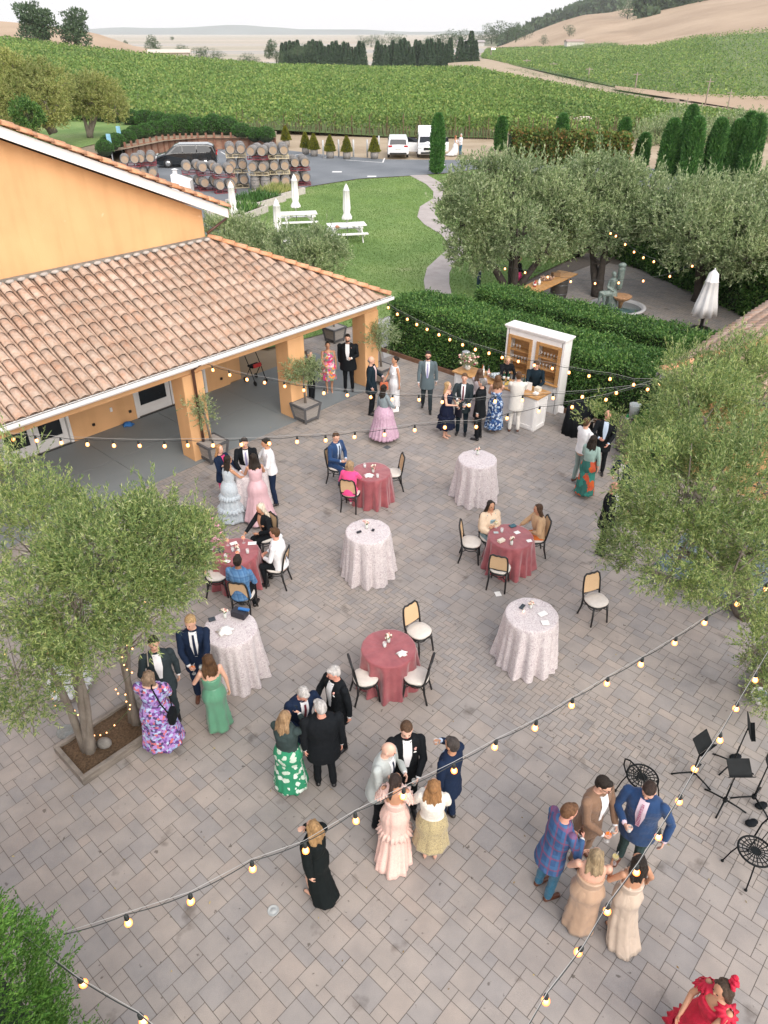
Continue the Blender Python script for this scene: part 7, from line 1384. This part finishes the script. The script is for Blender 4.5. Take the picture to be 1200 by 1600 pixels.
def umbrella(label, p, h, r, sc=1.0, base=False, m=None, grp=None):
    t = thing('closed_umbrella', label, 'umbrella', p, random.random(), grp); mb = MB(); mb.tube([(0,0,0),(0,0,h)], .022*max(1,r*4), 8); mb.build('pole', pm('umbrella_pole', (.45,.45,.44), .5), t); mb = MB()
    f = lambda a, rr, z: rr*(1+.16*math.sin(8*a)*min(1,(h-z)))
    mb.lathe([(.02,h+.04),(r*.35,h-.03),(r*.62,h-.22),(r*.75,h-.26),(r*.7,h-.27),(r*.72,h*.72),(r*.80,h*.58),(r*.62,h*.50),(r*1.05,h*.42),(r*1.0,h*.385),(r*.3,h*.39)], n=48, fn=f) if not base else mb.lathe([(.03,h+.02),(r*.45,h-.12),(r*.55,h-.38),(r*.62,h-.40),(r*.58,h-.42),(r*.75,h*.6),(r*.95,h*.42),(r*1.08,h*.26),(r*.5,h*.28)], n=48, fn=f)
    mb.build('canopy', m or M_canvas, t); mb = MB(); mb.ball((0,0,h+.05), .03, 8, 6); mb.build('finial', M_canvas, t)
    if base: mb = MB(); mb.box((.0,.0,.25), (.10,.10,.5)); mb.lathe([(.35,0),(.35,.08),(.1,.12)], n=20); mb.build('base', M_blk, t)
    return t
umbrella('closed white umbrella through the picnic table nearest the path', P(543,374), 2.75, .24); umbrella('closed white umbrella through the middle picnic table', P(464,354), 2.75, .24); umbrella('closed white umbrella by the hidden picnic table', P(438,402), 2.7, .24); umbrella('closed white umbrella seen past the tip of the gable rake', P(368,362), 2.6, .24)
umbrella('large closed off white umbrella with black base in the side court', P(1094,516), 2.25, .38, base=True)
t = thing('centrepiece', 'small terracotta coloured bunch on the near picnic table', 'flowers', P(527,357,.85)); mb = MB(); mb.ball((0,0,.08), (.12,.10,.09), 9, 6); mb.build('blooms', pm('rust_bloom', (.42,.20,.12), .8, .3, 20), t)
t = thing('bollard_light', 'dark bollard light with a pale top beside the garden path', 'bollard light', P(747,455)); mb = MB(); mb.lathe([(.085,0),(.085,.85)], n=16); mb.build('post', pm('navy_metal', (.015,.04,.075), .4), t); mb = MB(); mb.lathe([(.08,.85),(.08,.98)], n=16); mb.build('lens', GL, t); mb = MB(); mb.lathe([(.088,.98),(.088,1.02)], n=16); mb.build('cap', SLV, t)
# raised beds with plants by the barrels
for i, (x0,y0,x1,y1,lab) in enumerate(((345,352,388,336,'left white timber raised bed below the barrel stacks'),(372,332,420,318,'middle white timber raised bed with green clumps'),(408,318,452,306,'right white timber raised bed with tawny grass'))):
    a, c = P(x0,y0), P(x1,y1); t = thing('raised_bed', lab, 'raised bed', a.lerp(c,.5)+Vector((0,1.2,0)), math.atan2(c.y-a.y, c.x-a.x)); L_ = (c-a).length; mb = MB(); mb.box((0,-1.2,.22), (L_,.1,.44)); mb.box((0,1.2,.22), (L_,.1,.44)); mb.box((-L_/2+.05,0,.22), (.1,2.3,.44)); mb.box((L_/2-.05,0,.22), (.1,2.3,.44)); mb.build('boards', pm('whitewashed_timber', (.50,.46,.42), .9, .15, 5), t)
    mb = MB(); mb.box((0,0,.18), (L_-.2,2.28,.3)); mb.build('soil', M_mulch, t); n = 700; q = np.stack([rng.uniform(-L_/2+.2,L_/2-.2,n), rng.uniform(-1,1,n), np.full(n,.33)],1); d = rng.normal(size=(n,3))*.45; d[:,2] = 1; link('plants', np_mesh('plants', leaf_quads(q, d, rng.uniform(.2,.6,n), .06, rng), (M_hedge, M_box, M_wil)[i]), t)
# ================================================================ WINE BARRELS ON RACKS
M_stave = pm('grey_staves', (.24,.225,.21), .8, .25, 4, .2, 30, sc=(3,3,.6))
b0 = thing('wine_barrel', 'tmp', 'barrel', (0,0,-50)); mb = MB(); i0 = 0; barrel_mesh(mb, .28, .355, .95); xf(mb, Matrix.Rotation(PI/2,4,'X') @ Matrix.Translation((0,0,-.475))); mb.build('staves', M_stave, b0)
mb = MB(); hoops(mb, .28, .355, .95); xf(mb, Matrix.Rotation(PI/2,4,'X') @ Matrix.Translation((0,0,-.475))); mb.build('hoops', M_hoop, b0)

for z_ in (-.45,.43): mb = MB(); mb.lathe([(.265,z_),(.265,z_+.02)], n=26); xf(mb, Matrix.Rotation(PI/2,4,'X')); mb.build('barrel_head', M_oakhead, b0)
mb = MB(); mb.lathe([(.03,0),(.03,.03)], (0,0,.345), 8); mb.build('bung', M_blk, b0)
M_rc = pm('cream_rack', (.55,.47,.32), .6); M_rr = pm('red_rack', (.20,.03,.04), .6)
def rack_mesh(name, m):
    mb = MB()
    for y in (-.3,.3):
        mb.bar((-.72,y,.0),(.72,y,.0), .05, .05); mb.bar((-.72,y,.20),(.72,y,.20), .035, .035)
        for x in (-.70,-.25,.25,.70): mb.bar((x,y,0),(x,y,.2), .035, .035)
    for x in (-.70,.70): mb.bar((x,-.3,.0),(x,.3,.0), .05, .05)
    return mb.mesh(name, m)
RKM = {'c': rack_mesh('frame', M_rc), 'r': rack_mesh('frame', M_rr)}; NB = [0]
def stack(cx, base, rz, rows, where, depth=2):
    # rows bottom to top: each (rack colour, [kinds])
    p = P(cx, base); Rz = Matrix.Rotation(rz, 3, 'Z')
    for dpt in range(depth):
        for k, (rc, kinds) in enumerate(rows):
            z = .03+k*1.0; c = p+Rz @ Vector((0, dpt*1.15, 0))
            lv = ('bottom','second','third','fourth')[k]
            if rc:
                r = thing('barrel_rack', '%s %s steel rack, %s level, %s' % ('rear' if dpt else 'front', 'cream' if rc == 'c' else 'red', lv, where), 'barrel rack', c+Vector((0,0,z)), rz, 'steel racks under the barrels'); link('frame', RKM[rc], r)
            for j, kd in enumerate(kinds):
                off = (j-(len(kinds)-1)/2)*.74
                b_ = dup(b0, c+Rz @ Vector((off,0,0))+Vector((0,0,z+.545)), rz+random.uniform(-.04,.04), '%s %s wine barrel, %s level, %s' % ('rear' if dpt else 'front', ('left','right')[j], lv, where), group='wine barrels stacked by the car park')
                if kd == 'u': b_.rotation_euler = (PI/2,0,rz); b_.location.z = z+.48
stack(374,293,rad(12),[('c','ss'),('c','ss'),('c','ss')],'the leftmost tall stack')
stack(408,297,rad(-6),[(None,'uu'),('c','ss'),('r','ss')],'the tall stack over two upright barrels')
stack(439,295,rad(10),[('c','ss'),('c','ss'),('c','ss')],'the tallest right hand stack')
stack(470,289,rad(14),[('r','ss'),('r','ss')],'the short red racked stack at the right end')
stack(352,301,rad(24),[('r','ss'),('r','ss')],'the stack before the leftmost tall one', 1); stack(328,297,rad(22),[('r','ss'),('r','ss')],'the stack left of the front pair', 1); stack(304,295,rad(20),[('r','ss'),('r','ss')],'the stack behind the gable rake', 1)
stack(233,281,rad(14),[('r','ss'),('r','ss')],'the stack before the black van'); stack(209,283,rad(14),[('r','ss'),('r','ss')],'the stack left of the black van', 1)
for ch in list(KIDS[b0.name]): bpy.data.objects.remove(ch)
bpy.data.objects.remove(b0)
t = thing('vent_hut', 'white roofed hut with a capped vent seen over the gable rake', 'hut', P(287,299), 0, None, .5); mb = MB(); mb.hexa([(-1.3,-1,0),(1.3,-1,0),(1.3,1,0),(-1.3,1,0)], [(-1.3,-1,2.3),(1.3,-1,1.5),(1.3,1,1.5),(-1.3,1,2.3)]); mb.build('walls', white, t); mb = MB(); mb.box((-.85,0,2.5), (.5,.5,.5)); mb.lathe([(.55,2.86),(.06,3.0)], (-.85,0,0), 4, smooth=False); mb.box((-.85,0,2.80), (.2,.2,.14)); mb.build('vent', M_wt, t)
# ================================================================ CARS
def car(name, label, L_, Wd, Hh, prof, glass, paint, wheels, loc, rz, lights, van=False):
    # prof: side outline (x along the car, nose at -x, z); glass: (x0,x1,z0,z1) list of side panes
    t = thing(name, label, 'car', loc, rz); n = len(prof); ins = lambda z: Wd/2*(1-.16*max(0,(z-.95)/(Hh-.95))**1.1) if z > .95 else Wd/2*(1-.05*max(0,.45-z)); vs = []
    cols = (-1,-.92,-.5,0,.5,.92,1)
    for c in cols:
        for x, z in prof: k = abs(c); zz = z-(.05 if k == 1 else 0)*(1 if z > .6 else -1); xx = x*(1-.012*(k == 1))*(1-.03*k*k); vs.append((xx, ins(z)*c, zz))
    m_ = len(cols); fs = [(i*n+j, i*n+(j+1) % n, (i+1)*n+(j+1) % n, (i+1)*n+j) for i in range(m_-1) for j in range(n)]; fs += [tuple(range(n-1,-1,-1)), tuple((m_-1)*n+j for j in range(n))]
    mb = MB(); mb.add(vs, fs, False); o = mb.build('body', paint, t, bevel=.03); 
    for sgn in (-1,1):
        for g in glass:
            mb = MB(); q = [(x, sgn*(ins(z)+.012), z) for x, z in g]; q2 = [(x, y-sgn*.04, z) for x, y, z in q]; k = len(q); mb.add(q+q2, [tuple(range(k)) if sgn < 0 else tuple(range(k-1,-1,-1)), tuple(k+i for i in (range(k-1,-1,-1) if sgn < 0 else range(k)))]+[(i,(i+1)%k,k+(i+1)%k,k+i) for i in range(k)]); mb.build('side_window', M_dk, t)
    for (pa, pb, ww, nm) in lights['panes']:     # windscreen and rear window
        a, c = Vector((pa[0],0,pa[1])), Vector((pb[0],0,pb[1])); d = (c-a).normalized(); nn = Vector((-d.z,0,d.x)); nn = nn if nn.x*(a.x) > 0 or abs(nn.x) < .01 else -nn; mb = MB(); wa, wb = ins(pa[1])*ww, ins(pb[1])*ww; q = [a+Vector((0,-wa,0)), a+Vector((0,wa,0)), c+Vector((0,wb,0)), c+Vector((0,-wb,0))]; mb.hexa([v+nn*.012 for v in q], [v-nn*.03 for v in q]); mb.build(nm, M_dk, t)
    for x in wheels:
        for sgn in (-1,1):
            R_ = Matrix.Rotation(PI/2,3,'X'); mb = MB(); mb.lathe([(.20,-.11),(.33,-.10),(.345,-.06),(.345,.06),(.33,.10),(.20,.11)], (x,sgn*(Wd/2-.10),.345), 24, M=R_); w = mb.build('tyre', pm('tyre_rubber', (.02,.02,.021), .9), t); mb = MB(); mb.lathe([(.02,sgn*-.118),(.20,sgn*-.115),(.215,sgn*-.09)], (x,sgn*(Wd/2-.10),.345), 20, M=R_)
            for k in range(5): a = k*1.257; mb.bar((x,sgn*(Wd/2+.018),.345),(x+.19*math.cos(a),sgn*(Wd/2+.018),.345+.19*math.sin(a)), .03, .012, (0,1,0))
            mb.build('rim', SLV, w)
    for (x, y, z, dx, dy, dz, m, nm) in lights['boxes']:
        for sgn in ((-1,1) if y else (1,)): mb = MB(); mb.box((x,sgn*y,z), (dx,dy,dz)); mb.build(nm, m, t, bevel=.01)
    return t
M_red = pm('red_lens', (.45,.01,.01), .2); M_lamp = pm('lamp_glass', (.6,.62,.62), .1); M_wcar = pm('white_car_paint', (.74,.75,.76), .25, .02, 2, coat=1); M_bcar = pm('black_car_paint', (.006,.009,.012), .2, .05, 2, coat=1); M_plate = pm('plate', (.6,.6,.55), .5)
vanp = [(-2.55,.30),(-2.58,.62),(-2.45,.88),(-1.75,1.06),(-.95,1.62),(-.55,1.74),(1.9,1.72),(2.25,1.60),(2.48,1.05),(2.55,.75),(2.52,.34),(2.1,.22),(-2.2,.22)]
car('minivan', 'black minivan with chrome window trim parked behind the barrel stacks', 5.1, 2.0, 1.74, vanp, [[(-1.25,1.12),(-.72,1.56),(-.30,1.62),(-.30,1.12)],[(-.22,1.12),(-.22,1.62),(.85,1.62),(.85,1.12)],[(.93,1.12),(.93,1.62),(1.80,1.58),(2.08,1.30),(1.95,1.12)]], M_bcar, (-1.55,1.5), P(290,262)+Vector((0,1.0,0)), rad(10),
    dict(panes=[((-1.60,1.10),(-.98,1.58),.82,'windscreen'),((2.46,1.12),(2.30,1.56),.80,'rear_window')], boxes=[(2.50,.82,1.02,.10,.22,.16,M_red,'tail_light'),(-2.45,.78,.82,.16,.28,.14,M_lamp,'headlight'),(2.55,0,.85,.02,.42,.13,M_plate,'number_plate'),(.45,.862,1.655,2.3,.02,.02,SLV,'chrome_trim'),(.35,.978,1.095,2.6,.02,.015,SLV,'chrome_trim'),(2.55,0,.42,.06,1.7,.05,SLV,'bumper_trim')]))
suv = [(-2.28,.34),(-2.32,.70),(-2.22,.98),(-1.15,1.12),(-.55,1.60),(-.2,1.70),(1.55,1.68),(1.95,1.55),(2.22,1.10),(2.30,.78),(2.28,.36),(1.9,.26),(-1.9,.26)]; suvg = [[(-.95,1.14),(-.48,1.54),(.25,1.60),(.25,1.14)],[(.33,1.14),(.33,1.60),(1.20,1.58),(1.20,1.14)],[(1.28,1.14),(1.28,1.57),(1.65,1.52),(1.85,1.16)]]
pn = [((-1.10,1.14),(-.58,1.58),.84,'windscreen'),((2.20,1.14),(1.99,1.53),.82,'rear_window')]
bx_ = [(2.24,.70,1.02,.10,.34,.12,M_red,'tail_light'),(-2.22,.72,.86,.14,.32,.12,M_lamp,'headlight'),(2.31,0,.80,.02,.46,.12,M_plate,'number_plate'),(2.28,0,.42,.06,1.5,.14,M_blk,'rear_valance')]
car('suv', 'white sport utility car seen from behind, parked beside the posts', 4.65, 1.9, 1.7, suv, suvg, M_wcar, (-1.4,1.4), P(622,248)+Vector((0,2.2,0)), rad(-90), dict(panes=pn, boxes=bx_))
s2 = car('suv', 'white sport utility car facing the camera with tailgate and doors open', 4.65, 1.9, 1.7, suv, suvg, M_wcar, (-1.4,1.4), P(669,248)+Vector((0,2.4,0)), rad(90), dict(panes=pn, boxes=bx_+[(-2.31,0,.78,.04,.85,.22,M_blk,'grille'),(-2.30,0,.45,.04,1.3,.14,M_blk,'lower_grille'),(-2.33,0,.60,.02,.46,.12,M_plate,'number_plate')]))
for sgn in (-1,1):
    mb = MB(); a = Vector((-.75,sgn*.95,.35)); out = Vector((.35,sgn*1.0,0)); mb.hexa([a, a+Vector((0,0,.75)), a+Vector((0,0,.75))+Vector((.05,0,0)), a+Vector((.05,0,0))], [a+out, a+out+Vector((0,0,.78)), a+out+Vector((.05,0,.78)), a+out+Vector((.05,0,0))]); d_ = mb.build('open_door', M_wcar, s2, bevel=.01)
    mb = MB(); b1 = a+Vector((.02,0,.77)); mb.hexa([b1, b1+Vector((.1,0,.30)), b1+Vector((.12,0,.30)), b1+Vector((.02,0,0))], [b1+out, b1+out*.9+Vector((0,0,.42)), b1+out*.9+Vector((.02,0,.42)), b1+out+Vector((.02,0,0))]); mb.build('door_window', M_dk, d_)
mb = MB(); mb.hexa([(1.85,-.78,1.70),(1.85,.78,1.70),(1.9,.78,1.64),(1.9,-.78,1.64)], [(2.75,-.74,2.18),(2.75,.74,2.18),(2.8,.74,2.11),(2.8,-.74,2.11)]); mb.build('open_tailgate', M_wcar, s2, bevel=.01)
# ================================================================ CAR PARK FENCE, POSTS, POTS, SIGNS
fence = thing('retaining_fence', 'low curved fence of reddish boards and posts holding the shrub bank', 'fence', P(312,233.5)); fo = Vector(fence.location); FPX_ = [(200,250),(229,243),(258,237),(285,234.6),(312,233.5),(350,233),(390,232.7),(431,232.5)]; Q = [P(*q) for q in FPX_]; mb = MB()
for a, c in zip(Q, Q[1:]):
    for k in range(4): mb.bar(a-fo+Vector((0,0,.14+.27*k)), c-fo+Vector((0,0,.14+.27*k)), .07, .262)
mb.build('boards', pm('redwood_boards', (.26,.135,.085), .85, 0, 1.5, .4, 20, col2=(.36,.22,.16), sc=(1,1,4)), fence)
tot = 0; mp2 = pm('redwood_post', (.21,.10,.065), .85, .25, 3)
for i in range(22):
    u = i/21*(len(Q)-1); j = min(int(u), len(Q)-2); p = Q[j].lerp(Q[j+1], u-j)-fo; mb = MB(); mb.box(p+Vector((0,-.12,.72)), (.17,.15,1.44)); mb.build('post', mp2, fence)
ps = thing('white_post', 'tall thin white post at the kerb, leftmost of the row by the potted conifers', 'post', P(505.5,247)); mb = MB(); mb.lathe([(.075,0),(.075,1.42),(.06,1.45)], n=12); mb.build('tube', pm('pale_post', (.55,.57,.58), .5), ps)
for x, y, lab in ((529.5,246,'tall thin white post, second of the row by the potted conifers'),(552.5,246,'tall thin white post, third of the row by the potted conifers'),(574,246,'tall thin white post, fourth of the row by the potted conifers'),(592,239,'tall thin pale post set back beside the left white car')): dup(ps, P(x,y), 0, lab)
cp = thing('potted_conifer', 'small conical yellow green conifer standing alone past the fence end', 'potted tree', P(447.5,229)); n = 2200; v = rng.random(n)**1.2; a = rng.random(n)*6.28; rr = .46*(1-v)**.7*(1+.12*rng.normal(size=n)); q = np.stack([rr*np.cos(a), rr*np.sin(a), .55+v*1.25], 1); d = np.stack([np.cos(a)*.5, np.sin(a)*.5, np.ones(n)],1); link('crown', np_mesh('crown', leaf_quads(q, d, .12, .06, rng), leafmat('gold_conifer', [(.10,.13,.015),(.16,.18,.02),(.24,.21,.04)], .2, .7)), cp)
mb = MB(); mb.lathe([(.02,.55),(.38,.6),(.30,1.0),(.05,1.7)], n=10); mb.build('twigs', M_core, cp); mb = MB(); mb.lathe([(.30,0),(.36,.30),(.34,.55),(.30,.55),(.30,.5)], n=16); mb.build('tub', M_stave, cp)
for i, (x,y,lab) in enumerate(((478,241,'first'),(491,244,'second'),(516,247,'third'),(542,248,'fourth'),(585,248,'fifth'))): dup(cp, P(x,y), i, 'small conical conifer in a half barrel tub, %s of the five by the white posts' % lab)
for x, y0, y1, lab in ((193,252,197,'pale blue and white sign post, taller one at the left end of the fence'),(178,252,209,'short pale blue sign post at the left end of the fence')):
    t = thing('sign_post', lab, 'sign', P(x, y1+50)); p_ = t.location; hgt = RY(x, y1, p_.y).z; mb = MB(); mb.bar((0,0,0),(0,0,hgt), .07); mb.build('post', pm('pale_post', (.55,.57,.58)), t); mb = MB(); mb.box((0,-.05,hgt-.35), (.36,.03,.7)); mb.build('plate', pm('blue_plate', (.25,.50,.66), .5), t)
# ================================================================ SIDE COURT: BARREL TABLE, FOUNTAIN
A_ = P(832,452,.95); B_ = P(882,429,.95); ctr = A_.lerp(B_,.5); t = thing('barrel_table', 'long plank table resting on two dark barrels under the court olives', 'table', Vector((ctr.x,ctr.y,0)), math.atan2(B_.y-A_.y, B_.x-A_.x)); Lt = (B_-A_).length+.7
mb = MB(); mb.box((0,-.22,.97), (Lt,.42,.05)); mb.box((0,.22,.97), (Lt,.42,.05)); mb.build('plank_top', wood_w, t)
for x in (-Lt*.32,Lt*.30): mb = MB(); barrel_mesh(mb); mb.v = [(a+x,b_,c) for a,b_,c in mb.v]; bb = mb.build('barrel', pm('dark_barrel', (.05,.045,.04), .7, .3, 5), t); mb = MB(); hoops(mb); mb.v = [(a+x,b_,c) for a,b_,c in mb.v]; mb.build('hoops', M_hoop, bb)
TM = Matrix.Translation(t.location) @ Matrix.Rotation(t.rotation_euler.z,4,'Z')
for i, (x, lab, m, hh) in enumerate(((-1.1,'red lidded jar at the left end of the plank table',pm('red_jar',(.35,.02,.02),.4),.26),(-.9,'amber jar beside the red jar on the plank table',pm('amber_drink',(.35,.12,.02)),.24),(-.75,'clear jar beside the amber jar on the plank table',M_vase,.26),(-.95,'pale carton behind the red jar on the plank table',M_paper,.2))): bottle(TM @ Vector((x,.05+.1*(i % 2),.997)), lab, m, hh, .06, None)
t = thing('flower_box', 'cluster of dried blooms in the middle of the plank table', 'flowers', TM @ Vector((-.1,.05,.997))); mb = MB(); [mb.ball((rg.uniform(-.28,.28),rg.uniform(-.1,.1),rg.uniform(.05,.18)), .045, 7, 5) for _ in range(26)]; mb.build('blooms', pm('dried_bloom', (.36,.24,.18), .9, .5, 30), t)
napkin('wicker_box', TM @ Vector((.75,.1,.997)), 'brown wicker box near the right end of the plank table', (.34,.2,.16), .4, pm('wicker', (.20,.12,.06), .9, .3, 60), 'box')
M_brz = pm('verdigris_bronze', (.10,.15,.14), .6, 0, 7, .4, 30, col2=(.24,.28,.25), metal=.3); fp = P(950,490)
t = thing('bronze_fountain', 'verdigris bronze fountain of a seated figure beside a shell basin', 'fountain', fp); mb = MB()
V_ = Vector
for a, ra, b_, rb in (((-.05,.05,.82),.17,(-.02,.05,1.05),.13),((-.02,.05,1.05),.12,(.0,.05,1.30),.15),((0,.05,1.33),.055,(0,.04,1.46),.05),((-.1,.0,.82),.115,(-.45,-.1,.86),.085),((-.45,-.1,.86),.075,(-.50,-.12,.45),.05),((-.5,-.12,.45),.05,(-.50,-.13,.12),.04),((.0,.0,.8),.115,(-.32,-.12,.80),.085),((-.32,-.12,.8),.075,(-.28,-.16,.38),.05),((-.28,-.16,.38),.05,(-.26,-.18,.1),.04),((.14,.05,1.30),.05,(.30,.04,1.52),.042),((.30,.04,1.52),.04,(.26,.03,1.74),.035),((-.14,.05,1.30),.05,(-.20,.0,1.05),.04),((-.2,0,1.05),.04,(.02,-.12,.95),.035)): capsule(mb, a, ra, b_, rb)
mb.ball((0,.03,1.54), (.085,.095,.11), 10, 8); mb.ball((.0,.06,1.57), (.10,.10,.10), 10, 8); capsule(mb, (.28,.05,1.05), .12, (.26,.03,1.75), .14); mb.ball((.26,.03,1.9), (.17,.13,.11), 10, 8); capsule(mb, (.05,.05,.8), .2, (.1,.1,.25), .26); o = mb.build('seated_figure', M_brz, t); soft(o, .018, .03, 2)
mb = MB(); mb.lathe([(.06,.25),(.10,.5),(.30,.62),(.40,.74),(.37,.75),(.1,.66)], (.42,-.05,0), 32, fn=lambda a,r,z: r*(1+.06*math.cos(12*a))); mb.build('shell_basin', pm('ochre_bronze', (.36,.20,.10), .6, .3, 8), t)
mb = MB(); mb.lathe([(1.0,0),(1.05,.22),(1.12,.25),(1.12,.30),(.98,.30),(.96,.2)], (.35,.1,0), 40); mb.build('pool_rim', M_conc2, t); mb = MB(); mb.lathe([(.97,.20),(.01,.205)], (.35,.1,0), 40); mb.build('water', pm('pool_water', (.05,.09,.09), .05), t)
t = thing('side_table', 'small dark metal side table standing against the creeper hedge', 'table', P(1032,425)); mb = MB(); mb.lathe([(.30,.70),(.30,.73)], n=20); mb.build('table_top', black_metal, t); mb = MB(); mb.tube([(0,0,0),(0,0,.7)], .02, 6); mb.lathe([(.2,0),(.03,.03)], n=12); mb.build('pedestal', black_metal, t)
# ================================================================ FAR FIELD BITS
mp3 = pm('pole_wood', (.26,.22,.18), .9)
UP = [(444,0,185,215,430),(527,0,195,225,380),(637,0,210,255,300),(785,0,225,275,240),(1005,0,245,320,190),(1075,0,280,330,175),(943,0,305,345,170),(333,0,145,185,620)]
for i, (x, _, y0, y1, Y) in enumerate(UP):
    X = x/2+600; a = RY(X, y1/2, Y); h_ = RY(X, y0/2, Y).z-a.z; t = thing('utility_pole', 'wooden utility pole along the highway, number %s counting from the bend' % ('two','three','four','five','seven','eight','six','one')[i], 'utility pole', a-Vector((0,0,1.5)), 0, 'poles along the highway'); mb = MB(); mb.tube([(0,0,0),(0,0,h_+1.5)], [.22*Y/250,.14*Y/250], 6); mb.build('pole', mp3, t); mb = MB(); mb.bar((-1.1*Y/250,0,h_+.9),(1.1*Y/250,0,h_+.9), .2*Y/250); mb.build('crossarm', mp3, t)
for (x, y, w, h_, Y, lab, rc, wc) in ((897,71,15,4,720,'pale farmhouse on the golden hillside across the valley',(.34,.25,.22),(.62,.58,.54)),(1044,177,3,2.2,152,'small weathered shed beside the highway',(.20,.16,.12),(.25,.20,.15)),(266,91,18,3.4,400,'low pale roofed barn beyond the left end of the vineyard',(.55,.50,.43),(.42,.38,.33)),(735,71,26,4.5,880,'hazy pale house among the far eucalyptus',(.35,.32,.32),(.45,.44,.43)),(888,216,4.6,2.2,98,'low pale roofed shed behind the reddish hedge',(.50,.44,.38),(.45,.42,.38))):
    p = RY(x, y, Y); t = thing('farm_building', lab, 'building', p-Vector((0,0,.8)), .15); mb = MB(); mb.box((0,0,h_*.35+.4), (w,w*.45,h_*.7+.8)); mb.build('walls', pm('far_wall%d' % x, wc, .9), t); mb = MB(); z = h_*.7+.8; mb.add([(-w*.54,-w*.27,z-.1),(w*.54,-w*.27,z-.1),(w*.54,w*.27,z-.1),(-w*.54,w*.27,z-.1),(-w*.54,0,z+h_*.35),(w*.54,0,z+h_*.35)], [(0,1,5,4),(2,3,4,5),(0,4,3),(1,2,5),(3,2,1,0)]); mb.build('roof', pm('far_roof%d' % x, rc, .9), t)
t = thing('distant_car', 'distant car with its headlights on at the highway bend', 'car', RY(770,78.5,620)); mb = MB(); mb.box((0,0,.9), (2.0,4.5,1.2), taper=.8); mb.build('body', M_wcar, t, bevel=.2); 
for sx in (-.9,.9): mb = MB(); mb.ball((sx,-2.3,.9), .35, 8, 6); mb.build('headlight', emit('headlight', (1,.97,.9), 8), t)
for i in range(26):      # roadside bushes along the highway
    u = i/26; x = 742+u*330+random.uniform(-6,6); y = 106+u*u*52+u*26+random.uniform(-2,3); Y = 1/(1/500*(1-u)+1/165*u)
    if i == 0: fb = far_round('first roadside bush along the highway counting from the bend', 'bush', RY(x, y, Y), 2.2, 5.0, 301, 'roadside_bush', M_box, group='bushes along the highway', n=260)
    else: dup(fb, RY(x, y, Y), i*1.3, '%s roadside bush along the highway counting from the bend' % ORD[i], sc=(random.uniform(.7,1.6),1,random.uniform(.7,1.2)))
orow = None
for i in range(14):
    if orow is None: orow = far_round('first grey olive from the left in the row below the farmhouse', 'tree', RY(893,77.5,640), 4.5, 6.5, 330, 'distant_olive', M_oli2, group='olive row below the farmhouse', n=260)
    else: dup(orow, RY(893+i*5.6, 77.5-i*.12, 640), i, '%s grey olive from the left in the row below the farmhouse' % ORD[i], sc=random.uniform(.8,1.15))
# ================================================================ HAZE
hz = bpy.data.materials.new('haze'); hz.use_nodes = True; nt = hz.node_tree; nt.nodes.clear(); pv = nt.nodes.new('ShaderNodeVolumePrincipled'); pv.inputs['Density'].default_value = .00009; pv.inputs['Color'].default_value = (.93,.97,1.0,1); pv.inputs['Anisotropy'].default_value = .2; ou = nt.nodes.new('ShaderNodeOutputMaterial'); nt.links.new(pv.outputs[0], ou.inputs['Volume'])
mb = MB(); mb.box((0,4700,90), (22000,9700,206)); mb.build('haze', hz, None, 'stuff')
